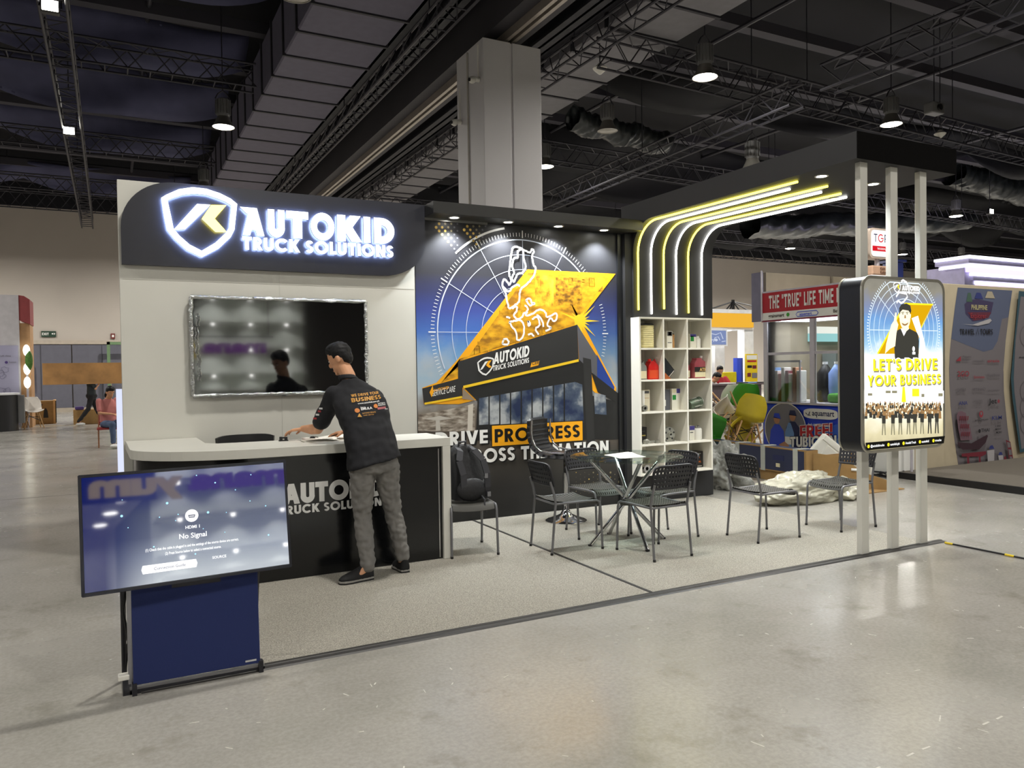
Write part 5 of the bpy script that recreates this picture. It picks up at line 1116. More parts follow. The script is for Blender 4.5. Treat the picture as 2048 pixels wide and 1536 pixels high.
pr = Print((6.13, 7.138, zf[0] + .06), (1, 0, 0), (0, 0, 1), (0, -1, 0), .0005); pr.t('OIL SEAL', 0, 0, .022, mat('ink_orange_print', 'd9702c', .4, var=0), .03, w=.14); pr.t('GENUINE PARTS', .05, .1, .012, M_cb, .02, w=.085); pr.build('carton_lettering', bb)
sv = thing('bearing', 'polished round bearing in the bottom left bay behind the table', 'truck part', (5.43, 7.12, zf[0])); MB().lathe([(.02, -.02), (.045, -.02), (.047, 0), (.045, .025), (.02, .025), (.02, -.02)], (5.43, 7.12, zf[0] + .048), 28, M=Rx).build('outer_ring', M_chrome, sv, smooth=.5)
for k in range(8): t_ = k * PI / 4; MB().ell(Vector((5.43, 7.1, zf[0] + .048)) + Vector((.033 * math.cos(t_), 0, .033 * math.sin(t_))), .007, 8, 5).build('bearing_ball', M_ali, sv, smooth=1)

# things on the counter
def paper_pile():
    rs = random.Random(4); base = onZ(655, 879, 1.01)
    for k in range(5):
        c = base + Vector((rs.uniform(-.12, .14), rs.uniform(-.05, .08), 0)); a = rs.uniform(-.5, .5); z = 1.011 + .0015 * k; ca, sa = math.cos(a), math.sin(a)
        f = lambda u, v: (c.x + ca * (u - .5) * .28 - sa * (v - .5) * .2, c.y + sa * (u - .5) * .28 + ca * (v - .5) * .2, z + .002 + (.03 if k > 1 else .0) * max(0, u * v - .25) + (.004 * (1 + math.sin(7 * u + 4 * v + k)) if k > 1 else 0))
        tag(MB().shell(f, 8, 6, .0008).build('crumpled_paper', M_paper, smooth=3), ['lowest white sheet in the pile on the counter', 'second white sheet in the pile on the counter', 'middle curled sheet in the pile on the counter', 'fourth curled sheet in the pile on the counter', 'topmost curled sheet in the pile on the counter'][k], 'paper', 'sheets piled on the counter')
paper_pile()
p = onZ(567, 882, 1.01); bx = thing('black_clamp', 'small black bracket on the counter under the left hand', 'bracket', (p.x, p.y, 1.01)); MB().box((p.x - .035, p.y - .02, 1.01), (p.x + .035, p.y + .02, 1.018)).build('base', M_blackp, bx); MB().box((p.x - .03, p.y - .015, 1.018), (p.x - .01, p.y + .015, 1.045)).build('lug', M_blackp, bx); MB().box((p.x + .01, p.y - .015, 1.018), (p.x + .03, p.y + .015, 1.04)).build('lug', M_blackp, bx); MB().box((p.x - .03, p.y - .012, 1.03), (p.x + .03, p.y + .012, 1.042)).build('bridge', M_blackp, bx)
p = onZ(625, 880, 1.01); bx = thing('binder_clip', 'small black clip beside the papers on the counter', 'clip', (p.x, p.y, 1.01)); MB().prism([(-.03, 0), (.03, 0), (.012, .03), (-.012, .03)], (p.x, p.y - .015, 1.01), (1, 0, 0), (0, 0, 1), (0, .03, 0)).build('clip_body', M_blackp, bx, bevel=.002); MB().tube([(p.x + .01, p.y, 1.035), (p.x + .045, p.y, 1.03), (p.x + .05, p.y + .01, 1.015)], .004, 6).build('wire_arm', M_chrome, bx)
# ------------------------------------------------------------------ people
M_skin = mat('skin', 'c8936f', .5, var=.05, scale=20); M_hair = mat('black_hair', '08080a', .5, spec=.3, var=.3, scale=80, bump=.3, bscale=200)
M_eye = mat('eye_white', 'd8d4cc', .3); M_lip = mat('lip', '9a5a4c', .5)
V = Vector
def fold(me, amp, f):
    P = [(v.co.copy(), v.normal.copy()) for v in me.vertices]
    me.vertices.foreach_set('co', [x for c, n in P for x in c + n * (amp * noise.noise(c * f))]); me.update()
def cap(mb, pts, rs, n=14, sq=None):      # tapering limb with round ends
    pts = [V(p) for p in pts]
    mb.tube(pts, rs, n)
    for p, r in zip(pts, rs): mb.ell(p, r * 1.0, n, 8)
    return mb
def ring_at(c, lr, fw, a, b, n=24, tilt=0, p=.85):
    c, lr, fw = V(c), V(lr).normalized(), V(fw).normalized()
    o = []
    for i in range(n):
        t = 2 * PI * i / n; ct, s_ = math.cos(t), math.sin(t)
        q = c + lr * a * math.copysign(abs(ct) ** p, ct) + fw * b * math.copysign(abs(s_) ** p, s_); q.z += tilt * ct; o.append(q)
    return o
def hand(mb, wrist, d, s, dn, L=.18, curl=.5, thumb=1, r=1):
    d, s, dn = V(d).normalized(), V(s).normalized(), V(dn).normalized(); w_ = V(wrist)
    for k in range(5): mb.tube([w_ + s * (k - 2) * .008 * r, w_ + d * L * .46 + s * (k - 2) * .0165 * r], [.015 * r, .0125 * r], 8)
    for k, (ln, off) in enumerate(((.40, -1.5), (.45, -.5), (.43, .5), (.34, 1.5))):
        p = w_ + d * L * .44 + s * off * .0205 * r; a = .25; pts = [p]
        for f in (.45, .32, .23):
            dd = d * math.cos(a) + dn * math.sin(a) + s * off * .05; p = p + dd.normalized() * L * ln * 1.05 * f; pts.append(p); a += curl
        cap(mb, pts, [.0095 * r, .009 * r, .0083 * r, .007 * r], 8)
    p = w_ + d * L * .16 - s * thumb * .022 * r; q = p + (d * .5 - s * thumb * .7 + dn * .5).normalized() * L * .22; q2 = q + (d * .85 - s * thumb * .15 + dn * .5).normalized() * L * .17
    cap(mb, [p, q, q2], [.014 * r, .0105 * r, .0085 * r], 8)
def head_parts(mb, hc, f, up, sc=1.0):
    f = V(f).normalized(); sd = V(up).cross(f).normalized(); u = f.cross(sd).normalized()
    Mh = Matrix((sd, f, u)).transposed()
    mb.ell(V(hc) + u * .02 * sc, (.074 * sc, .092 * sc, .1 * sc), 22, 14, M=Mh)
    mb.ell(V(hc) - u * .055 * sc + f * .022 * sc, (.056 * sc, .066 * sc, .062 * sc), 18, 10, M=Mh)
    mb.ell(V(hc) + f * .095 * sc - u * .02 * sc, (.012 * sc, .018 * sc, .022 * sc), 10, 6, M=Mh)      # nose
    mb.ell(V(hc) + f * .08 * sc - u * .072 * sc, (.024 * sc, .014 * sc, .01 * sc), 10, 6, M=Mh)      # mouth swell
    mb.ell(V(hc) + f * .072 * sc - u * .098 * sc, (.024 * sc, .018 * sc, .016 * sc), 10, 6, M=Mh)    # chin
    for s_ in (-1, 1): mb.ell(V(hc) + sd * s_ * .076 * sc - u * .012 * sc - f * .004 * sc, (.01 * sc, .02 * sc, .031 * sc), 10, 8, M=Mh)   # ears
    return Mh, sd, f, u
def face(par, hc, Mh, sd, f, u, sc=1.0):
    b = MB(); b2 = MB()
    for s_ in (-1, 1):
        MB().ell(V(hc) + f * .082 * sc + sd * s_ * .031 * sc + u * .008 * sc, (.012 * sc, .006 * sc, .006 * sc), 10, 6, M=Mh).build('eye', M_eye, par, smooth=1)
        MB().ell(V(hc) + f * .0875 * sc + sd * s_ * .031 * sc + u * .026 * sc, (.02 * sc, .006 * sc, .004 * sc), 10, 6, M=Mh).build('eyebrow', M_hair, par, smooth=1)
    MB().ell(V(hc) + f * .09 * sc - u * .068 * sc, (.02 * sc, .006 * sc, .005 * sc), 10, 6, M=Mh).build('lips', M_lip, par, smooth=1)
def hair(par, hc, Mh, u, f, sc=1.0, long_=0, vox=.006):
    m = MB(); m.ell(V(hc) + u * .038 * sc - f * .014 * sc, (.08 * sc, .094 * sc, .094 * sc), 22, 14, M=Mh); m.ell(V(hc) + u * .085 * sc + f * .018 * sc, (.066 * sc, .07 * sc, .052 * sc), 18, 10, M=Mh)
    m.ell(V(hc) - f * .05 * sc + u * .0 * sc, (.068 * sc, .052 * sc, .075 * sc), 18, 10, M=Mh)
    if long_: m.ell(V(hc) - f * .06 * sc - u * .08 * sc, (.075 * sc, .045 * sc, .1 * sc), 16, 10, M=Mh)
    me = solid(m, vox, 3); fold(me, .004 * sc, 45); obj_from(me, 'hair', M_hair, par)

# the man at the counter
mn = thing('person', 'man in black printed polo and grey jeans leaning over the counter', 'person', (1.77, 5.63, 0))
J = dict(hipL=(1.655, 5.62, .92), kneeL=(1.668, 5.665, .49), ankL=(1.672, 5.60, .1), hipR=(1.84, 5.60, .93), kneeR=(1.915, 5.70, .49), ankR=(1.985, 5.68, .1),
         shL=(1.535, 5.915, 1.385), elL=(1.452, 6.13, 1.115), wrL=(1.388, 6.37, 1.105), shR=(1.842, 5.85, 1.36), elR=(1.88, 6.05, 1.15), wrR=(1.72, 6.28, 1.07))
b = MB(); hc = V((1.603, 5.985, 1.672)); hf, hu = (-.72, .5, -.42), (-.25, .2, .95)
Mh, sd, f_h, u_h = head_parts(b, hc, hf, hu)
cap(b, [(1.655, 5.9, 1.47), (1.645, 5.925, 1.54), (1.625, 5.955, 1.6)], [.062, .057, .055])
b.loft([ring_at(c, lr, (0, 1, -.1), a, d) for c, lr, a, d in (((1.745, 5.61, .9), (-1, 0, 0), .15, .1), ((1.735, 5.64, 1.04), (-1, .05, 0), .14, .095), ((1.70, 5.77, 1.29), (-1, .15, 0), .15, .1), ((1.685, 5.86, 1.42), (-.95, .25, 0), .14, .075), ((1.66, 5.895, 1.48), (-.95, .25, 0), .06, .05))])
cap(b, [J['shL'], J['elL']], [.048, .042]); cap(b, [J['elL'], (1.425, 6.22, 1.108), J['wrL']], [.041, .042, .027])
cap(b, [J['shR'], J['elR']], [.048, .042]); cap(b, [J['elR'], J['wrR']], [.041, .028])
hand(b, J['wrL'], (-.82, .5, -.12), (.52, .82, .0), (0, 0, -1), .185, .42, -1)
hand(b, J['wrR'], (-.85, .45, -.1), (.5, .85, 0), (0, 0, -1), .18, .3, 1)
for s_ in 'LR':
    cap(b, [J['hip' + s_], J['knee' + s_]], [.07, .052]); cap(b, [J['knee' + s_], (V(J['knee' + s_]) * .6 + V(J['ank' + s_]) * .4) - V((0, .01, 0)), J['ank' + s_]], [.05, .052, .037])
cap(b, [J['ankL'], (1.6, 5.585, .055), (1.535, 5.59, .045)], [.034, .03, .024]); cap(b, [J['ankR'], (1.985, 5.73, .05), (1.98, 5.8, .04)], [.034, .03, .024])
obj_from(solid(b, .0055, 4, .5), 'body', M_skin, mn)
face(mn, hc, Mh, sd, f_h, u_h); hair(mn, hc, Mh, u_h, f_h)
# polo shirt
b = MB(); fw = (0, 1, -.12)
b.loft([ring_at((1.742, 5.60, .875), (-1, 0, 0), fw, .205, .168, tilt=-.045), ring_at((1.738, 5.63, 1.0), (-1, .02, 0), fw, .192, .152, tilt=-.02), ring_at((1.725, 5.67, 1.12), (-1, .06, 0), fw, .186, .135), ring_at((1.705, 5.75, 1.25), (-1, .15, 0), fw, .198, .135), ring_at((1.695, 5.82, 1.36), (-.97, .22, 0), fw, .196, .118), ring_at((1.682, 5.865, 1.43), (-.96, .25, 0), fw, .168, .095), ring_at((1.668, 5.89, 1.475), (-.96, .25, 0), fw, .11, .078), ring_at((1.655, 5.905, 1.505), (-.96, .25, 0), fw, .072, .07)])
cap(b, [J['shL'], (1.492, 6.04, 1.24), (1.472, 6.085, 1.175)], [.074, .07, .068]); cap(b, [J['shR'], (1.85, 5.99, 1.2)], [.07, .066])
me = solid(b, .009, 5); fold(me, .011, 8); fold(me, .006, 20); M_polo = mat('black_polo_cloth', '0f1016', .85, var=.1, scale=300)
shirt = obj_from(me, 'shirt', M_polo, mn)
b = MB(); c = V((1.652, 5.905, 1.5)); cr = [ring_at(c + V((-.006 * k, .008 * k, .012 * k)), (-.96, .25, .0), (.1, .95, -.25), .078 - .004 * k, .074 - .004 * k, 24, p=1) for k in range(4)]
b.loft(cr); obj_from(solid(b, .008, 2), 'collar', M_polo, mn)
# jeans
b = MB(); b.loft([ring_at((1.745, 5.605, 1.0), (-1, 0, 0), fw, .15, .095), ring_at((1.747, 5.605, .93), (-1, 0, 0), fw, .17, .118), ring_at((1.747, 5.6, .85), (-1, 0, 0), fw, .182, .13), ring_at((1.75, 5.6, .8), (-1, 0, 0), fw, .16, .11)])
cap(b, [(1.66, 5.605, .86), (1.655, 5.63, .7), (1.662, 5.66, .5), (1.672, 5.635, .33), (1.675, 5.605, .17), (1.675, 5.60, .12)], [.1, .088, .068, .066, .056, .058])
cap(b, [(1.835, 5.60, .86), (1.862, 5.64, .7), (1.91, 5.69, .5), (1.945, 5.685, .33), (1.975, 5.68, .18), (1.982, 5.68, .135)], [.1, .088, .068, .066, .055, .057])
me = solid(b, .009, 4); fold(me, .009, 12); fold(me, .011, 30); obj_from(me, 'jeans', mat('grey_denim', '767471', .9, var=.16, scale=14, bump=.25, bscale=250), mn)
# shoes
def shoe(nm, heel, toe, par):
    heel, toe = V(heel), V(toe); d = (toe - heel); L = d.length; d.normalize(); s = V((-d.y, d.x, 0))
    m = MB(); m.loft([[heel + d * (t * L) + s * w_ * math.cos(a) + V((0, 0, max(.022, .022 + h * math.sin(a)))) for a in [2 * PI * i / 16 for i in range(16)]] for t, w_, h in ((-.03, .02, .06), (.0, .036, .09), (.12, .042, .1), (.3, .043, .095), (.5, .047, .075), (.75, .048, .05), (.9, .04, .038), (1.0, .02, .02))])
    o = obj_from(solid(m, .007, 3), nm, mat('black_knit_shoe', '0d0d0f', .8, var=.1), par)
    so = MB(); P = [(-.03, .0), (.0, .034), (.2, .04), (.42, .041), (.7, .05), (.9, .043), (1.01, .015)]; poly = [(a * L, w_) for a, w_ in P] + [(a * L, -w_) for a, w_ in P[::-1]]
    so.prism(poly, heel + V((0, 0, .0)), d, s, (0, 0, .012)); so.build('outsole', mat('black_rubber', '141414', .7), o)
    s2 = MB(); s2.prism([(a, b * 1.03) for a, b in poly], heel + V((0, 0, .012)), d, s, (0, 0, .012)); s2.build('pale_sole_line', mat('sole_pale', '8d8b86', .6), o)
shoe('shoe', (1.715, 5.615, .006), (1.455, 5.575, .006), mn); shoe('shoe', (1.99, 5.64, .006), (1.985, 5.86, .006), mn)
# print on the shirt back
dg = bpy.context.evaluated_depsgraph_get(); bv = BVHTree.FromPolygons([v.co.copy() for v in me.vertices], [tuple(p.vertices) for p in me.polygons]) if False else None
sm = shirt.data; bv = BVHTree.FromPolygons([v.co.copy() for v in sm.vertices], [tuple(p.vertices) for p in sm.polygons])
bo = V((1.705, 5.55, 1.30)); bu = V((.985, -.17, .0)).normalized(); bvv = V((.05, .45, .89)).normalized(); bn = bu.cross(bvv).normalized()
bp = Print(bo, bu, bvv, bn, .0004)
BY, BW, BO, BRD = mat('shirt_gold', 'c8923a', .6, var=0), mat('shirt_white', 'd8d8d8', .6, var=0), mat('shirt_orange', 'c9782e', .6, var=0), mat('shirt_rose', 'a0575c', .6, var=0)
U2 = (1, .1)
bp.g('WE DRIVE YOUR', -.095, .082, .022, BY, .2, .12, w=.215, U=U2); bp.g('BUSINESS', -.1, .038, .033, BY, .22, .09, w=.23, U=U2); bp.t('www.autokid.com.ph', -.06, .02, .014, BW, .02, w=.17, U=U2)
bp.disc((-.072, -.03), .018, BO, 16); bp.t('foton', -.045, -.012, .012, BW, .02, U=U2); bp.t('EMULA', -.045, -.03, .02, BW, .05, w=.085, U=U2)
bp.disc((.07, .0), .017, BO, 16); bp.t('PARTSMAN', .092, .012, .011, BW, .02, w=.06, U=U2); bp.t('BUILDING', .092, -.002, .011, BW, .02, w=.06, U=U2)
bp.poly([(.08, -.032), (.15, -.024), (.15, -.006), (.08, -.014)], BRD); bp.t('Pro', .14, -.036, .014, BW, .02, U=U2)
bp.poly([(-.075, -.085), (-.045, -.085), (-.06, -.055)], BY); bp.t('AUTOKID SERVICE', -.04, -.064, .011, BY, .01, w=.1, U=U2); bp.t('CARE CENTER', -.035, -.08, .009, BY, .01, w=.08, U=U2)
nv = []
for v in bp.mb.v:
    p = V(v); h = bv.ray_cast(p - V((0, .25, 0)) , V((0, 1, 0))); off = (p - bo).dot(bn)
    nv.append(tuple((h[0] + h[1] * (.0022 + off)) if h[0] else p))
bp.mb.v = nv; bp.build('shirt_print', mn)
sp_ = MB()
for k, (z, m_) in enumerate(((1.285, 0), (1.262, 1), (1.235, 0), (1.205, 1))):
    t = (1.385 - z) / .145; c = V((1.535, 5.915, 1.385)).lerp(V((1.492, 6.04, 1.24)), t); h = bv.ray_cast(c + V((-.3, -.12, 0)), V((.93, .37, 0)).normalized())
    if h[0]:
        n_ = h[1]; a_ = n_.cross(V((0, 0, 1))).normalized(); q_ = h[0] + n_ * .002; sp_.add([q_ + a_ * x + V((0, 0, z_)) for x, z_ in ((-.022, -.007), (.022, -.007), (.022, .007), (-.022, .007))], [(0, 1, 2, 3)], m_)
sp_.build('sleeve_patch', [BW, mat('patch_red', 'a02c30', .6)], mn)

# plainer figures further away
def figure(label, base, facing, pose, top, legs, hairlong=0, sc=1.0, shoec=None, vox=.02, group=None):
    t = thing('person', label, 'person', base); B = V(base); fx = V((math.cos(facing), math.sin(facing), 0)); lx = V((-fx.y, fx.x, 0))
    P = lambda f, l, z: B + (fx * f + lx * l + V((0, 0, z))) * sc
    g = pose; b = MB(); hcx = P(*g['head']); Mh, sd, f_, u_ = head_parts(b, hcx, fx * g.get('hx', 1) + V((0, 0, g.get('nod', -.2))), (0, 0, 1), sc * 1.05)
    cap(b, [P(*g['neck']), hcx - V((0, 0, .05))], [.055 * sc] * 2)
    b.loft([ring_at(P(*g[k]), lx, fx, a * sc, d * sc) for k, a, d in (('pelvis', .14, .1), ('waist', .13, .09), ('chest', .15, .1), ('neck', .07, .06))])
    for s_ in 'LR':
        cap(b, [P(*g['sh' + s_]), P(*g['el' + s_]), P(*g['wr' + s_])], [.045 * sc, .038 * sc, .028 * sc], 10)
        w_ = P(*g['wr' + s_]); d_ = (w_ - P(*g['el' + s_])).normalized(); hand(b, w_, d_, d_.cross(V((0, 0, 1))) if abs(d_.z) < .9 else lx, (0, 0, -1), .17 * sc, .4, 1 if s_ == 'R' else -1, sc)
        cap(b, [P(*g['hip' + s_]), P(*g['kn' + s_]), P(*g['an' + s_])], [.07 * sc, .05 * sc, .036 * sc], 10)
    obj_from(solid(b, vox * .7, 3), 'body', M_skin, t); face(t, hcx, Mh, sd, f_, u_, sc * 1.05); hair(t, hcx, Mh, u_, f_, sc * 1.06, hairlong, .012)
    b = MB(); b.loft([ring_at(P(*g[k]), lx, fx, a * sc, d * sc) for k, a, d in (('pelvis', .175, .13), ('waist', .165, .12), ('chest', .185, .125), ('neck', .08, .075))])
    for s_ in 'LR': e = P(*g['sh' + s_]).lerp(P(*g['el' + s_]), .75); cap(b, [P(*g['sh' + s_]), e], [.07 * sc, .062 * sc], 10)
    me = solid(b, vox, 3); fold(me, .01, 9); obj_from(me, 'shirt', top, t)
    b = MB(); b.ell(P(*g['pelvis']) - V((0, 0, .03 * sc)), (.16 * sc, .16 * sc, .12 * sc), 16, 10)
    for s_ in 'LR': cap(b, [P(*g['hip' + s_]), P(*g['kn' + s_]), P(*g['an' + s_]) + V((0, 0, .04 * sc))], [.09 * sc, .068 * sc, .052 * sc], 12)
    me = solid(b, vox, 3); fold(me, .012, 11); obj_from(me, 'trousers', legs, t)
    for s_ in 'LR':
        a = P(*g['an' + s_]); z0 = a.z - .085 * sc; m = MB(); m.ell((a.x + fx.x * .05 * sc, a.y + fx.y * .05 * sc, z0 + .045 * sc), (.06 * sc + abs(fx.x) * .07 * sc, .06 * sc + abs(fx.y) * .07 * sc, .045 * sc), 14, 8); m.build('shoe', shoec or M_blackp, t, smooth=1)
    return t
stand = dict(head=(.05, 0, 1.6), neck=(0, 0, 1.43), chest=(0, 0, 1.25), waist=(0, 0, 1.05), pelvis=(0, 0, .93), shL=(0, .18, 1.38), shR=(0, -.18, 1.38), elL=(.06, .22, 1.12), elR=(.06, -.22, 1.12), wrL=(.16, .2, .92), wrR=(.16, -.2, .92), hipL=(0, .09, .9), hipR=(0, -.09, .9), knL=(0, .1, .5), knR=(0, -.1, .5), anL=(0, .1, .09), anR=(0, -.1, .09))
sit = dict(head=(.1, 0, 1.2), neck=(.02, 0, 1.04), chest=(0, 0, .86), waist=(0, 0, .66), pelvis=(0, 0, .53), shL=(0, .18, .99), shR=(0, -.18, .99), elL=(.1, .22, .74), elR=(.1, -.22, .74), wrL=(.3, .08, .72), wrR=(.3, -.08, .72), hipL=(.02, .09, .5), hipR=(.02, -.09, .5), knL=(.44, .11, .5), knR=(.44, -.11, .5), anL=(.46, .11, .09), anR=(.46, -.11, .09))
M_rose = mat('rose_shirt', 'b5706c', .85); M_jean = mat('blue_denim', '4a5a78', .85, var=.15); M_dkshirt = mat('dark_grey_shirt', '2b3134', .85); M_legg = mat('black_trousers', '1d1c1f', .85, var=.3, scale=6); M_rsh = mat('red_shirt', 'a3222b', .8); M_wsh = mat('white_shirt', 'd5d5d2', .8)
figure('woman in rose shirt and jeans sitting by the white wall edge, head bowed', (-.06, 18.75, 0), -1.15, dict(sit, nod=-.5, head=(.12, 0, 1.18)), M_rose, M_jean, 1, 1, M_wsh)
wc = thing('folding_seat', 'red chair under the woman in the rose shirt', 'chair', (-.06, 18.75, 0)); MB().box((-.28, 18.55, .38), (.18, 18.98, .42)).build('seat', mat('red_seat', 'a33433', .5), wc, bevel=.01); MB().box((-.26, 18.99, .45), (.16, 19.02, .85)).build('backrest', mat('red_seat', 'a33433', .5), wc, bevel=.01)
for x in (-.25, .15):
    MB().tube([(x, 18.58, 0), (x, 18.58, .39)], .014, 8).build('leg', mat('copper_leg', '9a6a48', .4), wc); MB().tube([(x, 18.96, 0), (x, 19.0, .84)], .014, 8).build('leg', mat('copper_leg', '9a6a48', .4), wc)
figure('person in dark clothes walking at the left, hidden above by the carried board', (-.52, 26.8, 0), 0, dict(stand, elL=(.12, .24, 1.15), wrL=(.1, .15, 1.32), elR=(.12, -.26, 1.12), wrR=(.2, -.22, 1.25), knL=(.12, .1, .5), anL=(.3, .1, .09), knR=(-.1, -.1, .5), anR=(-.36, -.1, .1)), M_dkshirt, M_legg, 0, 1, M_wsh)
bd = MB().box((-1.77, 26.5, 1.27), (.32, 26.53, 1.91)); tag(bd.build('wooden_board', mat('plywood', 'b98a54', .6, var=.25, scale=2.5), bevel=.004), 'long plywood board carried across the walking person at the left', 'board')
# ------------------------------------------------------------------ neighbouring stands
ZI = lambda n, c: mat('print_' + n, c, .55, var=0)
zR, zW, zB, zN, zK, zG, zY, zS = ZI('red', 'b01e2c'), ZI('white', 'e6e3e6'), ZI('royal_blue', '2244d0'), ZI('navy', '1a2350'), ZI('black', '1a1a1c'), ZI('green', '3d9a32'), ZI('yellow', 'e2c51e'), ZI('sky', '6f97cf')
zSk, zPur, zMar, zGr = ZI('skin', 'b07f62'), ZI('violet', '4d3a7a'), ZI('maroon', '6e2230'), ZI('grey', '77757a')
M_alu = mat('aluminium_post', 'c3bfc8', .4, metal=.3); M_beige = mat('beige_partition', '8b8270', .8, var=.05)
# water-refill stand with the red banner
wsd = thing('banner_stand', 'water shop stand with red lettered fascia and blue banner counter', 'exhibition stand', (10.9, 7.7, 0))
XA = 9.4
MB().box((XA, 6.9, 2.27), (XA + .06, 9.22, 2.73)).build('fascia_board', zR, wsd)
MB().box((XA - .004, 6.9, 2.27), (XA, 9.22, 2.4)).build('fascia_white_strip', zW, wsd); MB().box((XA - .006, 6.9, 2.255), (XA, 9.22, 2.28)).build('fascia_edge', mat('maroon_edge', '7a1a35', .5), wsd); MB().box((XA - .008, 6.9, 2.72), (XA + .06, 9.22, 2.745)).build('fascia_top_rail', M_alu, wsd)
MB().box((XA - .002, 9.215, 2.27), (XA + .03, 9.44, 3.07)).build('end_fin', mat('lilac_grey_panel', '7d7b90', .6), wsd); MB().tube([(XA - .01, 9.21, 2.27), (XA - .01, 9.21, 3.09)], .014, 6).build('fin_edge', M_alu, wsd)
pf = Print((XA - .001, 9.22, 2.27), (0, -1, 0), (0, 0, 1), (-1, 0, 0), .001); pf.k = 6
pf.g('THE "TRUE" LIFE TIME B', .16, .19, .21, zW, .2, .14, w=1.36); pf.t('grainsmart', .15, .05, .055, ZI('brown_text', '4a4038'), .03); pf.disc((.55, .075), .03, zG, 12); pf.line([(.74, .03), (1.1, .03), (1.13, .065), (1.1, .1), (.74, .1), (.71, .065)], .01, zB, closed=True); pf.t('aquamart', .78, .045, .045, zB, .02); pf.t('Bevechill', 1.4, .045, .05, ZI('brown_text', '4a4038'), .02)
pf.build('fascia_lettering', wsd)
MB().box((XA, 6.9, .03), (XA + .5, 9.22, .95)).build('counter', zW, wsd); MB().box((XA - .06, 6.9, .95), (XA + .55, 9.5, .975)).build('counter_ledge', M_alu, wsd, bevel=.003)
ban = MB().shell(lambda u, v: (XA - .012 + .012 * math.sin(9 * u + 4 * v), 9.2 - 1.9 * u, .04 + .905 * v), 24, 10, .004).build('blue_banner', zB, wsd, smooth=3)
pb = Print((XA - .032, 9.2, .0), (0, -1, 0), (0, 0, 1), (-1, 0, 0), .001)
pb.poly([(.0, .05), (1.5, .05), (1.5, .7), (.75, .5), (.3, .2)], ZI('mid_blue', '2f5cc4')); pb.poly([(1.0, .2), (1.5, .1), (1.5, .5)], zS)
pb.disc((.48, .55), .42, zW, 36); pb.disc((.48, .55), .405, ZI('shop_grey', '6d6c74'), 36); pb.disc((.48, .55), .4, ZI('shop_grey2', '787784'), 36)
for cx0, cz0, bl in ((.32, .72, zB), (.64, .78, zN)):   # two shop staff holding a water bottle
    pb.poly([(cx0 - .17, .2), (cx0 + .17, .2), (cx0 + .14, cz0 - .2), (cx0 + .05, cz0 - .1), (cx0 - .05, cz0 - .1), (cx0 - .13, cz0 - .2)], bl); pb.disc((cx0, cz0 - .02), .062, zSk, 16, sy=1.2); pb.poly([(cx0 - .07, cz0 + .0), (cx0 - .05, cz0 + .075), (cx0 + .05, cz0 + .075), (cx0 + .075, cz0 + .0), (cx0 + .09, cz0 - .01), (cx0 - .07, cz0 + .015)], bl)
pb.poly([(.5, .15), (.66, .15), (.67, .5), (.62, .62), (.6, .66), (.56, .66), (.54, .62), (.49, .5)], zS); pb.poly([(.49, .32), (.67, .32), (.67, .44), (.49, .44)], zW); pb.poly([(.36, .3), (.5, .24), (.58, .3), (.48, .36)], zSk)
pp_ = [(.86 + .62 * a, .745 + .155 * b) for a, b in rrect(0, 0, 1, 1, .3, 5)]; pb.poly(pp_, zW); pb.t('aquamart', 1.02, .795, .085, zN, .03, w=.4); pb.line([(.9, .83), (.95, .79), (.98, .85), (.96, .8), (.99, .79)], .014, zN)
for m_, o_, t_ in ((zW, .008, .3), (zR, 0, .22)): pb.g('FREE!', .79 - o_ * .7, .44 - o_, .185 + 2 * o_, m_, t_, .08, w=.6 + o_, U=(1, .12))
for m_, o_, t_ in ((zN, .01, .3), (zW, 0, .22)): pb.g('TUBIGAN', .6 - o_ * .7, .28 - o_, .16 + 2 * o_, m_, t_, .08, w=.86 + o_, U=(1, .1))
pb.g('TO GO', .9, .08, .13, zW, .22, .1, w=.5, U=(1, .08)); pb.t('fresh clean water station', .95, .64, .04, zW, .02, w=.4)
pb.build('banner_print', wsd)
for y in (9.15, 8.22, 7.3, 6.94): MB().box((XA, y - .04, .975), (XA + .06, y + .04, 2.27)).build('window_post', M_alu, wsd)
MB().box((XA + .01, 6.9, 1.72), (XA + .05, 9.2, 1.76)).build('window_rail', M_alu, wsd)
M_pane = thin_glass('window_glass', (.93, .96, .96), 1)
for y0, y1 in ((8.26, 9.11), (7.34, 8.18), (6.98, 7.26)): MB().box((XA + .025, y0, .98), (XA + .033, y1, 2.25)).build('window_pane', M_pane, wsd)
MB().box((XA + .1, 9.22, 0), (11.6, 9.28, onY(1600, 549, 9.22).z)).build('side_partition', M_beige, wsd); MB().box((XA + .1, 9.2, 2.5), (11.6, 9.22, 2.56)).build('partition_rail', mat('partition_rail', '6d6556', .7), wsd); MB().box((11.0, 9.19, 2.56), (11.04, 9.22, onY(1600, 549, 9.22).z)).build('partition_rail', mat('partition_rail', '6d6556', .7), wsd)
a, b, c0 = onY(1624, 653, 9.1), onY(1690, 683, 9.1), onY(1650, 667, 9.1); MB().box((a.x, 9.1, b.z), (b.x + .6, 9.19, c0.z)).build('lit_header', glow('lit_teal', (.45, .85, .85), .8), wsd); MB().box((a.x, 9.1, c0.z), (b.x + .5, 9.19, a.z)).build('lit_panel', glow('lit_cream', (1, .97, .88), 1.0), wsd)
MB().box((10.75, 8.9, 0), (11.3, 9.18, 1.75)).build('appliance', mat('grey_green_front', '6c7470', .6), wsd)
la = bpy.data.lights.new('added_stand_light', 'AREA'); la.size = .8; la.energy = 22; la.color = (.92, .93, 1); lo = bpy.data.objects.new('added_stand_light', la); COL.objects.link(lo); lo.location = (9.8, 8.6, 2.25); adopt(lo, wsd)  # unseen light, with the panel below, added to brighten goods behind the glass
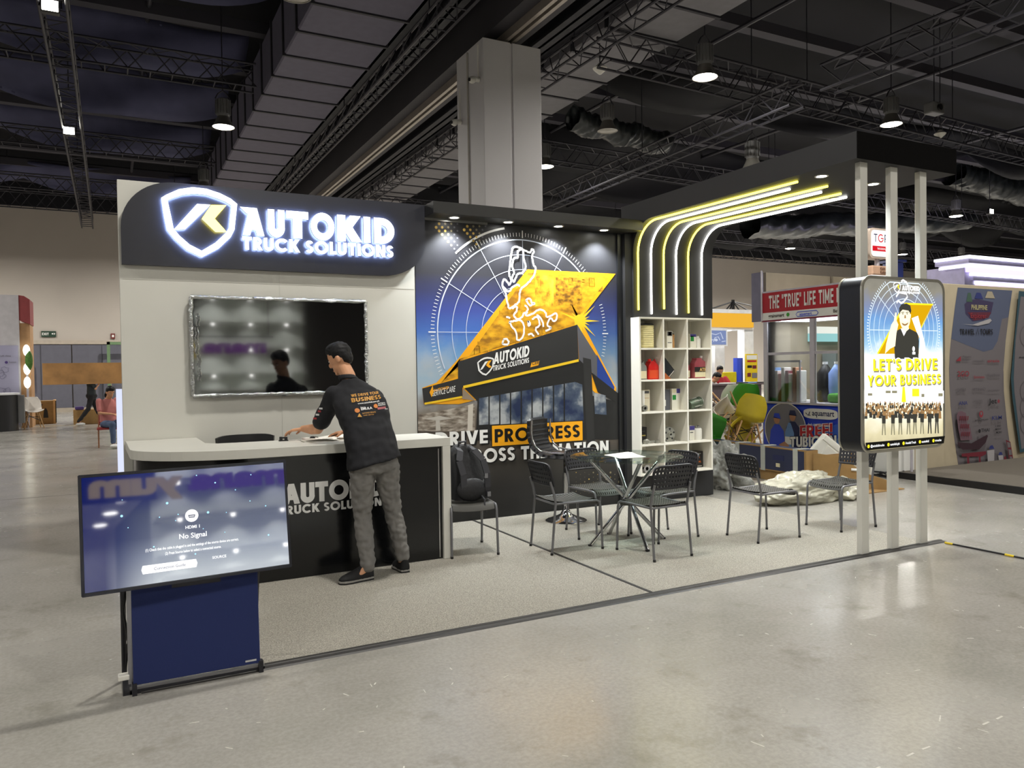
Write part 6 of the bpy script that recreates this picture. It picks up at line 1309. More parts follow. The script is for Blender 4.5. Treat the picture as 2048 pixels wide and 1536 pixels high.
MB().box((9.6, 8.2, 2.26), (10.2, 9.0, 2.3)).build('added_light_panel', glow('added_panel_glow', (.92, .93, 1), 2.5), wsd)
# display fridge and goods behind the glass
fg = thing('display_cooler', 'glass-fronted cooler with white and red packs inside the water shop stand', 'cooler', (10.2, 8.6, 0)); MB().box((9.92, 8.5, 0), (10.3, 9.15, .98)).build('cabinet', zW, fg); 
for k, (y, c_) in enumerate(((9.1, zS), (9.03, zW), (8.96, zR), (8.89, zW), (8.81, zMar), (8.74, zW), (8.66, zSk), (8.58, zW))): MB().box((9.5, y - .032, .978), (9.66, y + .032, 1.52 - .05 * (k % 3))).build('standing_pack', c_, fg, bevel=.01)
MB().box((9.46, 8.5, 1.6), (9.5, 9.14, 1.63)).build('cooler_top', M_alu, fg); MB().tube([(9.48, 8.52, .975), (9.48, 8.52, 1.62)], .015, 6).build('cooler_post', M_alu, fg); MB().tube([(9.48, 9.12, .975), (9.48, 9.12, 1.62)], .015, 6).build('cooler_post', M_alu, fg)
for k, (y, lb) in enumerate(((8.4, 'dark water jug behind the glass, nearer the red pack'), (8.18, 'pale blue water jug behind the glass'))):
    wj = thing('water_jug', lb, 'bottle', (9.9, y, .98), 'big jugs behind the window'); c_ = (M_blackp, mat('blue_jug', '8aa6e0', .2))[k]
    MB().lathe([(.1, .98), (.125, 1.0), (.12, 1.12), (.127, 1.2), (.125, 1.42), (.06, 1.52), (.035, 1.56)], (9.9, y, 0), 20).build('jug_body', c_, wj, smooth=1); MB().lathe([(.04, 1.56), (.04, 1.6), (.001, 1.6)], (9.9, y, 0), 14).build('jug_cap', zW, wj, smooth=.6)
gb = thing('green_sofa', 'green padded seat behind the window of the water shop stand', 'seat', (9.75, 7.9, .98)); MB().box((9.62, 7.2, .978), (9.85, 8.15, 1.12)).build('seat_pad', mat('green_plush', '4f9a35', .9, var=.2, scale=30), gb, bevel=.05, seg=3); MB().box((9.62, 7.5, 1.1), (9.82, 7.85, 1.34)).build('arm_cushion', mat('green_plush', '4f9a35', .9, var=.2, scale=30), gb, bevel=.08, seg=3)

# moulded shell chairs
def shell_chair(label, m, group='moulded shell chairs'):
    t = thing('shell_chair', label, 'chair', (0, 0, 0), group); pr_ = [(.24, .42), (.2, .45), (.05, .43), (-.1, .42), (-.17, .47), (-.2, .58), (-.23, .7), (-.26, .82)]
    def f(u, v):
        q_ = v * (len(pr_) - 1); i = min(int(q_), len(pr_) - 2); r = q_ - i; y = pr_[i][0] * (1 - r) + pr_[i + 1][0] * r; z = pr_[i][1] * (1 - r) + pr_[i + 1][1] * r
        w_ = .23 * (1 - .35 * max(0, v - .75) / .25 * max(0, v - .75) / .25) * (1 - .12 * max(0, .2 - v) / .2); k = (2 * u - 1)
        return (k * w_, y + .06 * k * k * (v > .45), z + .05 * k * k * (1 if v < .6 else max(0, 1 - (v - .6) * 3)))
    MB().shell(f, 12, 21, .012).build('shell', m, t, smooth=1.2)
    wd = mat('beech_leg', 'b98f5e', .5, var=.12, scale=12)
    for sx in (-1, 1):
        for sy in (-1, 1): MB().tube([(sx * .12, sy * .11, .4), (sx * .22, sy * .2, 0)], [.017, .011], 8).build('leg', wd, t, smooth=1)
    b = MB()
    for a, c in (((-.14, -.13, .3), (.14, .13, .3)), ((-.14, .13, .3), (.14, -.13, .3)), ((-.19, -.17, .15), (-.14, .13, .36)), ((.19, -.17, .15), (.14, .13, .36)), ((-.17, .15, .2), (.14, .12, .36)), ((-.17, -.15, .2), (.14, -.12, .36))): b.tube([a, c], .006, 5)
    b.build('wire_brace', M_blackp, t); return t
M_cg, M_cy, M_cw = mat('shell_green', '3c8f2a', .4), mat('shell_yellow', 'c9b42a', .4), mat('shell_white', 'd6d0c8', .4)
def pose(o, c, rx, ry, rz): o.matrix_world = Matrix.Translation(c) @ Matrix.Rotation(D(rz), 4, 'Z') @ Matrix.Rotation(D(ry), 4, 'Y') @ Matrix.Rotation(D(rx), 4, 'X') @ Matrix.Translation((0, 0, -.45))
bpy.context.view_layer.update()
heap = [('green shell chair lying at the left of the heap beside the white shelf', M_cg, (8.0, 8.95, .62), 105, 20, -40), ('white shell chair thrown on top of the heap of chairs', M_cw, (8.42, 9.15, .84), 120, 38, 25),
        ('yellow shell chair upside down in the middle of the heap', M_cy, (8.6, 9.0, .63), 150, -30, -15), ('yellow shell chair at the right of the heap, its back to us', M_cy, (8.7, 8.85, .7), -18, 14, -28),
        ('green shell chair on top of the heap next to the blue banner', M_cg, (9.05, 9.35, .92), 5, 5, -20), ('white shell chair peeping out behind the green one', M_cw, (9.2, 9.8, .9), 5, 0, -10), ('white shell chair low in the heap, legs towards us', M_cw, (8.35, 8.75, .3), 200, 15, 30)]
for lb, m_, c_, a, b_, g_ in heap: pose(shell_chair(lb, m_), c_, a, b_, g_)
# cartons, foam and plastic in front of that stand
M_navybox = mat('navy_printed_carton', '232a48', .45, var=.12, scale=6); M_card = mat('brown_cardboard', '9a7a4c', .85, var=.1, scale=8); M_tape = mat('clear_tape', 'b9bcb4', .25)
nb = thing('television_carton', 'long navy flat carton wrapped in pale tape lying on brown cartons', 'box', (7.9, 7.85, .13))
d = V((7.93 - 7.99, 7.0 - 8.86, 0)).normalized(); s = V((-d.y, d.x, 0)); Mb = Matrix.Translation(V((7.93, 8.86, 0))) @ Matrix((d, s, V((0, 0, 1)))).transposed().to_4x4()
MB().obox(Mb, (0, 0, .14), (1.88, .2, .46)).build('carton_body', M_navybox, nb, bevel=.004)
MB().obox(Mb, (0, -.003, .445), (1.885, .012, .464)).build('card_edge', M_card, nb); MB().obox(Mb, (1.85, -.004, .135), (1.885, .2, .46)).build('card_edge', M_card, nb); MB().obox(Mb, (0, -.003, .135), (1.885, .0, .15)).build('card_edge', M_card, nb)
for x in (.62, 1.12, 1.7): MB().obox(Mb, (x - .04, -.006, .13), (x + .04, .206, .468)).build('tape_band', M_tape, nb)
MB().obox(Mb, (.1, -.004, .26), (.2, 0, .31)).build('carton_label', M_lab, nb); MB().obox(Mb, (1.36, -.004, .2), (1.43, 0, .25)).build('carton_label', M_lab, nb); MB().obox(Mb, (1.3, -.0035, .29), (1.5, 0, .36)).build('printed_panel', zN, nb)
for k, (x0, x1, lb) in enumerate(((.1, 1.0, 'left brown carton under the navy one'), (1.02, 1.8, 'right brown carton under the navy one'))):
    t = thing('brown_carton', lb, 'box', Mb @ V(((x0 + x1) / 2, .1, 0)), 'brown cartons under the navy box'); MB().obox(Mb, (x0, .02, 0), (x1, .4, .13)).build('carton_body', M_card, t, bevel=.004); MB().obox(Mb, (x0, .19, .13), (x1, .23, .132)).build('parcel_tape', M_tape, t)
cc = thing('open_carton', 'opened brown carton with hand holes behind the chair by the posts', 'box', (8.2, 6.7, 0))
MB().prism([(0, 0), (.95, 0), (.95, .1), (.62, .2), (.3, .4), (.0, .43)], (7.96, 6.95, 0), V((.55, -.83, 0)).normalized(), (0, 0, 1), V((.012, .008, 0))).build('front_flap', M_card, cc); MB().box((8.02, 6.9, 0), (8.75, 6.915, .4)).build('rear_flap', M_card, cc); MB().box((8.0, 6.2, 0), (8.7, 6.9, .012)).build('base_panel', M_card, cc)
h0 = V((7.96, 6.95, 0)) + V((.55, -.83, 0)).normalized() * .45; MB().tube([h0 + V((-.008, -.005, .24)), h0 + V((-.008, -.005, .24)) + V((.55, -.83, 0)).normalized() * .07], .018, 8).build('hand_hole', zW, cc)
M_foam = mat('white_foam', 'd9d8cf', .8, var=.04, bump=.15, bscale=120)
Mf = Matrix.Translation((8.3, 7.02, .37)) @ Matrix.Rotation(D(-28), 4, 'Z') @ Matrix.Rotation(D(40), 4, 'Y'); t = thing('foam_slab', 'large white foam slab tilted up out of the open carton', 'packing foam', (8.35, 7.05, .3), 'packing foam'); MB().obox(Mf, (-.22, -.05, -.2), (.22, .05, .2)).build('slab', M_foam, t, bevel=.02); MB().obox(Mf, (-.1, -.065, -.1), (.12, -.05, .1)).build('raised_pad', M_foam, t, bevel=.01); MB().obox(Mf, (-.2, -.06, .12), (.2, -.05, .16)).build('ridge', M_foam, t)
t = thing('foam_block', 'ribbed white foam block standing right of the open carton', 'packing foam', (8.75, 6.85, .0), 'packing foam')
for k in range(3): MB().box((8.66 + .1 * k, 6.8, .0), (8.73 + .1 * k, 6.98, .42 - .02 * k)).build('foam_rib', M_foam, t, bevel=.012)
MB().box((8.66, 6.9, .0), (8.93, 6.98, .36)).build('foam_back', M_foam, t)
def bag(label, c, rx, ry, rz_, m, seed, amp=.16, name='plastic_bag'):
    c = V(c)
    def f(u, v):
        a, e = 2 * PI * u, PI * (v - .5); n_ = V((math.cos(a) * math.cos(e), math.sin(a) * math.cos(e), math.sin(e))); k = 1 + amp * noise.noise(n_ * 2.2 + V((seed, 0, 0))) * 1.6 + amp * .6 * noise.noise(n_ * 6 + V((0, seed, 0))) + .8 * amp * (.3 - abs(noise.noise(n_ * 5 + V((seed, seed, 0))))) + .4 * amp * (.3 - abs(noise.noise(n_ * 12)))
        p = V((n_.x * rx * k, n_.y * ry * k, n_.z * rz_ * k)); p.z = max(p.z, -rz_ * .62); return c + p
    return tag(MB().grid(f, 120, 60).build(name, m, smooth=3, weld=True), label, 'packing plastic')
M_bag_w = mat('milky_plastic', 'd0cdb9', .2, spec=.7, var=.2, scale=9, bump=1, bscale=12, trans=.3); M_bag_c = mat('clear_crinkled_plastic', 'c2c3bd', .1, spec=.8, var=.3, scale=12, bump=1, bscale=20, trans=.55)
bag('big milky bag of bubble wrap on the floor in front of the cartons', (7.02, 6.3, .12), .64, .28, .2, M_bag_w, 3)
bag('second milky bag of bubble wrap behind the chair by the posts', (7.55, 6.2, .085), .3, .22, .14, M_bag_w, 8)
bag('crinkled clear plastic sheet piled by the base of the white shelf', (6.95, 7.55, .2), .26, .4, .32, M_bag_c, 5, .3, 'plastic_sheet')

# food stall further back
fs = thing('food_stall', 'bright food stall with amber canopy band and white columns', 'exhibition stand', (14.6, 16, 0)); M_lw = mat('bright_white_panel', 'eceef0', .5)
pA, pB = onY(1400, 655, 15.6), onY(1508, 635, 15.6)
MB().box((13.2, 15.6, 2.58), (15.6, 15.7, 2.95)).build('amber_band', glow('amber_lit', (1, .52, .05), .75), fs); MB().box((13.2, 15.55, 2.95), (15.65, 17.5, 3.05)).build('canopy_top', M_lw, fs); MB().box((13.2, 15.65, 2.52), (15.65, 17.5, 2.58)).build('canopy_soffit', M_lw, fs)
for x in (14.3, 15.35): MB().box((x, 15.7, 0), (x + .34, 15.95, 2.52)).build('column', M_lw, fs)
MB().box((12.6, 17.2, 0), (14.4, 17.3, 2.52)).build('back_panel', M_lw, fs)
for x, y in ((14.1, 15.9), (15.1, 16.1), (13.7, 16.6)): MB().lathe([(.001, 2.5), (.12, 2.51), (.12, 2.52)], (x, y, 0), 18).build('ceiling_spot', glow('stall_spot', (1, .97, .9), 12), fs)
la = bpy.data.lights.new('stall_light', 'AREA'); la.size = 1.6; la.energy = 60; la.color = (1, .98, .95); lo = bpy.data.objects.new('stall_light', la); COL.objects.link(lo); lo.location = (14.3, 16.4, 2.48); adopt(lo, fs)
t = thing('wall_screen', 'lit picture screen on the back of the food stall', 'screen', (13.95, 15.98, 2.1)); MB().box((13.62, 15.2, 2.06), (14.28, 15.24, 2.52)).build('frame', M_lw, t); MB().box((13.68, 15.19, 2.1), (14.22, 15.2, 2.46)).build('picture', glow('screen_picture', (.22, .28, .5), .8), t)
pr = Print((13.68, 15.188, 2.1), (.54, 0, 0), (0, 0, .36), (0, -1, 0), .001); gP = glow('screen_pale', (.65, .7, .85), .8)
for L in ([(0, .8), (.35, .7), (.65, .85), (.8, .4)], [(.2, .2), (.3, .5), (.5, .55), (.6, .3)], [(.05, .3), (.2, .35)], [(.7, .2), (.95, .25)]): pr.line(L, .05, gP)
pr.disc((.36, .32), .1, gP, 14); pr.build('picture_shapes', t); MB().tube([(13.95, 15.24, 2.3), (13.95, 15.6, 2.56)], .03, 6).build('mount', M_steel, t)
t = thing('drink_dispenser', 'white dispensing pump with hoses and warning labels in the food stall', 'machine', (13.8, 16.2, 0)); MB().box((13.5, 16.0, 0), (14.5, 16.5, 2.1)).build('cabinet', M_lw, t, bevel=.02)
MB().tube([(14.15, 15.98, 1.95), (14.32, 15.9, 1.6), (14.42, 15.9, 1.2), (14.4, 15.97, .95)], .02, 8).build('hose', M_blackp, t, smooth=1); MB().tube([(13.7, 15.95, 1.95), (13.72, 15.93, 1.6)], .04, 8).build('nozzle', M_blackp, t); MB().tube([(14.0, 15.95, 1.9), (14.02, 15.93, 1.55)], .04, 8).build('nozzle', M_grey, t)
pr = Print((13.5, 15.998, 1.25), (1, 0, 0), (0, 0, 1), (0, -1, 0), .001); pr.poly([(.18, .05), (.36, .05), (.36, .27), (.18, .27)], zY); pr.poly([(.42, .16), (.62, .16), (.62, .26), (.42, .26)], zGr); pr.line([(.74 + .09 * math.cos(a), .14 + .09 * math.sin(a)) for a in [PI * i / 8 for i in range(16)]], .025, zR, closed=True); pr.disc((.27, .16), .04, zK, 10); pr.poly([(.42, .04), (.62, .04), (.62, .12), (.42, .12)], zMar); pr.build('warning_label', t)
t = thing('poster_stand', 'tall yellow menu poster stand between the stall columns', 'sign', (15.2, 15.3, 0)); a, b = onY(1492, 708, 15.3), onY(1515, 758, 15.3); MB().box((a.x, 15.3, .3), (b.x, 15.34, a.z)).build('poster_board', zY, t)
pr = Print((a.x, 15.298, b.z), (b.x - a.x, 0, 0), (0, 0, a.z - b.z), (0, -1, 0), .001); pr.poly([(.05, .78), (.95, .78), (.95, .95), (.05, .95)], zW); pr.poly([(.1, .68), (.9, .68), (.9, .75), (.1, .75)], zR); pr.poly([(.1, .45), (.5, .45), (.5, .55), (.1, .55)], zK); pr.poly([(.55, .42), (.9, .42), (.9, .55), (.55, .55)], zMar); pr.poly([(.1, .1), (.4, .1), (.4, .25), (.1, .25)], zMar); pr.poly([(.5, .05), (.95, .05), (.95, .25), (.5, .25)], zGr); pr.build('poster_print', t); MB().box((a.x, 15.25, 0), (b.x, 15.45, .3)).build('stand_base', M_lw, t)
tag(MB().box((14.35, 15.4, 0), (14.78, 15.55, 1.38)).build('yellow_crate', mat('clear_yellow', 'd3c41e', .4), bevel=.02), 'yellow box behind the people at the food stall table', 'box')
tag(MB().box((14.85, 15.45, 0), (15.05, 15.6, 1.75)).build('blue_board', zB), 'narrow blue board between the stall columns', 'board')
tb2 = thing('stall_table', 'dark brown reception table in front of the food stall', 'table', (13.9, 14.6, 0)); M_dkb = mat('dark_brown_laminate', '574c50', .5); xa, xb = onY(1395, 770, 14.6).x, onY(1514, 770, 14.6).x
MB().box((xa, 14.45, .86), (xb, 15.0, 1.06)).build('apron', M_dkb, tb2); MB().box((xa, 14.4, 1.06), (xb + .05, 15.05, 1.1)).build('table_top', M_dkb, tb2)
for x0, x1 in ((xa, xa + .75), (xb - .5, xb)): MB().box((x0, 14.45, 0), (x1, 15.0, .86)).build('side_panel', M_dkb, tb2)
for k, (x, c_, lb) in enumerate(((13.75, zW, 'white sheet on the stall table, left'), (14.15, zK, 'black folder on the stall table'), (14.45, zS, 'pale blue folder on the stall table'), (14.75, zK, 'black tray on the stall table, right'))): tag(MB().box((x - .14, 14.5, 1.1), (x + .14, 14.8, 1.125)).build('document', c_), lb, 'document')
seatd = dict(sit)
figure('person in red shirt seated behind the brown stall table', (14.1, 15.35, .22), -PI / 2 - .4, dict(seatd, nod=-.4, elL=(.2, .24, .8), wrL=(.36, .1, .86), elR=(.2, -.24, .8), wrR=(.36, -.1, .86)), M_rsh, M_legg, 0, 1)
figure('person in white shirt bent low over the brown stall table', (13.72, 15.3, .14), -PI / 2 + .3, dict(seatd, nod=-.9, head=(.22, 0, 1.12), neck=(.1, 0, 1.0), elL=(.2, .24, .8), wrL=(.36, .1, .9), elR=(.2, -.24, .8), wrR=(.36, -.1, .9)), M_wsh, M_legg, 0, 1)
for x, lb in ((14.1, 'white stool under the person in red at the stall'), (13.72, 'white stool under the person in white at the stall')): 
    t = thing('stool', lb, 'stool', (x, 15.33, 0), 'stools behind the stall table'); MB().lathe([(.17, .5), (.17, .54)], (x, 15.33, 0), 18).build('seat', M_lw, t)
    for k in range(4): MB().tube([(x + .1 * math.cos(k * PI / 2), 15.33 + .1 * math.sin(k * PI / 2), .5), (x + .17 * math.cos(k * PI / 2), 15.33 + .17 * math.sin(k * PI / 2), 0)], .012, 6).build('leg', M_lw, t)
wc = shell_chair('white shell chair with wooden legs in the opening of the brown stall table', M_cw); wc.location = (14.0, 14.9, 0); wc.rotation_euler = (0, 0, 2.6)
p = onY(1466, 610, 17); t = thing('umbrella_frame', 'bare dark umbrella frame on top of the food stall', 'umbrella frame', (p.x, 17, 3.05)); MB().tube([(p.x, 17, 3.05), (p.x, 17, p.z + .15)], .05, 8).build('mast', M_blackp, t)
for dx, dz in ((-.5, -.35), (.5, -.35), (-.25, -.5), (1.8, -.02), (-1.5, -.25), (1.3, -.3)): MB().tube([(p.x, 17, p.z + .1), (p.x + dx, 17.0 + dx * .3, max(3.07, p.z + dz))], .022, 6).build('rib', M_blackp, t)

# round-cornered pole sign between the posts
t = thing('pole_sign', 'white round-cornered lit sign on a pole seen between the posts', 'sign', (17.3, 13, 0)); MB().prism(rrect(16.93, 4.2, 17.7, 4.96, .14), (0, 13, 0), (1, 0, 0), (0, 0, 1), (0, .3, 0)).build('casing', mat('sign_casing', 'b8a99c', .5), t, smooth=.6); MB().prism(rrect(17.0, 4.25, 17.65, 4.91, .11), (0, 12.99, 0), (1, 0, 0), (0, 0, 1), (0, .01, 0)).build('lit_face', glow('sign_face', (1, .98, .97), 1.0), t)
pr = Print((17.0, 12.988, 4.25), (1, 0, 0), (0, 0, 1), (0, -1, 0), .002); gN, gR = glow('sign_navy', '2b2450', .6), glow('sign_red', 'd8202a', .9); pr.g('T', .08, .36, .2, gN, .12); pr.g('G', .24, .36, .2, gR, .14); pr.g('P', .48, .36, .2, gN, .14); pr.poly([(.02, .13), (.62, .13), (.62, .26), (.02, .26)], gR); pr.t('THE GOOD PLACE', .2, .17, .05, glow('sign_white', 'ffffff', 1), .02, w=.4); pr.build('sign_print', t)
MB().box((17.02, 12.98, 3.78), (17.75, 13.2, 4.02)).build('lower_box', mat('sign_tan', 'c9a58c', .5), t, bevel=.03); MB().box((17.02, 13.0, 3.75), (17.75, 13.2, 3.78)).build('lower_light', glow('sign_face', (1, .98, .97), 1.0), t); pr = Print((17.3, 12.978, 3.82), (1, 0, 0), (0, 0, 1), (0, -1, 0), .002); pr.t('Kain na', 0, .09, .08, ZI('brown_script', '5a3020'), .02); pr.t('Kabayan', 0, .0, .08, ZI('brown_script', '5a3020'), .02); pr.build('lower_lettering', t)
MB().tube([(17.35, 13.1, 0), (17.35, 13.1, 4.25)], .06, 10).build('pole', M_alu, t)
t = thing('blue_column', 'dark blue column far behind the white posts', 'column', (30, 22, 0)); a = onY(1790, 535, 22); MB().box((a.x, 22, 0), (a.x + .55, 22.6, a.z + .25)).build('shaft', zN, t); MB().box((a.x - .1, 21.9, a.z + .25), (a.x + .65, 22.7, a.z + .35)).build('capital', zN, t)

# travel stand on its low stage
stg = tag(MB().box((9.5, 2.5, 0), (18, 6.88, .08)).build('stage_platform', mat('stage_carpet', '5c564d', .9, var=.1, scale=60)), 'low grey carpeted stage with black edge in front of the travel display', 'stage')
MB().box((9.46, 2.5, 0), (9.5, 6.88, .085)).build('stage_edge', M_blackp, stg)
tr = thing('travel_display', 'pale wave-edged travel display wall with rows of airline names', 'display wall', (11.6, 7, .08)); M_tw = mat('travel_frame', 'b7ab92', .7, var=.04)
MB().box((10.35, 6.95, 0), (14.5, 7.15, 2.7)).build('frame_wall', M_tw, tr, bevel=.01); MB().box((9.9, 6.93, 0), (10.6, 7.2, .42)).build('side_ledge', M_tw, tr); MB().box((9.9, 7.0, .42), (10.4, 7.2, .44)).build('ledge_top', mat('ledge_cream', 'c7b48c', .7), tr)
tq = lambda x, y: (lambda p: (p.x, p.z))(onY(1880 + x / 8.083, 570 + y / 8.083, 6.95)); tq2 = lambda x, y: (lambda p: (p.x, p.z))(onY(1880 + x / 6.98, 740 + y / 6.98, 6.95))
pt_ = Print((0, 6.95, 0), (1, 0, 0), (0, 0, 1), (0, -1, 0), .001); zP, zPb, zTeal = ZI('poster_grey_dimmed', '6f6a6e'), ZI('poster_slate_dimmed', '545c74'), ZI('teal_edge', '2f4c58')  # inks darkened to imitate the panel's unlit front
Lf = [tq(285, 40), tq(240, 350), tq(190, 750), tq(160, 1050), tq(145, 1350), tq2(130, 200), tq2(145, 500), tq2(190, 900), tq2(262, 1388)]; Rf = [tq2(1012, 1300), tq2(940, 800), tq2(890, 300), tq2(885, 0), tq(1020, 1400), tq(1060, 900), tq(1110, 500), tq(1165, 90)]
pt_.poly(Lf + Rf, zP); pt_.poly([tq(285, 40), tq(240, 350), tq(180, 870), tq(500, 1000), tq(700, 1080), tq(850, 1040), tq(930, 900), tq(1000, 550), tq(1100, 520), tq(1165, 90)], zPb)
zPd, zPr, zPm, zPn = ZI('dim_black', '1c1c22'), ZI('dim_red', '8e2f3c'), ZI('dim_grey', '5c575c'), ZI('dim_navy', '2b3470')
pt_.poly([tq(390, 310), tq(470, 240), tq(620, 230), tq(860, 280), tq(820, 470), tq(700, 570), tq(520, 590), tq(410, 470)], ZI('badge', '3a3252')); pt_.poly([tq(440, 440), tq(820, 440), tq(780, 530), tq(540, 580)], ZI('badge_maroon', '5c2536'))
for x0, y0, x1, y1, c_ in ((420, 130, 520, 270, ZI('palm', '3f5a4c')), (550, 130, 690, 220, zPn), (720, 110, 880, 210, ZI('shell_cream', 'a59c88'))): a, b = tq(x0, y1), tq(x1, y0); pt_.poly([(a[0], a[1]), (b[0], a[1]), ((a[0] * .3 + b[0] * .7), b[1]), ((a[0] * .75 + b[0] * .25), b[1])], c_)
def tt(s_, x0, x1, yb, h, m_, f=tq, bold=.02, g=False):
    a, b = f(x0, yb), f(x1, yb); hh = f(x0, yb - h)[1] - a[1]
    (pt_.g(s_, a[0], a[1], hh, m_, .2, .12, w=b[0] - a[0]) if g else pt_.t(s_, a[0], a[1], hh, m_, bold, w=b[0] - a[0]))
tt('PHILIPPINE', 495, 755, 395, 80, ZI('gold_text', 'a8a07a'), tq, .04); tt('Explorer', 480, 740, 530, 80, zPr); pt_.poly([tq(350, 630), tq(520, 640), tq(800, 545), tq(825, 575), tq(780, 620), tq(600, 660)], ZI('plane_white', 'a9a6a8'))
tt('TRAVEL', 310, 545, 800, 90, zPd, tq, 0, True); tt('TOURS', 640, 840, 800, 90, zPd, tq, 0, True); pt_.line([tq(570, 800), tq(600, 700), tq(615, 800)], .012, zPd)
a = tq(240, 1230); pt_.poly([a, tq(320, 1150), tq(325, 1230)], zPr)
for s_, x0, x1, y, h, m_ in (('Philippine', 350, 490, 1175, 35, zPm), ('Airlines', 345, 455, 1225, 35, zPm), ('cebupacific', 515, 700, 1245, 35, zPm), ('airasia', 745, 940, 1250, 50, zPr), ('2GO', 262, 450, 1480, 90, zPr), ('Emirates', 525, 695, 1510, 45, zPr), ('Royal Brunei', 745, 945, 1480, 45, zPm)): tt(s_, x0, x1, y, h, m_)
for s_, x0, x1, y, h, m_ in (('QATAR', 215, 345, 300, 45, zPm), ('ETIHAD', 445, 615, 290, 40, zPm), ('SINGAPORE', 645, 810, 300, 25, zPm), ('ANA', 240, 360, 490, 55, zPn), ('HONG KONG', 445, 570, 445, 25, zPm), ('AIRLINES', 475, 570, 470, 22, zPm), ('Jet', 660, 765, 470, 75, zPd), ('KLM', 695, 835, 695, 55, zPn), ('JAPAN AIRLINES', 460, 645, 710, 18, zPd), ('THAI', 545, 660, 865, 50, zPd), ('+ AND', 740, 820, 795, 28, zPd), ('MANY', 740, 825, 840, 30, zPd), ('MORE', 750, 830, 885, 30, zPd)): tt(s_, x0, x1, y, h, m_, tq2)
c0 = tq2(785, 435); pt_.poly([(c0[0] + (.042 if k % 2 == 0 else .018) * math.sin(k * PI / 5), c0[1] + (.042 if k % 2 == 0 else .018) * math.cos(k * PI / 5)) for k in range(10)], zPr)
pt_.disc(tq2(540, 615), .05, zPr, 20); pt_.disc(tq2(540, 605), .025, zP, 14); pt_.disc(tq2(515, 850), .03, zPd, 12)
for L, c_ in (([(195, 640), (210, 590), (260, 570), (325, 600), (345, 760), (385, 800), (415, 970), (250, 980), (215, 800)], ZI('tower', '6f5560')), ([(205, 1005), (400, 1020), (620, 900), (630, 920), (600, 1010), (510, 1105), (280, 1110), (220, 1060)], ZI('roof_dark', '35202a')), ([(262, 1165), (605, 1130), (605, 1170), (540, 1205), (265, 1205)], zMar), ([(335, 1205), (365, 1205), (375, 1385), (345, 1385)], zMar), ([(500, 1200), (525, 1200), (530, 1370), (505, 1370)], zMar), ([(615, 1120), (715, 1110), (720, 1330), (630, 1345)], ZI('island_white', 'a7a3a6')), ([(770, 1190), (835, 1185), (845, 1310), (790, 1320)], ZI('island_white', 'a7a3a6')), ([(640, 1100), (655, 1055), (690, 1045), (715, 1095)], zPn), ([(770, 1185), (785, 1145), (815, 1140), (832, 1180)], zPn), ([(715, 1150), (740, 1160), (760, 1330), (715, 1335)], zPm), ([(845, 1210), (870, 1195), (900, 1310), (850, 1315)], zMar), ([(870, 970), (935, 1000), (985, 1300), (920, 1310), (900, 1100)], zMar)): pt_.poly([tq2(*p) for p in L], c_)
for L in ([(885, 1000), (930, 1010), (940, 1075), (900, 1080)], [(905, 1100), (945, 1110), (955, 1180), (915, 1185)], [(920, 1200), (955, 1205), (968, 1285), (930, 1290)]): pt_.poly([tq2(*p) for p in L], zP)
for i in range(5):
    for j in range(3): pt_.poly([tq2(225 + 26 * i + 10 * j, 700 + 110 * j), tq2(237 + 26 * i + 10 * j, 700 + 110 * j), tq2(243 + 26 * i + 12 * j, 640 + 110 * j), tq2(229 + 26 * i + 12 * j, 640 + 110 * j)], zMar, up=False)
# second panel at the edge
pt_.poly([tq(1215, 100), tq(1150, 800), tq(1085, 1500), tq2(960, 400), tq2(1065, 1150), (13.6, .25), (13.6, 2.6)], zTeal); pt_.poly([tq(1245, 190), tq(1160, 900), tq(1130, 1500), tq2(985, 300), tq2(1085, 1100), (13.5, .35), (13.5, 2.5)], zP)
c0 = tq(1358, 1045); pt_.disc((c0[0] + .03, c0[1]), .09, ZI('badge', '3a3252'), 20); tt('PHILIPPINE EXPLORER', 1215, 1700, 1190, 30, zPd)
for z in (1.95, 1.1, .85, .6): pt_.line([(12.58 + .16 * math.cos(PI * i / 12), z + .16 * math.sin(PI * i / 12)) for i in range(24)], .012, zPm, closed=True)
pt_.build('display_print', tr)
# cables, pole foot and blue crate behind the posts
t = thing('thin_pole', 'thin grey pole on a dark weighted foot behind the posts', 'pole', (9.2, 6.6, 0)); p = onZ(1823, 955, 0); MB().tube([(p.x, p.y, .02), (p.x, p.y, 2.1)], .018, 8).build('shaft', M_alu, t); MB().lathe([(.16, 0), (.16, .03), (.03, .05)], (p.x, p.y, 0), 18).build('foot', M_blackp, t, smooth=.6)
p = onZ(1770, 950, 0); rs = random.Random(6); cpts = [(p.x + .5 * rs.uniform(-1, 1), p.y + .35 * rs.uniform(-1, 1), .015 + .1 * rs.random() * (i % 2)) for i in range(26)]; tag(MB().tube(cpts, .012, 6).build('power_cable', M_blackp, smooth=1), 'tangle of black cable on the floor behind the posts', 'cable')
p = onZ(1738, 945, 0); t = thing('blue_crate', 'blue upright panel box behind the posts under the light box', 'box', (p.x, p.y, 0)); MB().box((p.x - .08, p.y, 0), (p.x + .2, p.y + .3, 1.0)).build('body', zB, t, bevel=.01); MB().box((p.x - .06, p.y - .004, .1), (p.x + .18, p.y, .9)).build('face_panel', mat('crate_blue2', '2546c0', .5), t)
t = thing('cable_ramp', 'low black cable line with yellow marks running right from the carpet corner', 'cable cover', (7.6, 4.1, 0)); a, b = onZ(1890, 1088, 0), onZ(2060, 1122, 0)
d_ = (b - a).normalized(); MB().tube([a + V((0, 0, .012)), b + d_ * 2 + V((0, 0, .012))], .008, 8).build('cable', M_blackp, t, smooth=1)
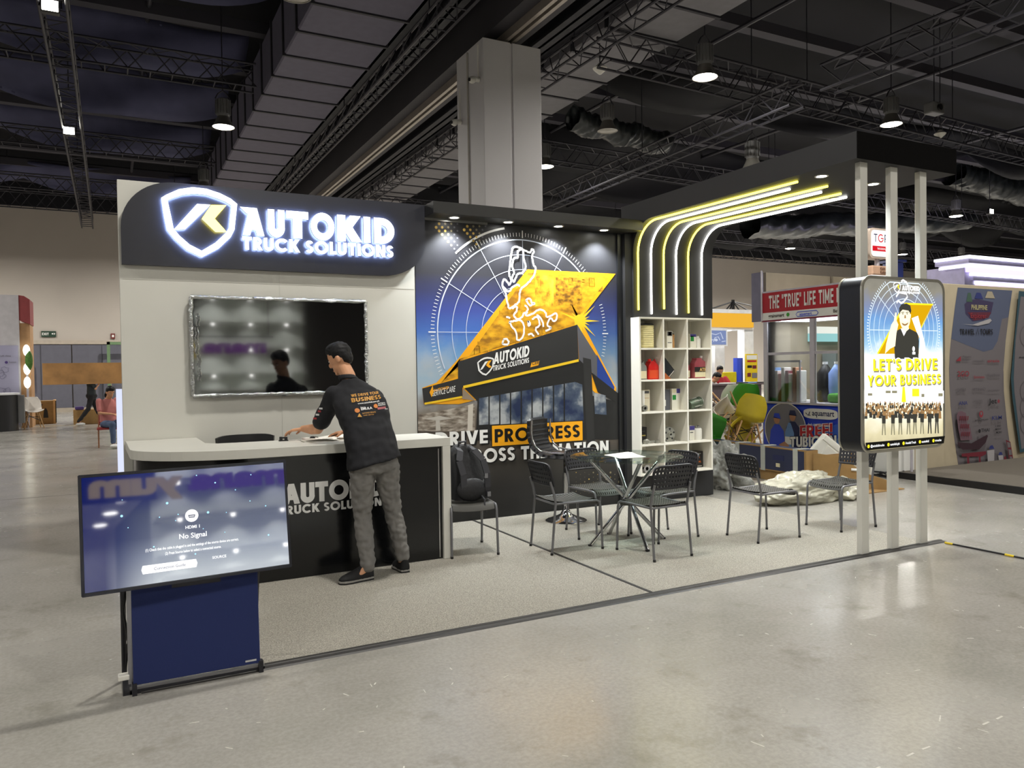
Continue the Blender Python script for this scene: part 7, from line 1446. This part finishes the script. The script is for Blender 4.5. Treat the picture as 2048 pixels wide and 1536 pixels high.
for k in (0, .5, 1.0): MB().tube([a + d_ * k + V((0, 0, .012)), a + d_ * (k + .07) + V((0, 0, .012))], .0092, 8).build('yellow_mark', zY, t)
# far lit stand at the right edge
t = thing('lit_stand', 'white stand with violet light lines at the far right edge', 'exhibition stand', (24, 14.4, 0)); a, b = onY(1932, 535, 14), onY(2060, 514, 14)
MB().box((a.x + .25, 14.2, 0), (a.x + 6, 15.4, a.z + .1)).build('tower', mat('lilac_white', 'bdb8dc', .5), t); gV, gWv = glow('violet_line', (.62, .5, 1), 1.6), glow('white_violet_line', (.9, .88, 1), 2.2)
for k in range(4): MB().box((a.x + .12 * k * 2, 13.9 + .08 * k, a.z + .28 - .24 * k), (a.x + 6, 15.0, a.z + .36 - .24 * k)).build('light_line', gWv, t); MB().box((a.x + .12 * k * 2 + .05, 13.95 + .08 * k, a.z + .14 - .24 * k), (a.x + 6, 15.0, a.z + .27 - .24 * k)).build('violet_band', gV if k % 2 else mat('lilac_white', 'bdb8dc', .5), t)

# stands and things at the far left
t = thing('white_stand', 'white stand wall with pale map print at the far left edge', 'exhibition stand', (-3.4, 27.2, 0)); MB().box((-5.5, 27, 0), (-2.36, 27.2, 3.94)).build('wall_panel', mat('stand_white2', 'b9b6ba', .6), t); MB().prism([(0, 0), (.28, -.12), (.28, .62), (.14, .72), (0, .74)], (-2.36, 27.02, 3.2), (1, 0, 0), (0, 0, 1), (0, 1.2, 0)).build('red_corner', mat('dull_red', '8c3a3c', .6), t); MB().box((-2.36, 27.1, 0), (-2.1, 28.2, 3.12)).build('wood_side', mat('stand_wood', 'b58c62', .6, var=.1), t); MB().box((-5.4, 26.98, .1), (-2.4, 27, 2.45)).build('map_print', ZI('lilac_print', '9d9bb4'), t)
pr = Print((-2.95, 26.978, 1.0), (1, 0, 0), (0, 0, 1), (0, -1, 0), .002)
rs = random.Random(12)
for k in range(5): x, z = rs.uniform(0, .3), rs.uniform(.1, .8); pr.line([(x + .1 * math.cos(a) * rs.uniform(.6, 1.2), z + .09 * math.sin(a) * rs.uniform(.6, 1.2)) for a in [PI * i / 5 for i in range(10)]], .014, ZI('map_line', '7c7a92'), closed=True)
pr.t('south china', .05, 1.12, .05, zPm, .0); pr.disc((.25, .95), .04, zPur, 12); pr.t('luzon', .32, .93, .06, zPm, .0); pr.build('map_lines', t)
t = thing('light_globe', 'tall glowing globe lamp with green leaves at the white stand corner', 'lamp', (-2.15, 26.8, 0)); 
for z in (1.35, 1.75, 2.3): MB().ell((-2.18, 26.85, z), (.09, .09, .17)).build('globe', glow('globe_glow', (1, 1, .85), 3), t, smooth=1)
MB().ell((-2.12, 26.82, 2.0), (.1, .08, .3)).build('leaf_cluster', mat('leaf_green', '4c7a2c', .6, var=.3, scale=20), t, smooth=1); MB().tube([(-2.18, 26.9, 0), (-2.18, 26.9, 2.3)], .03, 6).build('stem', M_alu, t)
t = thing('black_counter', 'round black counter with white top at the far left edge', 'counter', (-2.75, 26, 0)); MB().lathe([(.5, 0), (.5, 1.02)], (-2.85, 26, 0), 28).build('drum', M_blackp, t, smooth=.6); MB().lathe([(.55, 1.02), (.55, 1.07), (.001, 1.07)], (-2.85, 26, 0), 28).build('counter_top', M_lw, t, smooth=.6); MB().box((-2.35, 25.95, .2), (-2.2, 26.2, 1.0)).build('side_box', M_grey, t)
c1 = shell_chair('white shell chair beside the carton at the far left', M_cw); c1.location = (-2.05, 26.6, 0); c1.rotation_euler = (0, 0, 3.4); c1.scale = (1.12,) * 3
c2 = dup(c1, (-2.42, 27.6 - 1.0, 0), 2.9, 'white shell chair half hidden behind the black counter at the far left'); c2.scale = (1.1,) * 3
def bigbox(label, x0, x1, y, z1, m, arrow=True):
    t = thing('carton', label, 'box', ((x0 + x1) / 2, y, 0)); MB().box((x0, y, 0), (x1, y + .5, z1)).build('carton_body', m, t, bevel=.01)
    if arrow: pr = Print((x0, y - .001, 0), (1, 0, 0), (0, 0, 1), (0, -1, 0), .002); c_ = (x1 - x0) * .62; pr.poly([(c_ - .07, .2), (c_ + .07, .2), (c_ + .05, .42), (c_, .52), (c_ - .05, .42)], zK); pr.poly([(.05, .6), (.35, .6), (.35, .63), (.05, .63)], zK); pr.build('printed_mark', t); MB().box((x1 - .06, y - .01, 0), (x1, y + .5, z1 + .02)).build('card_edge', mat('pale_card', 'c9a06c', .8), t)
bigbox('brown carton with black bottle mark near the white chair', -2.28, -1.58, 28.6, .74, M_card); bigbox('low open brown carton behind the walking person', -1.05, -.2, 27.6, .46, M_card, False)
tag(MB().box((-1.0, 27.55, .46), (-.75, 27.7, .56)).build('dark_cloth', zPur, bevel=.03), 'dark folded cloth on the low brown carton', 'cloth')
t = thing('lit_banner', 'narrow glowing white standee peeping from behind the white wall', 'banner', (.25, 11, 0)); MB().box((.06, 11, .32), (.75, 11.06, 1.38)).build('lit_face', glow('banner_glow', (.75, .8, 1), .85), t); MB().box((.05, 10.98, .28), (.78, 11.1, .32)).build('frame_bottom', M_alu, t); MB().tube([(.12, 11.03, .3), (.12, 11.03, .0)], .03, 8).build('foot', M_blackp, t); MB().tube([(.65, 11.03, .3), (.65, 11.03, .0)], .03, 8).build('foot', M_blackp, t); MB().ell((.07, 10.99, .25), .03).build('castor', M_wp, t, smooth=1)

# stands across the aisle behind the viewer, seen only in the two screens
ds = thing('opposite_shelves', 'white lit display shelves across the aisle, reflected in the wall television', 'display wall', (3.1, -6.2, 0)); M_lit = mat('opposite_white', 'dfe3da', .6)
MB().box((1.9, -6.6, 0), (4.6, -6.5, 3.6)).build('back_panel', M_lit, ds)
for z in (1.5, 2.15, 2.8, 3.45):
    MB().box((1.9, -6.5, z), (4.6, -6.1, z + .05)).build('shelf_board', M_lit, ds)
    for x in (2.3, 3.2, 4.1):
        MB().lathe([(.001, z - .06), (.03, z - .05), (.04, z - .02), (.04, z)], (x, -6.16, 0), 14).build('spot_lens', M_spoton, ds); l = bpy.data.lights.new('shelf_spot', 'SPOT'); l.energy = 110; l.spot_size = 2.2; l.spot_blend = .8; l.shadow_soft_size = .05; o = bpy.data.objects.new('shelf_spot', l); COL.objects.link(o); o.location = (x, -6.25, z - .03); adopt(o, ds)
MB().box((1.9, -5.9, 0), (4.6, -5.5, 1.1)).build('added_counter', M_lit, ds); MB().box((1.9, -5.92, 1.1), (4.6, -5.45, 1.15)).build('counter_top', M_lit, ds)  # white counter added to brighten the reflection in the front screen
oc2 = thing('opposite_cafe', 'cafe stand behind the viewer with purple and yellow lettering, reflected in the front screen', 'exhibition stand', (-.4, -6, 0)); M_cafe = mat('cafe_white', 'e6e6ea', .6)
MB().box((-3.2, -5.06, 2.35), (1.75, -5.0, 3.1)).build('fascia', mat('cafe_navy', '1c2252', .5), oc2); MB().box((-3.2, -10, 2.55), (1.75, -5.06, 2.62)).build('soffit', M_cafe, oc2); MB().box((-3.2, -10.1, 0), (1.75, -10, 2.55)).build('back_wall', M_cafe, oc2)
for x in (-2.6, -1.2, .2, 1.4):
    for y in (-6.2, -7.6, -9.2):
        MB().lathe([(.12, 2.55), (.1, 2.53), (.001, 2.525)], (x, y, 0), 16).build('downlight_lens', M_spoton, oc2); l = bpy.data.lights.new('cafe_light', 'SPOT'); l.energy = 90; l.spot_size = 2.6; l.spot_blend = .7; l.shadow_soft_size = .1; o = bpy.data.objects.new('cafe_light', l); COL.objects.link(o); o.location = (x, y, 2.5); adopt(o, oc2)
gPu, gYe = glow('cafe_purple', (.4, .06, .6), 1.1), glow('cafe_yellow', (.95, .7, .08), 2.2)
hl = thing('invented_letters', 'purple and yellow letters hung above the aisle behind the viewer', 'sign', (1.6, -2, 2.2)); MB().box((.2, -2.02, 2.27), (3.0, -1.98, 2.3)).build('rail', M_steel, hl)
for x in (.3, 2.9): MB().tube([(x, -2, 2.28), (x, -2, 10.4)], .01, 5).build('hanger', M_steel, hl)
pr = Print((2.85, -1.97, 1.97), (-1, 0, 0), (0, 0, 1), (0, 1, 0), .004); pr.t('mana', .0, 0, .27, gPu, .08, w=1.25); pr.t('yum', 1.35, 0, .27, gYe, .08, w=1.0); pr.build('letters', hl)  # wording and hanging place invented so the front screen reflects letters
for x in (-.6, .55): MB().tube([(x, -6.6, 1.95), (x, -6.6, 2.55)], .008, 6).build('pendant_cord', M_blackp, oc2); MB().lathe([(.03, 1.95), (.07, 1.9), (.08, 1.75), (.04, 1.66)], (x, -6.6, 0), 16).build('pendant_bulb', glow('amber_bulb', (1, .35, .06), 3), oc2, smooth=1)
